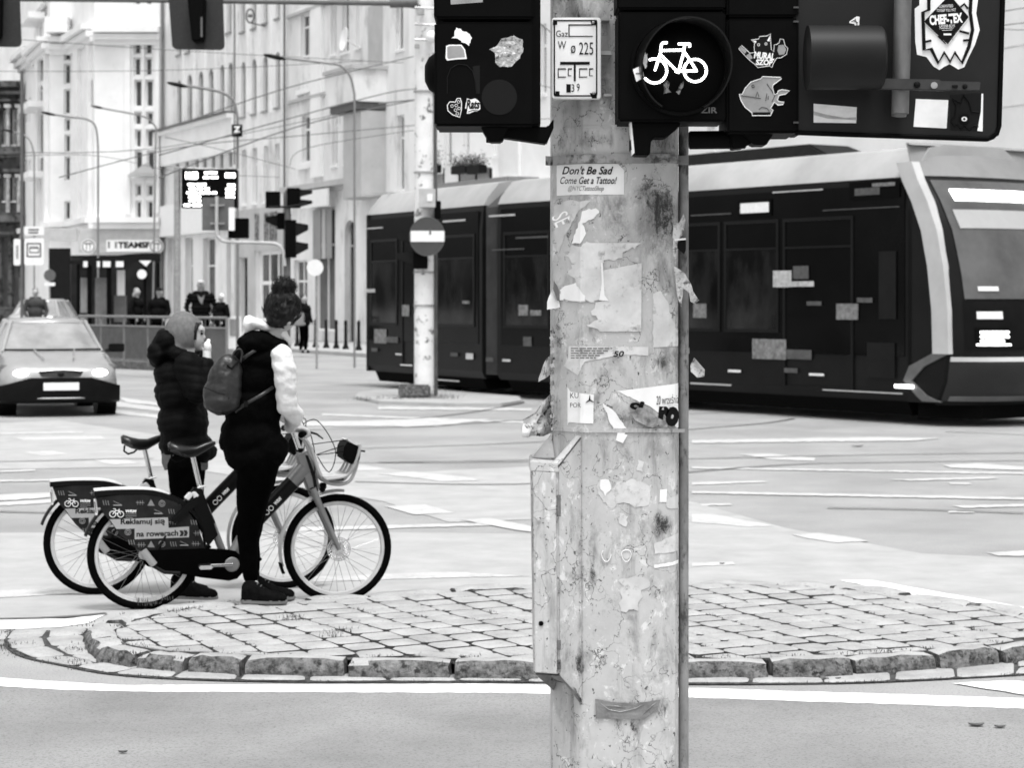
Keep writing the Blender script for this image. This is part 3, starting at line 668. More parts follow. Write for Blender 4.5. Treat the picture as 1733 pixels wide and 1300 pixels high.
# ---------- signal heads near the camera ----------
SDp = 5.05
m_sig = mat('signal_plastic', .0015, .0028, scale=8, rough=.6, spec=.05)
m_sigg = mat('signal_backplate', .017, .013, scale=5, rough=.55, spec=.15)
m_stk = mat('sticker_white', .90, .8, scale=20, rough=.5)
m_stg = mat('sticker_grey', .32, .22, scale=15, rough=.5)
m_std = mat('sticker_dark', .009, rough=.7, spec=.1)
def flat(b, poly, d, t=.0006): b.prism([P(x, y, d) for x, y in poly], (0, t, 0))
def sticker(parent, poly, d, m, name='sticker', t=.0006):
    b = MB(); flat(b, poly, d, t); return b.build(name, m, parent)
def strokes(parent, lines, wpx, d, m, name='drawing', closed=False):
    b = MB()
    for l in lines: b.tube([P(x, y, d) for x, y in l], wpx*d/F/2, 6, closed=closed)
    return b.build(name, m, parent)
def circ(cx_, cy_, r, n=20, ry=None, a0=0, a1=360):
    return [(cx_+r*math.cos(R(a0+(a1-a0)*k/n)), cy_+(ry or r)*math.sin(R(a0+(a1-a0)*k/n))) for k in range(n+(0 if a1-a0 == 360 else 1))]
# left head, seen from behind
lh = thing('traffic_signal_head', 'black signal head left of the pole, with heart and torn silver stickers', 'traffic light', P(823, 100, SDp))
b = MB(); a = P(735, 213, SDp); c = P(912, 36, SDp); b.box2((a.x, SDp, a.z), (c.x-.01, SDp+.2, c.z)); a2 = P(734, 31, SDp); b.box2((a2.x, SDp, a2.z), (c.x-.012, SDp+.2, a2.z+.26))
b.build('housing', m_sig, lh, bevel=.006)
b = MB(); a = P(895, 213, SDp); b.box2((a.x, SDp+.012, a.z+.004), (a.x+.028, SDp+.2, a.z+.5)); b.build('side_flange', m_sig, lh, bevel=.004)
b = MB(); c0 = P(745, 124, SDp+.1); b.tube([c0+Vector((0, 0, 0)), c0+Vector((-.012, 0, 0)), c0+Vector((-.027, 0, 0)), c0+Vector((-.037, 0, 0))], [.052, .05, .04, .02], 24); b.build('visor', m_sig, lh, smooth=40)
zz = SDp-.0008
s1 = sticker(lh, rough_poly([(772, 46), (780, 48), (786, 53), (795, 57), (799, 64), (794, 77), (786, 72), (776, 66), (764, 64), (769, 56)], 1.8, 3, 31), zz, m_stk)
s2 = sticker(lh, [(755, 77), (760, 75), (781, 75), (787, 83), (790, 99), (772, 100), (757, 102), (754, 98)], zz, m_stk)
sticker(s2, [(757, 79), (762, 77), (780, 77), (785, 84), (787, 96), (772, 97), (759, 99), (757, 96)], zz-.0006, m_stg)
s3 = sticker(lh, rough_poly([(828, 83), (840, 78), (848, 65), (870, 60), (884, 66), (886, 82), (880, 98), (866, 112), (846, 113), (838, 105), (838, 90)], 1.2, 5, 33), zz, mat('torn_foil', .5, .3, scale=60, rough=.35, metal=.3, bump=1, bscale=50, v3=.08, s3=60, lo3=.55, hi3=.62), t=.001)
strokes(lh, [[(757, 158), (757, 130), (763, 115), (776, 108), (790, 110), (800, 120), (805, 140), (806, 158)]], 1.6, zz, m_std)
sticker(lh, [(800, 112), (812, 110), (812, 158), (806, 158)], zz, m_std)
sticker(lh, circ(845, 164, 30, 32), zz, m_std); sticker(lh, [(762, -8), (817, -8), (817, 3), (763, 7)], zz, m_stg)
hp = [(770, 173), (774, 166), (779, 166), (781, 173), (781, 185), (778, 198), (766, 194), (758, 187), (757, 178), (761, 172), (767, 172)]
s4 = sticker(lh, hp, zz, m_ink); strokes(s4, [hp], 1.6, zz-.0006, m_stk, closed=True)
strokes(s4, [circ(x, y, 2.4, 8) for x, y in ((765, 179), (772, 178), (771, 186), (777, 183), (776, 172), (774, 192))], .8, zz-.0006, m_stk, closed=True)
s5 = sticker(lh, rough_poly([(790, 166), (797, 168), (804, 166), (812, 173), (813, 184), (808, 188), (790, 192), (791, 184), (787, 183)], 1, 4, 34), zz, m_stk)
tbox(s5, "Rats", (789, 168, 812, 184), zz-.0007, m_ink, .2, .04); strokes(s5, [[(792, 189), (800, 186), (810, 187)]], 1.2, zz-.0006, m_ink)
m_brk = m_sig
b = MB(); b.hexa([P(828, 240, SDp+.05)+Vector(o) for o in ((0, 0, 0), (.03, 0, 0), (.03, .06, 0), (0, .06, 0))], [P(813, 214, SDp+.03)+Vector(o) for o in ((0, 0, 0), (.068, 0, 0), (.068, .1, 0), (0, .1, 0))])
b.prism([P(842, 214, SDp+.05), P(927, 214, SDp+.05), P(937, 200, SDp+.05), P(937, 215, SDp+.05), P(925, 243, SDp+.05), P(848, 232, SDp+.05)], (0, .06, 0))
b.build('bracket_arm', m_brk, lh, bevel=.003)
b = MB(); b.cyl(P(831, 232, SDp+.08), P(831, 241, SDp+.08), .012, seg=10); b.build('bolt', m_brk, lh)
# bicycle signal
bh = thing('bicycle_signal_head', 'black signal head on the pole showing a lit white bicycle in its round hooded lens', 'traffic light', P(1140, 100, SDp-.03))
bd = SDp-.03
b = MB(); a = P(1046, 205, bd); c = P(1228, 19, bd); b.box2((a.x, bd, a.z), (c.x, bd+.16, c.z)); a2 = P(1044, 15, bd); b.box2((a2.x, bd, a2.z), (c.x, bd+.16, a2.z+.26)); b.build('housing', m_sig, bh, bevel=.005)
cc = P(1150, 113, bd-.001)
b = MB(); b.loft([[cc+Vector((math.cos(t)*r_, dy, math.sin(t)*r_)) for t in [k/48*2*math.pi for k in range(48)]] for r_, dy in ((.116, 0), (.116, -.012), (.110, -.012), (.106, 0))], caps=False); b.build('lens_ring', m_sig, bh, smooth=40)
ax = Vector((.22, -1, -.02)).normalized(); e1 = Vector((1, .22, 0)).normalized(); e2 = Vector((0, 0, 1)); b = MB(); n_ = 48; R1 = []
for dd, r_ in ((0, .109), (.05, .110), (.085, .111), (.085, .107), (.05, .106), (0, .105)):
    ring = []
    for k in range(n_+1):
        t = R(-62+304*k/n_); cut = .35+.65*max(0, min(1, (math.sin(t)+.9)/1.6)); ring.append(cc+ax*dd*cut+e1*math.cos(t)*r_+e2*math.sin(t)*r_)
    R1.append(ring)
b.loft(R1, closed=False, caps=False); b.build('visor', mat('visor_plastic', .002, .004, scale=6, rough=.3, spec=.25), bh, smooth=50)
b = MB(); b.loft([[cc+Vector((math.cos(t)*r_, -dy, math.sin(t)*r_)) for t in [k/48*2*math.pi for k in range(48)]] for r_, dy in ((.107, .002), (.08, .008), (.04, .011), (.005, .012))]); b.build('lens', mat('lens_black', .001, rough=.4, spec=.04), bh, smooth=60)
def q(x, y): return (1030+x/4.814, y/4.814)
lines = [[q(470, 345), q(440, 345), q(428, 370), q(422, 430), q(400, 500), q(375, 580)], [q(440, 408), q(610, 405)], [q(420, 440), q(470, 490), q(520, 540), q(570, 590)], [q(575, 355), q(660, 355), q(660, 380)], [q(620, 360), q(610, 430), q(590, 500), q(570, 590)], [q(625, 430), q(670, 500), q(715, 572)], [q(715, 575), q(570, 578)], [q(550, 580), q(590, 575)],
         circ(*q(375, 575), 20.5, 30, a0=-112, a1=140), circ(*q(705, 572), 19, 34, a0=0, a1=355)]
b = MB()
for l in lines:
    tot = 0; prev = l[0]; acc = 0
    for p_ in l[1:]:
        L_ = math.hypot(p_[0]-prev[0], p_[1]-prev[1]); s_ = acc
        while s_ <= L_:
            x = prev[0]+(p_[0]-prev[0])*s_/L_; y = prev[1]+(p_[1]-prev[1])*s_/L_; dd = bd-.0165; b.sph(P(x, y, dd), .0031, 8, 5); s_ += 3.6
        acc = s_-L_; prev = p_
b.build('bicycle_symbol', m_led, bh)
tbox(bh, "ZIR", (1186, 181, 1214, 191), bd-.001, mat('raised_grey', .12, rough=.5), 0, .02)
sg = sticker(bh, [(1071, 117), (1086, 110), (1090, 130), (1077, 138)], bd-.06, m_stk); blk(sg, (1076, 122, 1083, 126), bd-.0612, m_ink2)
sticker(bh, rough_poly([(1084, 96), (1091, 84), (1093, 92), (1096, 90), (1095, 112), (1092, 116), (1088, 106), (1083, 103)], 1, 4, 41), bd-.055, m_stk)
m_gs = mat('scratched_sticker', .12, .35, scale=60, rough=.6, v3=.01, s3=60, lo3=.5, hi3=.55)
sticker(bh, rough_poly([(1123, 140), (1128, 135), (1133, 139), (1131, 150), (1136, 156), (1123, 158)], 1, 4, 42), bd-.016, m_gs); sticker(bh, rough_poly([(1152, 142), (1157, 137), (1156, 147), (1149, 160), (1144, 155)], 1, 4, 43), bd-.016, m_gs)
b = MB(); b.prism([P(x, y, bd+.03) for x, y in ((1068, 206), (1152, 206), (1150, 214), (1128, 232), (1106, 232), (1102, 240), (1100, 262), (1074, 262), (1068, 250))], (0, .09, 0)); b.build('bracket', m_brk, bh, bevel=.003)
b = MB(); b.prism([P(x, y, bd+.028) for x, y in ((1066, 206), (1069, 206), (1074, 258), (1070, 262))], (0, .05, 0)); b.build('bracket_edge', m_stk, bh)
# second housing beside it
rh = thing('traffic_signal_head', 'black signal housing right of the lit bicycle, with fish and raccoon stickers', 'traffic light', P(1297, 100, SDp-.02))
rd = SDp-.02
b = MB(); a = P(1230, 225, rd); c = P(1352, 30, rd); b.box2((a.x, rd, a.z), (c.x, rd+.2, c.z)); b.box2((a.x, rd, c.z+.003), (c.x, rd+.2, c.z+.28)); b.build('housing', m_sig, rh, bevel=.006)
b = MB(); a = P(1352, 222, rd); b.box2((a.x+.001, rd+.015, a.z), (a.x+.018, rd+.2, a.z+.5)); b.build('side_flange', m_sig, rh, bevel=.003)
b = MB()
for y in (12, 36, 207): b.box(P(1347, y, rd-.002), (.012, .006, .004))
b.build('latch', mat('latch_dark', .05, rough=.4), rh)
b = MB(); b.cyl(P(1166, 237, rd+.08), P(1262, 236, rd+.08), .022, seg=20); b.hexa([P(1276, 245, rd+.04)+Vector(o) for o in ((0, 0, 0), (.03, 0, 0), (.03, .08, 0), (0, .08, 0))], [P(1255, 224, rd+.03)+Vector(o) for o in ((0, 0, 0), (.078, 0, 0), (.078, .1, 0), (0, .1, 0))]); b.prism([P(x, y, rd+.045) for x, y in ((1235, 222), (1300, 222), (1275, 240), (1258, 250), (1240, 252))], (0, .07, 0))
b.build('bracket_arm', m_brk, rh, bevel=.002)
zz = rd-.0008
def q(x, y): return (1030+x/4.814, y/4.814)
fx = [q(*p) for p in ((1065, 765), (1090, 765), (1110, 720), (1160, 665), (1240, 640), (1255, 622), (1400, 628), (1408, 640), (1340, 690), (1335, 710), (1350, 770), (1375, 760), (1380, 740), (1410, 728), (1475, 738), (1440, 765), (1390, 775), (1375, 810), (1385, 825), (1430, 830), (1420, 850), (1380, 855), (1350, 830), (1320, 880), (1340, 895), (1320, 940), (1170, 940), (1165, 915), (1110, 870), (1075, 810))]
f1 = sticker(rh, fx, zz, m_stg); strokes(f1, [fx], 1.4, zz-.0006, m_stk, closed=True)
strokes(f1, [[q(1085, 780), q(1150, 785), q(1240, 800)], [q(1200, 785), q(1212, 745), q(1225, 785)], [q(1290, 760), q(1280, 820)], [q(1302, 780), q(1298, 810)], [q(1290, 680), q(1355, 775), q(1330, 830)], [q(1225, 890), q(1250, 870), q(1290, 880), q(1310, 905)], circ(*q(1178, 700), 2.4, 8)], .9, zz-.0008, m_ink)
sticker(f1, [q(1175, 912), q(1320, 912), q(1316, 936), q(1175, 936)], zz-.0008, m_ink)
rx = [q(*p) for p in ((1060, 395), (1085, 368), (1130, 410), (1150, 430), (1190, 425), (1185, 380), (1190, 350), (1162, 322), (1222, 315), (1230, 295), (1290, 290), (1318, 272), (1320, 330), (1325, 400), (1345, 420), (1350, 360), (1370, 360), (1390, 345), (1398, 315), (1425, 318), (1438, 370), (1460, 390), (1450, 440), (1400, 470), (1370, 470), (1345, 510), (1330, 548), (1310, 535), (1215, 548), (1190, 520), (1150, 490), (1100, 440))]
f2 = sticker(rh, rx, zz, m_ink); strokes(f2, [rx], 1.1, zz-.0006, m_stk, closed=True)
sticker(f2, [q(*p) for p in ((1190, 350), (1235, 310), (1300, 308), (1322, 345), (1320, 400), (1270, 430), (1200, 420))], zz-.0007, m_std)
sticker(f2, [q(*p) for p in ((1065, 395), (1085, 375), (1125, 415), (1110, 435))], zz-.0007, m_stg); sticker(f2, [q(*p) for p in ((1385, 365), (1425, 362), (1448, 400), (1430, 440), (1390, 445), (1375, 410))], zz-.0007, m_stg)
sticker(f2, [q(*p) for p in ((1120, 450), (1150, 430), (1175, 470), (1150, 485))], zz-.0007, m_stg); sticker(f2, [q(*p) for p in ((1290, 330), (1316, 285), (1312, 335))], zz-.0009, m_stk); sticker(f2, [q(*p) for p in ((1170, 325), (1205, 330), (1200, 350))], zz-.0009, m_stk)
strokes(f2, [circ(*q(1222, 362), 2, 8), circ(*q(1282, 355), 2, 8)], 1, zz-.001, m_stk, closed=True)
tbox(f2, "MURAL", (1276, 88, 1311, 100), zz-.001, m_stk, .1, .05, rot=6); tbox(f2, "SZOP", (1279, 100, 1308, 110), zz-.001, m_stk, .1, .05, rot=2)
# big backplate on the right
pd_ = SDp-.01
ph = thing('signal_backplate', 'large dark signal backplate at the upper right with a sharp-toothed white sticker, seen from behind', 'traffic light', P(1530, 100, pd_))
poly = [(1342, -60), (1702, -60), (1700, 0), (1694, 215), (1691, 226), (1683, 235), (1672, 239), (1420, 230), (1346, 227), (1342, 215)]
b = MB(); b.prism([P(x, y, pd_) for x, y in poly], (0, .018, 0)); b.build('plate', m_sigg, ph, bevel=.003)
b = MB(); b.tube([P(x, y, pd_-.002) for x, y in ((1699, -60), (1697, 0), (1691, 213), (1687, 226), (1672, 235), (1420, 227), (1346, 224))], .006, 8); b.build('rim', m_sig, ph, smooth=True)
b = MB(); c0 = P(1366, 97, pd_-.09); c1 = P(1494, 97, pd_-.09); b.tube([c0, c1-Vector((.02, 0, 0)), c1-Vector((.005, 0, 0)), c1], [.075, .075, .073, .066], 32); b.build('visor', mat('visor_grey', .010, .006, scale=5, rough=.5, spec=.2), ph, smooth=35)
b = MB(); b.tube([P(1529, -60, pd_-.05), P(1526, 100, pd_-.05), P(1523, 192, pd_-.05)], .0205, 20); b.cyl(P(1523, 170, pd_-.03), P(1521, 196, pd_-.02), .018, seg=12); b.build('support_pipe', mat('pipe_steel', .17, .08, scale=14, rough=.5, metal=.3, v3=.03, s3=12, lo3=.58, hi3=.68, streak=.4), ph, smooth=40)
m_cl = mat('clamp_metal', .045, .025, scale=10, rough=.5, metal=.4)
b = MB(); b.prism([P(x, y, pd_-.085) for x, y in ((1443, 147), (1488, 133), (1500, 132), (1592, 134), (1592, 153), (1500, 151), (1444, 150))], (0, .01, 0)); b.prism([P(x, y, pd_-.04) for x, y in ((1585, 136), (1660, 138), (1658, 153), (1585, 153))], (0, .015, 0)); b.build('clamp', m_cl, ph, bevel=.002)
b = MB(); b.cyl(P(1581, 144, pd_-.10), P(1581, 144, pd_-.08), .008, seg=12); b.build('clamp_bolt', mat('bolt_bright', .6, .3, scale=30, rough=.3, metal=.8), ph, smooth=40)
b = MB(); b.sph(P(1552, 143, pd_-.088), .008, 10, 6); b.box(P(1616, 146, pd_-.042), (.012, .01, .006)); b.sph(P(1633, 146, pd_-.042), .006, 10, 6); b.build('clamp_hole', m_ink, ph)
zz = pd_-.0008
mw = [(1556, -60), (1650, -60), (1655, 0), (1652, 22), (1658, 50), (1650, 75), (1640, 95), (1632, 113), (1622, 117), (1607, 108), (1597, 113), (1590, 118), (1580, 112), (1568, 96), (1552, 92), (1549, 70), (1548, 14), (1556, 8)]
s = sticker(ph, mw, zz, m_stk)
strokes(s, [[(1572, -20), (1572, 16), (1562, 20), (1564, 84), (1576, 82), (1588, 106), (1598, 88), (1608, 104), (1616, 88), (1628, 106), (1640, 78), (1646, 50), (1642, 20), (1644, -20)]], 6, zz-.0012, m_ink)
strokes(s, [[(1566, 70), (1576, 68)], [(1624, 52), (1640, 56)], [(1630, 68), (1640, 67)], [(1622, 14), (1632, 6), (1638, 14)], [(1588, 60), (1600, 72), (1612, 64)]], 4, zz-.0012, m_ink)
dm = [(1607, -10), (1640, 28), (1604, 75), (1563, 36)]
s6 = sticker(ph, dm, zz-.003, m_ink, t=.001); strokes(s6, [dm], 1, zz-.0035, m_stk, closed=True)
tbox(s6, "CHEF-TEX", (1573, 23, 1629, 40), zz-.0038, m_stk, 0, .05, rot=-5); tbox(s6, "GUARANTEED", (1589, 7, 1613, 12), zz-.0038, m_stk, rot=-2); tbox(s6, "TO KEEP YOU WET", (1585, 14, 1618, 19), zz-.0038, m_stk, rot=-2); tbox(s6, "LADDER BOYS", (1590, 41, 1616, 45.5), zz-.0038, m_stk, rot=-2)
strokes(s6, [[(1590, 48), (1614, 46.5)], [(1594, 51), (1612, 50)]], .7, zz-.0036, m_stk); blk(s6, (1597, 55, 1610, 60), zz-.0038, m_stk)
s7 = sticker(ph, rough_poly([(1438, 35), (1450, 27), (1455, 28), (1453, 44), (1448, 45), (1446, 40), (1437, 38)], .8, 4, 51), zz, m_stk); strokes(s7, [[(1444, 34), (1452, 38)], [(1447, 31), (1451, 42)], [(1441, 36), (1448, 33)]], 1, zz-.0006, m_ink)
s8 = sticker(ph, [(1377, 175), (1450, 181), (1449, 208), (1377, 207)], zz, m_paper, t=.001); b = MB(); flat(b, [(1377, 188), (1400, 194), (1430, 199), (1450, 198), (1450, 203), (1400, 200), (1377, 194)], zz-.001); b.build('fold_band', mat('fold_band', .3, .45, scale=60, rough=.9), s8)  # grey band across the paper along its fold
s9 = sticker(ph, [(1550, 167), (1605, 169), (1602, 217), (1546, 214)], zz, m_stk)
s10 = sticker(ph, rough_poly([(1608, 160), (1664, 158), (1660, 190), (1662, 222), (1608, 220)], 1, 6, 52), zz, m_std)
sticker(s10, [(1661, 158), (1664, 158), (1663, 222), (1654, 221), (1660, 188)], zz-.0006, m_stk)
strokes(s10, [[(1612, 166), (1618, 178), (1616, 196), (1608, 204)], [(1612, 166), (1626, 174), (1630, 160), (1640, 172), (1644, 188), (1658, 190)], circ(1632, 201, 8, 14), [(1610, 206), (1616, 214), (1620, 210), (1626, 218), (1632, 212), (1640, 220), (1648, 212), (1656, 214)]], 2.4, zz-.001, m_ink)
s11 = sticker(s10, circ(1632, 201, 5, 12, ry=4), zz-.0022, m_stk); sticker(s10, circ(1632, 201, 2, 8), zz-.0030, m_ink)
# ---------- building facades ----------
class Fac:
    def __init__(s, x0, s0, x1, s1):
        s.A = Vector(((x0-CX)/s0, F/s0)); s.B = Vector(((x1-CX)/s1, F/s1)); s.dir = (s.B-s.A).normalized(); s.L = (s.B-s.A).length
        n = Vector((-s.dir.y, s.dir.x)); m = (s.A+s.B)/2
        if n.dot(-m) < 0: n = -n
        s.n = n
    def up(s, px): # distance along the wall under a photo column
        k = (px-CX)/F; dx, dy = s.dir; # A+u*dir = (k*t, t)
        return (s.A.x-k*s.A.y)/(k*dy-dx)
    def d(s, px): return s.A.y+s.dir.y*s.up(px)
    def z(s, px, py): return H-(py-HY)*s.d(px)/F
    def pt(s, u, z, o=0): p = s.A+s.dir*u+s.n*o; return Vector((p.x, p.y, z))
    def pp(s, px, py, o=0): return s.pt(s.up(px), s.z(px, py), o)
    def rect(s, r): x0, y0, x1, y1 = r; m = (x0+x1)/2; return (s.up(x0), s.up(x1), s.z(m, y1), s.z(m, y0))
    def box(s, b, u0, u1, z0, z1, o0, o1):
        b.hexa([s.pt(u0, z0, o0), s.pt(u1, z0, o0), s.pt(u1, z0, o1), s.pt(u0, z0, o1)], [s.pt(u0, z1, o0), s.pt(u1, z1, o0), s.pt(u1, z1, o1), s.pt(u0, z1, o1)])
    def pbox(s, b, r, o0, o1): s.box(b, *s.rect(r), o0, o1)
    def wall(s, parent, u0, u1, z0, z1, holes, m, depth=.35, name='wall'):
        b = MB(); us = sorted({u0, u1, *[min(max(h[i], u0), u1) for h in holes for i in (0, 1)]}); zs = sorted({z0, z1, *[min(max(h[i], z0), z1) for h in holes for i in (2, 3)]})
        us = [u for i, u in enumerate(us) if i == 0 or u-us[i-1] > 1e-4]; zs = [u for i, u in enumerate(zs) if i == 0 or u-zs[i-1] > 1e-4]
        for a, c in zip(us, us[1:]):
            for e, f in zip(zs, zs[1:]):
                mu = (a+c)/2; mz = (e+f)/2
                if not any(h[0] < mu < h[1] and h[2] < mz < h[3] for h in holes): b.quad(s.pt(a, e), s.pt(c, e), s.pt(c, f), s.pt(a, f))
        for h in holes:
            a, c, e, f = h
            b.quad(s.pt(a, e), s.pt(a, f), s.pt(a, f, -depth), s.pt(a, e, -depth)); b.quad(s.pt(c, e), s.pt(c, e, -depth), s.pt(c, f, -depth), s.pt(c, f))
            b.quad(s.pt(a, e), s.pt(a, e, -depth), s.pt(c, e, -depth), s.pt(c, e)); b.quad(s.pt(a, f), s.pt(c, f), s.pt(c, f, -depth), s.pt(a, f, -depth))
        s.box(b, u0, u1, z0, z1, -.5, -6.0)
        return b.build(name, m, parent, recalc=False)
    def window(s, parent, h, glass, cols=2, tr=.66, fw=.07, depth=.28, sill=True, m=None, name='window', arch=False, arch_m=None):
        a, c, e, f = h; b = MB()
        s.box(b, a, a+fw, e, f, -depth, -depth+.06); s.box(b, c-fw, c, e, f, -depth, -depth+.06); s.box(b, a+fw, c-fw, e, e+fw, -depth, -depth+.06); s.box(b, a+fw, c-fw, f-fw, f, -depth, -depth+.06)
        for k in range(1, cols): u = a+(c-a)*k/cols; s.box(b, u-fw*.4, u+fw*.4, e+fw, f-fw, -depth, -depth+.055)
        if tr: z = e+(f-e)*tr; s.box(b, a+fw, c-fw, z-fw*.5, z+fw*.5, -depth, -depth+.05)
        if sill: s.box(b, a-.06, c+.06, e-.09, e-.002, -.02, .09)
        fr = b.build(name, m or m_frame, parent, recalc=False)
        b = MB(); b.quad(s.pt(a, e, -depth-.005), s.pt(c, e, -depth-.005), s.pt(c, f, -depth-.005), s.pt(a, f, -depth-.005)); b.build('pane', glass, fr, recalc=False)
        if arch:
            b = MB(); r_ = (c-a)/2; 
            for sg in (0, 1):
                pts = [s.pt(a if sg == 0 else c, f+.002, -depth+.1)]+[s.pt((a+c)/2+(-1 if sg == 0 else 1)*r_*math.cos(t), f-r_+r_*math.sin(t), -depth+.1) for t in [k/6*math.pi/2 for k in range(7)]]
                b.prism(pts, Vector((s.n.x, s.n.y, 0))*(depth-.1+.003))
            b.build('arch', arch_m or m_plg, parent)
        return fr
m_roof = mat('slate_roof', .12, .2, scale=3)
# --- long street front on the right, three houses in one line ---
SF = Fac(270, 32.9, 1733, 77.8)
m_arc = mat('glass_mid', .02, .09, scale=.5, rough=.2)
def house(label, loc_px, name='apartment_building'):
    u = SF.up(loc_px); p = SF.pt(u, 0); return thing(name, label, 'building', (p.x, p.y, 0))
h1 = house('long pale school-like building with rows of narrow arched windows behind the timetable screen', 380)
u0, u1 = SF.up(270), SF.up(487)
ar = [(303, 135), (321, 125), (340, 120), (357, 116), (376, 109), (390, 105), (411.5, 104), (430, 99), (449, 94), (470, 87)]
arb = {303: 232, 321: 228, 340: 222, 357: 217, 376: 210, 390: 204, 411.5: 197, 430: 192, 449: 187, 470: 181}
W1 = []
for x, y in ar: hw = 3.8; W1.append(SF.rect((x-hw, y, x+hw, arb[x] if x > 400 else arb[x]-14)))
W2 = [SF.rect((x-3.5, -50, x+3.5, yb)) for x, yb in ((303, 92), (318, 88), (411, 53), (430, 47), (449, 38), (470, 30), (388, 46+8))]
W3 = [SF.rect((x-4, t, x+4, bb)) for x, t, bb in ((413, 253, 346), (431, 250, 344), (450, 246, 342), (469, 243, 339))]
W4 = [SF.rect((x-3, t, x+3, t+26)) for x, t in ((300, 275), (316, 271), (333, 268), (346, 265), (361, 262), (375, 259), (390, 256))]
G1 = [SF.rect(r) for r in ((283, 402, 295, 560), (313, 402, 326, 560), (343, 402, 364, 560), (383, 402, 391, 560), (407, 436, 420, 560), (434, 424, 478, 545))]
SF.wall(h1, u0, u1, 0, 22, W1+W2+W3+W4+G1, m_plg)
m_dfr = mat('window_frame_grey', .3, .2, scale=4)
for h in W1: SF.window(h1, h, m_win, cols=1, tr=.75, arch=True, m=m_dfr, depth=.2)
for h in W2: SF.window(h1, h, m_arc, cols=1, tr=.8, m=m_dfr, depth=.2)
for h in W3: SF.window(h1, h, m_arc, cols=2, tr=.7, depth=.2)
for h in W4: SF.window(h1, h, m_win, cols=1, tr=0, sill=False, m=m_dfr, depth=.15)
for h in G1[:4]: SF.window(h1, h, m_win, cols=1, tr=.7, sill=False, depth=.34, name='shop_window')
SF.window(h1, G1[4], m_dark, cols=1, tr=.8, sill=False, m=m_dark, name='door')
SF.window(h1, G1[5], m_arc, cols=3, tr=.55, fw=.16, sill=True, name='shop_window')
b = MB(); ul, ur = SF.up(270), SF.up(401); zl = SF.z(270, 226); SF.box(b, ul, ur, zl-.2, zl, 0, .5); zb = SF.z(335, 262); SF.box(b, ul, ur, zl-1.75, zl-.2, 0, .25)
b.build('ledge', m_plw, h1); b = MB(); SF.box(b, ul-.1, ur, zl+.002, zl+.1, 0, .62); b.build('gutter', m_grey, h1)
b = MB(); z_ = SF.z(340, 372); SF.box(b, SF.up(270), SF.up(398), SF.z(340, 395), z_+.9, 0, .3); b.build('fascia', m_white, h1)
b = MB(); SF.box(b, SF.up(400), SF.up(486), 0, SF.z(440, 352), .002, .06)
# keep the openings of that darker ground floor clear
b.bm.free(); b = MB()
zt = SF.z(440, 352)
for a, c in ((398, 406.5), (420.5, 433), (479, 486.5)): SF.box(b, SF.up(a), SF.up(c), 0, zt, .002, .05)
SF.box(b, SF.up(406.5), SF.up(433), SF.z(414, 435), zt, .002, .052); SF.box(b, SF.up(433), SF.up(479), SF.z(456, 422), zt, .002, .049); b.build('ground_floor_cladding', m_pls, h1)
b = MB()
for x0, x1 in ((434, 440), (450, 456), (459, 465), (467, 471)): SF.box(b, SF.up(x0), SF.up(x1), SF.z(450, 408), SF.z(450, 360), .06, .09)
b.split('wall_painting', mat('mural_dark', .02, .3, scale=9, rough=.9, lo=.45, hi=.55), h1)
b = MB(); uu = SF.up(486.5); b.tube([SF.pt(uu, .3, .14), SF.pt(uu, 22, .14)], .045, 8); b.tube([SF.pt(SF.up(401), 8, .12), SF.pt(SF.up(401), 22, .12)], .03, 8); b.split('drainpipe', m_grey, h1)
# pilasters between arched windows
b = MB()
for i in range(len(ar)-1):
    x = (ar[i][0]+ar[i+1][0])/2; SF.box(b, SF.up(x)-.09, SF.up(x)+.09, SF.z(x, 190 if x > 400 else 205), 22, .002, .07)
b.split('pilaster', m_plw, h1)
h2 = house('pale tenement house with a protruding balcony and satellite dish, behind the tall white mast', 600, 'tenement_house')
u0, u1 = SF.up(487), SF.up(692)
A1 = [SF.rect(r) for r in ((509, 22, 527, 95), (511, 194, 529, 274), (560, -30, 569, 92), (579, -30, 591, 88), (562, 183, 571, 280), (583, 180, 592, 276), (672, 194, 684, 322), (670, -30, 683, 84), (602, -30, 609, 80), (533, 352, 567, 560), (583, 372, 602, 590), (640, 400, 680, 560), (498, 440, 520, 560))]
SF.wall(h2, u0, u1, 0, 24, A1, m_plg)
for i, h in enumerate(A1):
    if i in (10,): SF.window(h2, h, m_dark, cols=1, tr=.8, sill=False, m=m_pls, name='door', arch=True)
    else: SF.window(h2, h, [m_arc, m_win, m_arc][i % 3] if i < 9 else m_win, cols=2, tr=.7, fw=.08, sill=i < 9, depth=.2)
b = MB(); SF.pbox(b, (623, 7, 648, 118), .002, .01); b.build('recess', m_pls, h2); b = MB(); SF.pbox(b, (622, 191, 653, 335), .002, 1.0); b.build('stair_bay', m_pls, h2)
b = MB(); hb = SF.rect((606, 124, 655, 178)); SF.box(b, hb[0], hb[1], hb[2], hb[3], .004, 1.35); bal = b.build('balcony', m_plg, h2)
b = MB(); SF.box(b, hb[0]-.1, hb[1]+.1, hb[3], hb[3]+.14, .002, 1.45); b.build('coping', m_pls, bal)
b = MB(); SF.box(b, hb[0]+.1, hb[1]-.1, hb[2]-.28, hb[2]-.003, .003, 1.2); b.build('corbel', m_grey, bal)
b = MB(); zc = SF.z(550, 309); SF.box(b, u0+.15, SF.up(614), zc-.22, zc, .002, .45); SF.box(b, u0+.15, SF.up(614), zc-.34, zc-.22, .002, .2); SF.pbox(b, (614, 330, 690, 334), 0, .8)
for y_ in (4, 156): z_ = SF.z(550, y_); SF.box(b, u0+.1, SF.up(604), z_-.12, z_, .002, .16)
b.split('cornice', m_pls, h2)
b = MB()
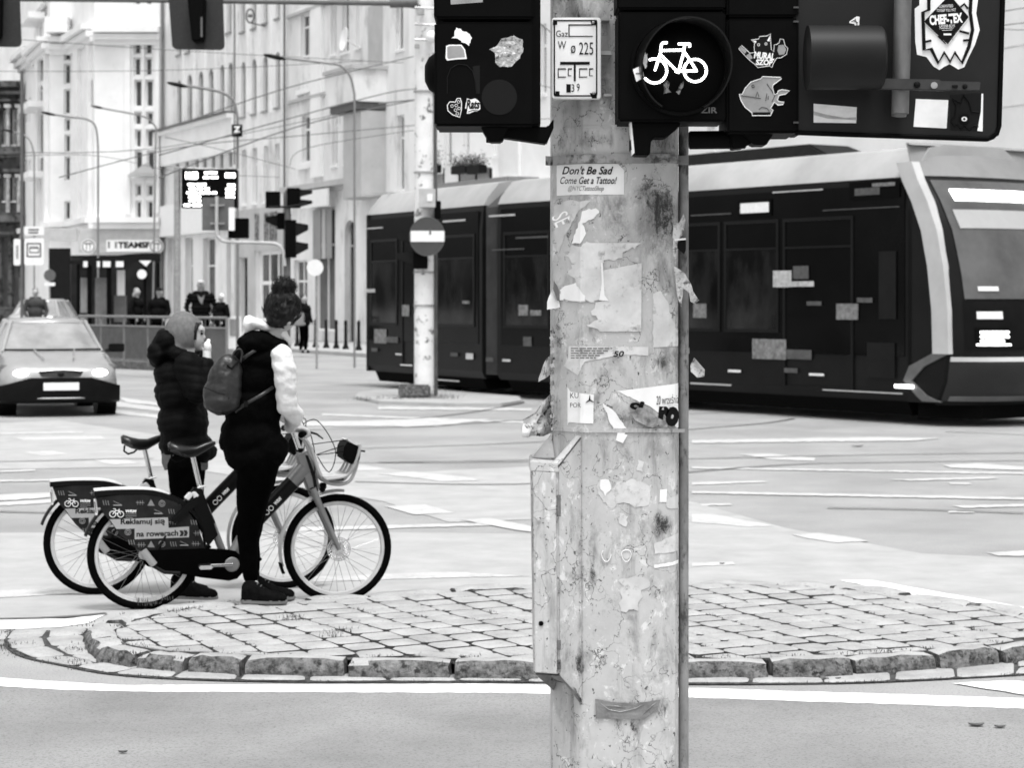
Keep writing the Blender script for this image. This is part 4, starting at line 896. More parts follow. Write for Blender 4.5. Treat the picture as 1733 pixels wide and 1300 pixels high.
for r in ((505, 12, 530, 18), (505, 150, 531, 158), (505, 278, 531, 286), (530, -40, 548, 300)): SF.pbox(b, r, .002, .14)
b.split('window_trim', m_plw, h2)
b = MB(); c0 = SF.pp(627, 68, 1.1); ring = []
nrm = Vector((SF.n.x, SF.n.y, .15)).normalized(); e1 = nrm.cross(Vector((0, 0, 1))).normalized(); e2 = e1.cross(nrm)
for r_, o_ in ((.02, -.1), (.25, -.06), (.42, 0), (.40, .012), (.25, -.045), (.02, -.085)): ring.append([c0+nrm*o_+e1*math.cos(t)*r_+e2*math.sin(t)*r_*1.1 for t in [k/24*6.283 for k in range(24)]])
b.loft(ring); b.tube([c0-nrm*.1, SF.pp(610, 82, 0)], .03, 6); o = b.build('satellite_dish', m_white, None, smooth=40); tag(o, 'white satellite dish mounted beside the balcony of the pale tenement', 'satellite dish')
sb = MB(); SF.pbox(sb, (527, 322, 575, 351), .45, .55); o = sb.build('shop_sign', m_white); tag(o, 'wide white shop sign board above the banners, near the round white sign', 'sign')
for i, (x0, x1, m_) in enumerate(((535, 548, m_winl), (550, 556, m_pls), (558, 566, m_winl))):
    b = MB(); SF.box(b, SF.up(x0), SF.up(x1), SF.z(550, 438), SF.z(550, 354), .1, .14); o = b.build('hanging_banner', m_); tag(o, ['wide grey vertical banner hanging left of the narrow ones under the white shop sign', 'narrow darker banner hanging between two others under the white shop sign', 'rightmost grey banner hanging under the white shop sign'][i], 'banner', 'banners under the white shop sign')
h3 = house('white rendered building with long blank upper wall behind the tram and signal heads', 1200)
u0, u1 = SF.up(692), SF.up(1733)+14
A3 = [SF.rect(r) for r in ((752, 60, 765, 330), (783, 150, 794, 262), (834, 150, 850, 262), (912, 40, 925, 160), (880, -20, 905, 90), (1196, 205, 1210, 252), (1222, 200, 1236, 250), (760, -40, 790, 60))]
A3 += [SF.rect((x, -60, x+46, 10)) for x in (1740, 1830)]
SF.wall(h3, u0, u1, 0, 16, A3, m_plw)
for i, h in enumerate(A3): SF.window(h3, h, m_arc, cols=2, tr=.7, fw=.1, depth=.2)
b = MB(); ca = SF.rect((728, 318, 948, 326)); z_ = SF.z(840, 318); SF.box(b, SF.up(728), SF.up(940), z_-.3, z_, 0, 1.6); b.build('terrace_slab', m_plw, h3)
b = MB()
for k in range(9):
    zz_ = 3.4+k*1.3; SF.box(b, SF.up(1171), u1, zz_, zz_+.025, .002, .012)
b.build('plaster_joint', mat('plaster_joint', .5, .72, scale=3, lo=.4, hi=.6), h3)
# planters on the terrace
for i, (x0, x1, lb) in enumerate(((796, 822, 'dark flower box with wild foliage, leftmost on the terrace above the tram'), (851, 877, 'dark flower box between the white panel and the next box on the terrace'), (879, 902, 'dark flower box rightmost on the terrace beside the white wall'))):
    r = SF.rect((x0, 282, x1, 296)); p = SF.pt((r[0]+r[1])/2, r[2], 1.75); t = thing('flower_box', lb, 'planter', p, group='flower boxes on the terrace')
    b = MB(); SF.box(b, r[0], r[1], r[2], r[3], 1.62, 1.9); b.build('box', m_dark, t, bevel=.02)
    b = MB()
    for k in range(420):
        u_ = random.uniform(r[0]-.08, r[1]+.08); hh = abs(random.gauss(0, .22))*(1.3 if i == 0 else .8); c_ = SF.pt(u_, r[3]+hh, 1.76+random.gauss(0, .12)); d_ = Vector((random.gauss(0, 1), random.gauss(0, 1), random.gauss(0, .6))).normalized(); e_ = d_.cross(Vector((random.random(), random.random(), 1))).normalized()
        b.quad(c_-d_*.05, c_+e_*.02, c_+d_*.05, c_-e_*.02)
    b.build('foliage', mat('leaf_dark', .05, .12, scale=20, rough=.7), t, recalc=False)
fc = thing('balustrade', 'slatted terrace balustrade with one plain white panel, below the dark flower boxes', 'balustrade', SF.pp(850, 310, 1.5))
b = MB()
for x0, x1 in ((797, 820), (850, 876), (880, 902)):
    k = SF.up(x0)
    while k < SF.up(x1): SF.box(b, k, k+.045, SF.z(850, 312), SF.z(850, 291), 1.5, 1.53); k += .085
b.build('slat_panel', m_galv, fc)
b = MB(); SF.pbox(b, (824, 276, 848, 314), 1.5, 1.56); b.build('white_panel', m_white, fc); b = MB(); SF.pbox(b, (905, 236, 940, 300), 1.2, 1.3); b.build('white_panel', m_white, fc)
b = MB()
for x in (796, 822, 849, 878, 903): SF.box(b, SF.up(x)-.03, SF.up(x)+.03, SF.z(x, 314), SF.z(x, 286), 1.48, 1.56)
b.split('post', m_dark, fc)
gr = thing('balcony_grille', 'small iron grille on the facade right of the white mast', 'railing', SF.pp(750, 310, .4)); b = MB()
for k in range(8): SF.box(b, SF.up(741+k*3)-.02, SF.up(741+k*3)+.02, SF.z(750, 318), SF.z(750, 299), .4, .44)
SF.pbox(b, (740, 297.5, 764, 299.5), .4, .46); b.build('bars', m_grey, gr)
# --- white apartment block on the left ---
h4 = thing('apartment_block', 'tall white apartment block with angled bays and paired dark windows above the sports shop', 'building', (Fac(270, 33, 160, 33).A.x, 112, 0))
faces = [((271, 33.2), (160, 33.2)), ((160, 33.2), (120, 31.4)), ((120, 31.4), (85, 31.4)), ((85, 31.4), (58, 29.6)), ((58, 29.6), (36, 28.2))]
def f4(i): return Fac(*faces[i][0], *faces[i][1])
WF = {0: [(226, 68, 239, 92), (245, 68, 258, 92), (226, 96, 239, 128), (245, 96, 258, 128), (227, 134, 241, 181), (246, 134, 260, 181), (227, 188, 240, 212), (247, 188, 260, 212), (228, 218, 240, 250), (247, 218, 260, 250), (228, 254, 242, 292), (248, 254, 262, 292), (229, 311, 240, 332), (248, 311, 260, 332), (229, 339, 240, 370), (248, 339, 260, 370), (226, -14, 239, 8), (245, -14, 258, 8)],
      1: [(130, 145, 134, 190), (147, 137, 151, 183), (153, 135, 157, 181), (147, 260, 151, 300), (130, 262, 134, 305)],
      2: [(108, 86, 120, 102), (108, 107, 120, 142), (108, 150, 121.9, 193)if False else (108, 150, 119.5, 193), (109, 200, 119.5, 222), (109, 227, 119.5, 258), (109, 264, 119.5, 306), (109, 340, 119.5, 372)],
      3: [(62, 148, 72, 180), (62, 268, 74, 296), (60, 85, 74, 140), (62, 195, 74, 260), (62, 6, 80, 34)], 4: [(42, 168, 46, 208), (48, 165, 52, 205), (42, 270, 46, 300), (48, 270, 52, 300)]}
for i in range(5):
    f = f4(i); u_b = f.L; holes = [f.rect(r) for r in WF[i]]; holes = [(min(h[0], h[1]), max(h[0], h[1]), h[2], h[3]) for h in holes]
    if i == 0: holes.append((f.up(175), f.up(150), 0, 3.6))  # replaced by shop front below
    if i == 0: holes.pop()
    f.wall(h4, 0, u_b, 0, 26, holes, m_plw)
    for k, h in enumerate(holes): f.window(h4, h, m_win if (i in (0, 2) and k % 4 < 3) else m_arc, cols=1, tr=0, fw=.09, depth=.25, sill=False)
    b = MB(); zc = f.z((faces[i][0][0]+faces[i][1][0])/2, (46, 52, 64, 74, 88)[i])
    for dz, o in ((0, .7), (-.35, .45), (-.6, .22)): f.box(b, -.2*0-.0, u_b+.0, zc+dz-.3, zc+dz, -.001*i, o+.003*i)
    z3 = 6.0 if True else 0
    for dz, o in ((0, .5), (-.3, .3)): f.box(b, 0, u_b, z3+dz-.28, z3+dz, -.001*i, o+.003*i)
    b.build('cornice', m_plw, h4)
f = f4(0); b = MB()
for x in (271, 242, 243.5): 
    pass
ub = sorted((f.up(212), f.up(221)))
f.box(b, ub[0], ub[1], 6.2, f.z(216, 60), .002, .18); ub = sorted((f.up(241.5), f.up(243.8))); f.box(b, ub[0], ub[1], 6.2, 15.5, .002, .1); ub = sorted((f.up(263), f.up(270))); f.box(b, ub[0], ub[1], 6.2, f.z(216, 60), .002, .2)
b.split('pilaster', m_plw, h4)
b = MB(); b.prism([f.pp(218, 298, .1), f.pp(268, 298, .1), f.pp(252, 276, .1)], Vector((f.n.x, f.n.y, 0))*.5); b.prism([f.pp(232, 294, .602), f.pp(262, 294, .602), f.pp(251, 282, .602)], Vector((f.n.x, f.n.y, 0))*.02); b.build('pediment', m_pls, h4)
b = MB(); f3_ = f4(2); 
for i in (1, 3):
    f_ = f4(i); f_.box(b, f_.L*.55, f_.L*.75, 5.8, f_.z(faces[i][1][0], 60), .002, .22)
    f_.box(b, f_.L*.1, f_.L*.2, 5.8, f_.z(faces[i][1][0], 60), .002, .2)
b.split('pilaster', m_plw, h4)
b = MB(); f_ = f4(3)
for y in (176, 293, 28): f_.pbox(b, (60, y, 76, y+10), .0, .9)
b.split('balcony', m_plw, h4)
b = MB(); f_ = f4(2); f_.pbox(b, (84, 32, 122, 58), .1, 1.2); b.build('loggia', m_plw, h4)
# ground floor of that block: sports shop
b = MB(); f.pbox(b, (134, 386, 271, 427), .01, .12); f.pbox(b, (71, 386, 131, 408), .01, .1); b.build('fascia', mat('fascia_grey', .5, .42, scale=3, rough=.8), h4)
b = MB(); f.pbox(b, (120, 432, 271, 556), .001, .05); b.build('shop_front', mat('shop_glass', .006, .02, scale=1, rough=.3, spec=.1), h4)
b = MB(); f.pbox(b, (83, 420, 120, 550), .06, .07); b.build('passage', m_dark, h4)
sg_ = thing('shop_sign', 'raised 11TEAMSP lettering with a round emblem on the corner shop', 'sign', f.pp(230, 415, .15))
def ftext(fc_, parent, txt, box, o, m, **kw):
    x0, y0, x1, y1 = box; me = text_mesh(txt, 1, kw.get('bold', 0), kw.get('shear', 0)); xs = [v.co.x for v in me.vertices]; ys = [v.co.y for v in me.vertices]; a, c, e, g = min(xs), max(xs), min(ys), max(ys)
    for v in me.vertices: v.co = fc_.pp(x0+(v.co.x-a)/(c-a)*(x1-x0), y1-(v.co.y-e)/(g-e)*(y1-y0), o)
    return link('lettering', me, m, parent)
b = MB(); f.pbox(b, (181, 406, 272, 426), .14, .2); b.build('backing', m_white, sg_)
ftext(f, sg_, "11", (184, 409, 199, 420), .21, m_grey, bold=.02); ftext(f, sg_, "TEAMSP", (201, 409, 256, 420), .21, m_ink, bold=.05)
def fcirc(fc_, px, py, r, o, n=28): s_ = F/fc_.d(px); c_ = fc_.pp(px, py, o); return [c_+Vector((fc_.dir.x, fc_.dir.y, 0))*math.cos(t)*r/s_+Vector((0, 0, 1))*math.sin(t)*r/s_ for t in [k/n*6.283 for k in range(n)]]
for px_ in (151, 266):
    b = MB(); b.prism(fcirc(f, px_, 417, 12.5, .2), Vector((f.n.x, f.n.y, 0))*.03); dsk = b.build('emblem', m_white, sg_)
    b = MB(); b.loft([fcirc(f, px_, 417, 11, .235), fcirc(f, px_, 417, 9, .235)], caps=False); b.build('ring', m_ink2, dsk, recalc=False)
    ftext(f, dsk, "T", (px_-6, 411, px_, 424), .24, m_ink2, bold=.03); ftext(f, dsk, "T", (px_, 411, px_+6, 424), .24, m_ink2, bold=.03)
# dark ornate house at the far left
h5 = thing('ornate_house', 'soot-dark ornate old house with columns at the far left edge', 'building', (P(0, 510, 125).x, 125, 0))
f5 = Fac(-60, 28.6, 39, 28.6)
hs = [f5.rect(r) for r in ((20, 185, 27, 245), (5, 185, 11, 245), (20, 300, 27, 340), (5, 300, 11, 340), (-20, 185, -8, 245), (-20, 300, -8, 340), (2, 400, 14, 520), (20, 400, 32, 520), (-30, 400, -10, 520))]
hs = [(min(h[0], h[1]), max(h[0], h[1]), h[2], h[3]) for h in hs]
f5.wall(h5, 0, f5.L, 0, f5.z(0, 140), hs, m_dkst)
for i, h in enumerate(hs): f5.window(h5, h, m_winl if i < 4 else m_win, cols=1, tr=.7, m=m_dkst if i > 5 else m_frame)
b = MB()
for r, o in (((-60, 138, 40, 148), .7), ((-60, 155, 40, 160), .6), ((-60, 168, 40, 172), .4), ((-60, 250, 40, 262), .7), ((-60, 286, 40, 292), .5), ((-60, 362, 40, 376), .8), ((-60, 392, 40, 397), .4)): f5.pbox(b, r, .001, o)
b.split('cornice', m_dkst, h5)
b = MB()
for x in (-3, 15.5, 34):
    for y0_, y1_ in ((180, 248), (298, 360)): b.tube([f5.pp(x, y1_, .3), f5.pp(x, y0_, .3)], [.13, .11], 10); b.box(f5.pp(x, y0_, .3), (.4, .4, .2))
b.split('column', mat('weathered_stone', .55, .25, scale=3, rough=.9), h5)
h6 = thing('rear_house', 'pale ribbed roof wall rising behind the dark ornate house', 'building', (P(0, 510, 140).x, 140, 0)); f6 = Fac(-80, 25, 60, 25)
b = MB(); f6.box(b, 0, f6.L, 0, f6.z(0, 60), 0, -4)
k = 0
while k < f6.L: f6.box(b, k, k+.1, f6.z(0, 140), f6.z(0, 60)-.01, .002, .08); k += .45
b.build('wall', m_plg, h6)
# ---------- pavements at the far side ----------
def slab(name, pts, z0, z1, m):
    b = MB(); b.prism([(p[0], p[1], z0) for p in pts], (0, 0, z1-z0)); o = b.build(name, m, bevel=.02); o['kind'] = 'structure'; return o
def gxy(px, py, z=0): p = G(px, py, z); return (p.x, p.y)
slab('far_pavement', [gxy(-400, 583, .1), gxy(384, 583, .1), gxy(470, 590, .1), gxy(626, 600, .1), (3.2, 58), (14, 40), (30, 30), (60, 30), (60, 150), (-60, 150)], -.05, .12, m_pale)
tp_ = [gxy(130, 621), gxy(384, 633), gxy(430, 628), gxy(420, 612), gxy(384, 603), gxy(130, 598)]
slab('tram_stop_platform', tp_, -.05, .25, m_gran)
slab('refuge_island', [gxy(x, y) for x, y in ((600, 676), (640, 684), (760, 688), (850, 688), (885, 682), (880, 675), (800, 668), (740, 662), (640, 664), (605, 668))], -.05, .05, m_pale)
# ---------- bollards ----------
bp = None
spots = [(503, 586), (516, 587), (534, 588), (552, 589), (569, 590), (585, 591), (607, 593)]
lbls = ['first dark bollard at the left end of the row between the woman and the tram', 'second dark bollard from the left in the row before the tram', 'third dark bollard from the left in the row before the tram', 'middle dark bollard of the row of seven before the tram', 'third dark bollard from the right, in the row beside the tram tail', 'second dark bollard from the right, in the row beside the tram tail', 'dark bollard at the right end of the row, right against the tram tail']
for i, (x, y) in enumerate(spots):
    p = G(x, y, .12)
    if bp is None:
        bp = thing('bollard', lbls[0], 'bollard', (0, 0, 0), group='bollards along the far kerb')
        b = MB(); b.tube([(0, 0, 0), (0, 0, .06), (0, 0, .12), (0, 0, .3), (0, 0, .8), (0, 0, .86)], [.11, .11, .075, .055, .05, .065], 12); b.build('post', m_dark, bp, smooth=40)
        b = MB(); b.tube([(0, 0, .861), (0, 0, .93), (0, 0, .98)], [.05, .06, .02], 12); b.build('cap', m_dark, bp, smooth=True); o = bp
    else: o = copy_tree(bp); o['label'] = lbls[i]
    o.location = p
# ---------- railing of the tram stop ----------
m_lamp2 = mat('railing_grey', .2, .15, scale=4, rough=.6)
gl = thing('platform_railing', 'grey metal railing with dark infill panels along the tram stop behind the hooded person', 'railing', G(260, 620))
x0w = G(134, 614, .25); x1w = G(384, 628, .25); v_ = (x1w-x0w); Lr = v_.length; dv = v_.normalized()
b = MB(); rh_ = 1.12
for z_, r_ in ((rh_, .03), (rh_-.22, .025), (.1, .02)): b.tube([x0w+Vector((0, 0, z_)), x1w+Vector((0, 0, z_))], r_, 8)
b.build('rail', m_lamp2, gl, smooth=40)
k = 0
while k <= Lr+.01:
    b = MB(); p = x0w+dv*k; b.box(p+Vector((0, 0, rh_/2)), (.05, .05, rh_)); b.build('post', m_lamp2, gl); k += Lr/6
b = MB(); k = .06
while k < Lr: b.box(x0w+dv*k+Vector((0, 0, .53)), (.018, .02, .76)); k += .045
for i in range(11): b.box(x0w+dv*(Lr*.05+k*0+i*Lr/11)+Vector((0, 0, 1.0)), (.02, .02, .2))
b.build('bar', m_grey, gl)
b = MB(); yv = Vector((dv.y, -dv.x, 0))
for i in range(6):
    if i == 5: continue
    a = x0w+dv*(Lr/6*i+.06)+yv*-.03; c = x0w+dv*(Lr/6*(i+1)-.06)+yv*-.03; b.hexa([a+Vector((0, 0, .2)), c+Vector((0, 0, .2)), c+Vector((0, .01, .2)), a+Vector((0, .01, .2))], [a+Vector((0, 0, .74)), c+Vector((0, 0, .74)), c+Vector((0, .01, .74)), a+Vector((0, .01, .74))])
b.build('panel', mat('panel_dark', .018, .04, scale=2, rough=.6), gl)
b = MB()
for x0, x1 in ((209, 216), (220, 224), (226, 230), (240, 243)):
    d_ = 59.0; b.prism([P(x, y, d_) for x, y in ((x0, 578), (x1, 576), (x1+1, 606), (x0+1, 604))], (0, .01, 0))
b.build('advert_lettering', m_stk, gl)
# ---------- tram shelter ----------
sh = thing('tram_shelter', 'dark tram stop shelter with a curved roof in front of the corner shop', 'shelter', G(200, 590, .12))
ds = 80.0
b = MB(); L1 = []
for t in range(15): x = 113+(272-113)*t/14; y = 441-13*math.sin(min(1, max(0, (x-140)/131))*math.pi*.55)-(.0 if x > 150 else 0); L1.append((x, y))
b.loft([[P(x, y, ds), P(x, y, ds+2.0), P(x, y+6+(8 if x > 150 else 0), ds+2.0), P(x, y+6+(8 if x > 150 else 0), ds)] for x, y in L1]); b.build('roof', m_dark, sh)
for x, w_ in ((133, 5), (152, 8), (185, 8), (246, 5), (268, 4)):
    b = MB(); p = P(x, 445, ds+.1); b.box((p.x, ds+.1, (p.z+.12)/2), (w_*ds/F, .12, p.z-.12)); b.build('post', m_black, sh)
b = MB()
for x0, x1 in ((136, 148), (161, 180)): b.prism([P(x, y, ds+1.6) for x, y in ((x0, 470), (x1, 470), (x1, 560), (x0, 560))], (0, .03, 0))
b.split('glass_panel', mat('shelter_glass', .2, .4, scale=1, rough=.2), sh)
b = MB()
for x0, x1 in ((141, 148), (164, 169), (174, 187), (196, 209)): b.prism([P(x, y, ds-.02) for x, y in ((x0, 442), (x1, 442), (x1, 452), (x0, 452))], (0, .02, 0))
b.split('lit_panel', m_white, sh)
b = MB(); b.prism([P(x, y, ds+.6) for x, y in ((198, 457), (211, 457), (211, 500), (198, 500))], (0, .05, 0)); b.build('poster', m_white, sh)
b = MB(); b.prism([P(x, y, ds+.6) for x, y in ((193, 500), (213, 500), (213, 545), (193, 545))], (0, .2, 0)); b.build('ticket_machine', m_grey, sh)
b = MB(); b.prism([P(240+8*math.cos(t), 464+8*math.sin(t), ds-.1) for t in [k/20*6.283 for k in range(20)]], (0, .03, 0)); b.prism([P(x, y, ds-.1) for x, y in ((235, 441), (256, 441), (247, 451))], (0, .03, 0)); b.split('hanging_sign', m_stk, sh)
# ---------- signs at the tram stop, far left ----------
def rr(x0, y0, x1, y1, r, d, n=4):
    pts = []
    for cx_, cy_, a0 in ((x1-r, y0+r, -90), (x1-r, y1-r, 0), (x0+r, y1-r, 90), (x0+r, y0+r, 180)):
        for k in range(n+1): a = R(a0+90*k/n); pts.append(P(cx_+r*math.cos(a), cy_+r*math.sin(a), d))
    return pts
dS = 62.0
ts = thing('tram_stop_sign', 'white stop sign with a boxed tram pictogram on a dark post at far left', 'sign', G(36, 610))
b = MB(); b.tube([P(37, 606, dS), P(37, 120, dS)], .05, 10); b.build('post', m_grey, ts)
b = MB(); b.prism(rr(41, 403, 74.5, 449, 4, dS-.1), (0, .04, 0)); brd = b.build('board', m_white, ts)
b = MB(); b.loft([rr(45, 411, 69.5, 435, 2, dS-.105), rr(47, 413, 67.5, 433, 1.5, dS-.105)], caps=False); b.loft([rr(49.5, 419, 66, 428, 1, dS-.105), rr(50.8, 420.5, 64.7, 426.5, 1, dS-.105)], caps=False); b.build('pictogram', m_ink, brd, recalc=False)
b = MB()
for x in (52, 57, 62): b.prism(rr(x-2, 417, x+2, 418.3, .3, dS-.106), (0, .002, 0))
b.build('pictogram_detail', m_ink, brd)
b = MB(); b.prism(rr(41, 383, 74.5, 398, 2, dS-.1), (0, .04, 0)); b2 = b.build('name_plate', m_white, ts); blk(b2, (48, 386, 67, 396), dS-.105, m_ink2, 2)
b = MB(); b.prism(rr(23, 404, 34.5, 449, 3, dS-.1), (0, .04, 0)); b3 = b.build('side_plate', m_white, ts); blk(b3, (27, 415, 31, 438), dS-.105, m_ink2, 9)
s_ = thing('no_parking_sign', 'small round sign above an arrow plate, left of the tram shelter', 'sign', G(84, 590)); dq = 78
b = MB(); b.tube([P(84, 590, dq), P(84, 455, dq)], .03, 8); b.build('post', m_galv, s_)
b = MB(); b.prism([P(84+10*math.cos(t), 466+10*math.sin(t), dq-.1) for t in [k/20*6.283 for k in range(20)]], (0, .03, 0)); b.build('disc', m_grey, s_)
b = MB(); b.prism(rr(75, 478, 93, 484, 1, dq-.1), (0, .03, 0)); b.build('arrow_plate', m_white, s_)
# ---------- passenger screen ----------
dP = 57.0
ps = thing('timetable_screen', 'lit black departure screen with white text on a tall grey post', 'screen', G(300, 618))
b = MB(); b.tube([P(300, 612, dP), P(300, 283, dP)], [.09]*2, 12); b.tube([P(296, 284, dP), P(404, 288, dP)], .04, 8); b.build('post', m_galv, ps, smooth=40)
b = MB(); a = P(308, 352, dP); c = P(402, 286, dP); b.box2((a.x, dP-.1, a.z), (c.x, dP+.15, c.z)); cs = b.build('case', m_black, ps, bevel=.01)
tbox(cs, "16:23", (314, 290, 335, 303), dP-.105, m_led, 0, .05, name='screen_text')
for k, bx in enumerate(((346, 289, 367, 295), (344, 297, 369, 303), (381, 290, 398, 303), (318, 309, 350, 315), (320, 316, 354, 322), (316, 323, 367, 329), (319, 330, 344, 336), (320, 337, 340, 342), (311, 344, 341, 350), (385, 310, 398, 316), (382, 317, 398, 323), (382, 324, 398, 330), (382, 331, 398, 337))):
    blk(cs, bx, dP-.105, m_led, 1, 'screen_text', k)
# N sign on the lamp arm post
# ---------- street lamps ----------
lamp_l = ['tallest curved street lamp rising above the timetable screen beside the dark N plate', 'curved street lamp in front of the white block, arm reaching left', 'small far street lamp curving over the ornate house', 'pale curved street lamp arm in front of the paired windows', 'curved street lamp in front of the tenement balcony']
m_lamp = mat('lamp_post_grey', .22, .18, scale=3, rough=.6)
LP = [([(402, 560), (402, 200), (396, 172), (380, 158), (350, 150), (300, 143)], 60), ([(166, 560), (166, 250), (162, 215), (148, 202), (120, 198), (82, 192)], 85), ([(58, 560), (58, 262), (52, 240), (42, 229), (30, 225), (14, 221)], 105), ([(258, 560), (264, 215), (250, 200), (228, 193), (190, 186), (165, 181)], 98), ([(600, 600), (600, 160), (593, 130), (578, 112), (556, 107), (465, 96)], 55)]
for i, (pts, d_) in enumerate(LP):
    t = thing('street_lamp', lamp_l[i], 'street lamp', P(pts[0][0], HY+H*F/d_, d_), group='curved street lamps')
    cp = [pts[0]]+curve(pts[1:], 6); b = MB(); b.tube([P(pts[0][0], HY+H*F/d_, d_)]+[P(x, y, d_) for x, y in cp[1:]], [.045]*1+[.04]*(len(cp)-1) if i != 4 else [.03]*len(cp), 8)
    b.build('arm', m_lamp, t, smooth=60)
    a = P(pts[-1][0], pts[-1][1], d_); b = MB(); b.sph(a, .1, 10, 6, sc=(3.2, 1, .6), rot=Matrix.Rotation(R(12), 3, 'Y')); b.build('lantern', m_dark, t, smooth=True)
# hide none: lower parts of the first lamp carry the N plate
np_ = thing('metal_plate', 'small dark square plate with a white N, high on the lamp post', 'sign', P(401, 220, 59.8)); b = MB(); b.prism(rr(392, 210, 410, 231, 1, 59.8), (0, .05, 0)); pp_ = b.build('plate', m_dark, np_); tbox(pp_, "Z", (395, 213, 407, 224), 59.78, m_stk, 0, .06)
rs_ = thing('round_emblem', 'small round ring sign sticking out from the facade between upper windows', 'sign', SF.pp(453, 30, .8)); b = MB(); c_ = SF.pp(453, 28, .8); b.tube([c_+Vector((math.cos(t)*.17, 0, math.sin(t)*.3)) for t in [k/16*6.283 for k in range(16)]], .04, 6, closed=True); b.tube([c_+Vector((0, 0, -.3)), SF.pp(449, 44, 0)], .03, 6); b.box(c_, (.2, .03, .14)); b.build('ring', m_grey, rs_)
# ---------- middle signal cluster ----------
dM = 50.0
mc = thing('traffic_light_post', 'dark traffic light cluster with pale curved sign bracket beyond the woman with the bun', 'traffic light', G(487, HY+H*F/dM))
b = MB(); b.tube([P(487, HY+H*F/dM, dM), P(487, 322, dM)], .07, 12); b.build('post', m_grey, mc, smooth=40)
b = MB(); b.tube([P(x, y, dM-.1) for x, y in curve([(482, 450), (479, 425), (470, 414), (450, 411), (385, 409), (372, 403), (367, 392), (367, 332)], 5)], .04, 8); b.build('bracket', mat('bracket_pale', .5, .4, scale=4, rough=.5), mc, smooth=60)
def sighead(parent, px, py0, py1, wpx, d_, side=1, n=3, visor=True, m=m_black):
    b = MB(); a = P(px-wpx/2, py1, d_); c = P(px+wpx/2, py0, d_); b.box2((a.x, d_-.1, a.z), (c.x, d_+.12, c.z)); hd = b.build('signal_head', m, parent, bevel=.01)
    if visor:
        b = MB()
        for k in range(n):
            y = py0+(py1-py0)*(k+.5)/n; c0 = P(px+side*wpx/2, y, d_); h_ = (py1-py0)*.36/n*d_/F; L_ = .28
            b.prism([c0+Vector((0, -.1, h_)), c0+Vector((side*L_, -.1, h_*.7)), c0+Vector((side*L_, -.1, -h_*.1)), c0+Vector((0, -.1, -h_))], (0, .2, 0))
        b.build('visor', mat('visor_far', .008, .012, scale=5, rough=.6, spec=.1), hd, bevel=.008)
sighead(mc, 492, 372, 436, 18, dM-.05, 1, 2); sighead(mc, 497, 318, 352, 22, dM, 1, 2); sighead(mc, 462, 324, 352, 24, dM, -1, 1, False); sighead(mc, 481, 360, 388, 22, dM+.3, -1, 1)
b = MB(); b.prism(rr(386, 369, 420, 403, 1, dM+.1), (0, .2, 0)); b.build('signal_back', m_black, mc, bevel=.01); b = MB(); b.prism(rr(387, 351, 397, 390, 1, dM-.2), (0, .05, 0)); b.build('label_plate', m_white, mc)
b = MB(); b.prism(rr(342, 334, 396, 390, 1, dM-.02), (0, .03, 0)); bk = b.build('sign_back', m_grey, mc)
b = MB()
for y in (347, 378): b.prism(rr(356, y-1.5, 380, y+1.5, .5, dM-.06), (0, .03, 0))
b.split('clip', m_galv, bk)
b = MB(); b.tube([P(487, 350, dM-.1), P(455, 350, dM-.1)], .025, 6); b.tube([P(487, 350, dM-.1), P(520, 345, dM-.1)], .03, 6); b.build('arm', m_dark, mc)
rw = thing('round_sign', 'round blank white sign disc beside the dark traffic light', 'sign', P(533, HY+H*F/54, 54)); b = MB(); b.prism([P(533+14*math.cos(t), 453+14*math.sin(t), 54) for t in [k/28*6.283 for k in range(28)]], (0, .05, 0)); b.build('disc', m_white, rw); b = MB(); b.tube([P(536, HY+H*F/54, 54.1), P(536, 440, 54.1)], .03, 8); b.build('post', m_galv, rw)
ab = thing('pavement_sign', 'white advertising board standing at the right end of the railing', 'sign', G(397, 605)); b = MB(); d_ = 66; b.prism([P(x, y, d_) for x, y in ((386, 535), (408, 535), (409, 590), (386, 590))], (0, .05, 0)); b.build('board', m_white, ab); b = MB(); b.prism([P(x, y, d_-.02) for x, y in ((389, 540), (405, 540), (405, 568), (389, 568))], (0, .01, 0)); b.build('poster', m_winl, ab)
# ---------- white mast with the no-entry sign ----------
dW = G(718, 672, .05).y
mw_ = thing('concrete_mast', 'tall white concrete mast standing on the small refuge in front of the tram', 'mast', G(718, 672, .05))
b = MB(); zt = 7.6; k_ = 17*dW/F; b.tube([P(718, 672, dW), P(718, 560, dW), P(718, 520, dW), P(718, 260, dW), P(718, 0, dW), P(718, -60, dW)], [k_*1.02, k_*1.0, k_, k_*.98, k_*.9, k_*.88], 20)
b.build('column', mat('mast_paint', .82, .70, scale=3, rough=.8, v3=.16, s3=5, lo3=.56, hi3=.62, bump=.4, bscale=15), mw_, smooth=50)
b = MB()
for y in (156, 293, 462, 518): b.tube([P(718, y, dW), P(718, y-2.5, dW)], k_*1.08, 20)
b.split('strap', m_galv, mw_, smooth=40)
b = MB(); b.tube([P(738, 670, dW-.05), P(738, 460, dW-.05), P(736, 100, dW-.05)], .03, 8); b.build('cable_duct', mat('duct_dark', .05, .1, scale=5), mw_)
b = MB(); b.box(P(702, 672, dW-.1)+Vector((0, 0, .11)), (.55, .5, .22)); b.build('base', m_gran, mw_, bevel=.03)
b = MB(); b.prism(rr(709, 319, 737, 351, 1, dW-.35), (0, .15, 0)); cbx = b.build('junction_box', mat('box_grey', .5, .42, rough=.6), mw_, bevel=.01); b = MB(); b.prism(rr(723, 328, 732, 340, .5, dW-.36), (0, .01, 0)); b.build('label', m_stk, cbx)
b = MB()
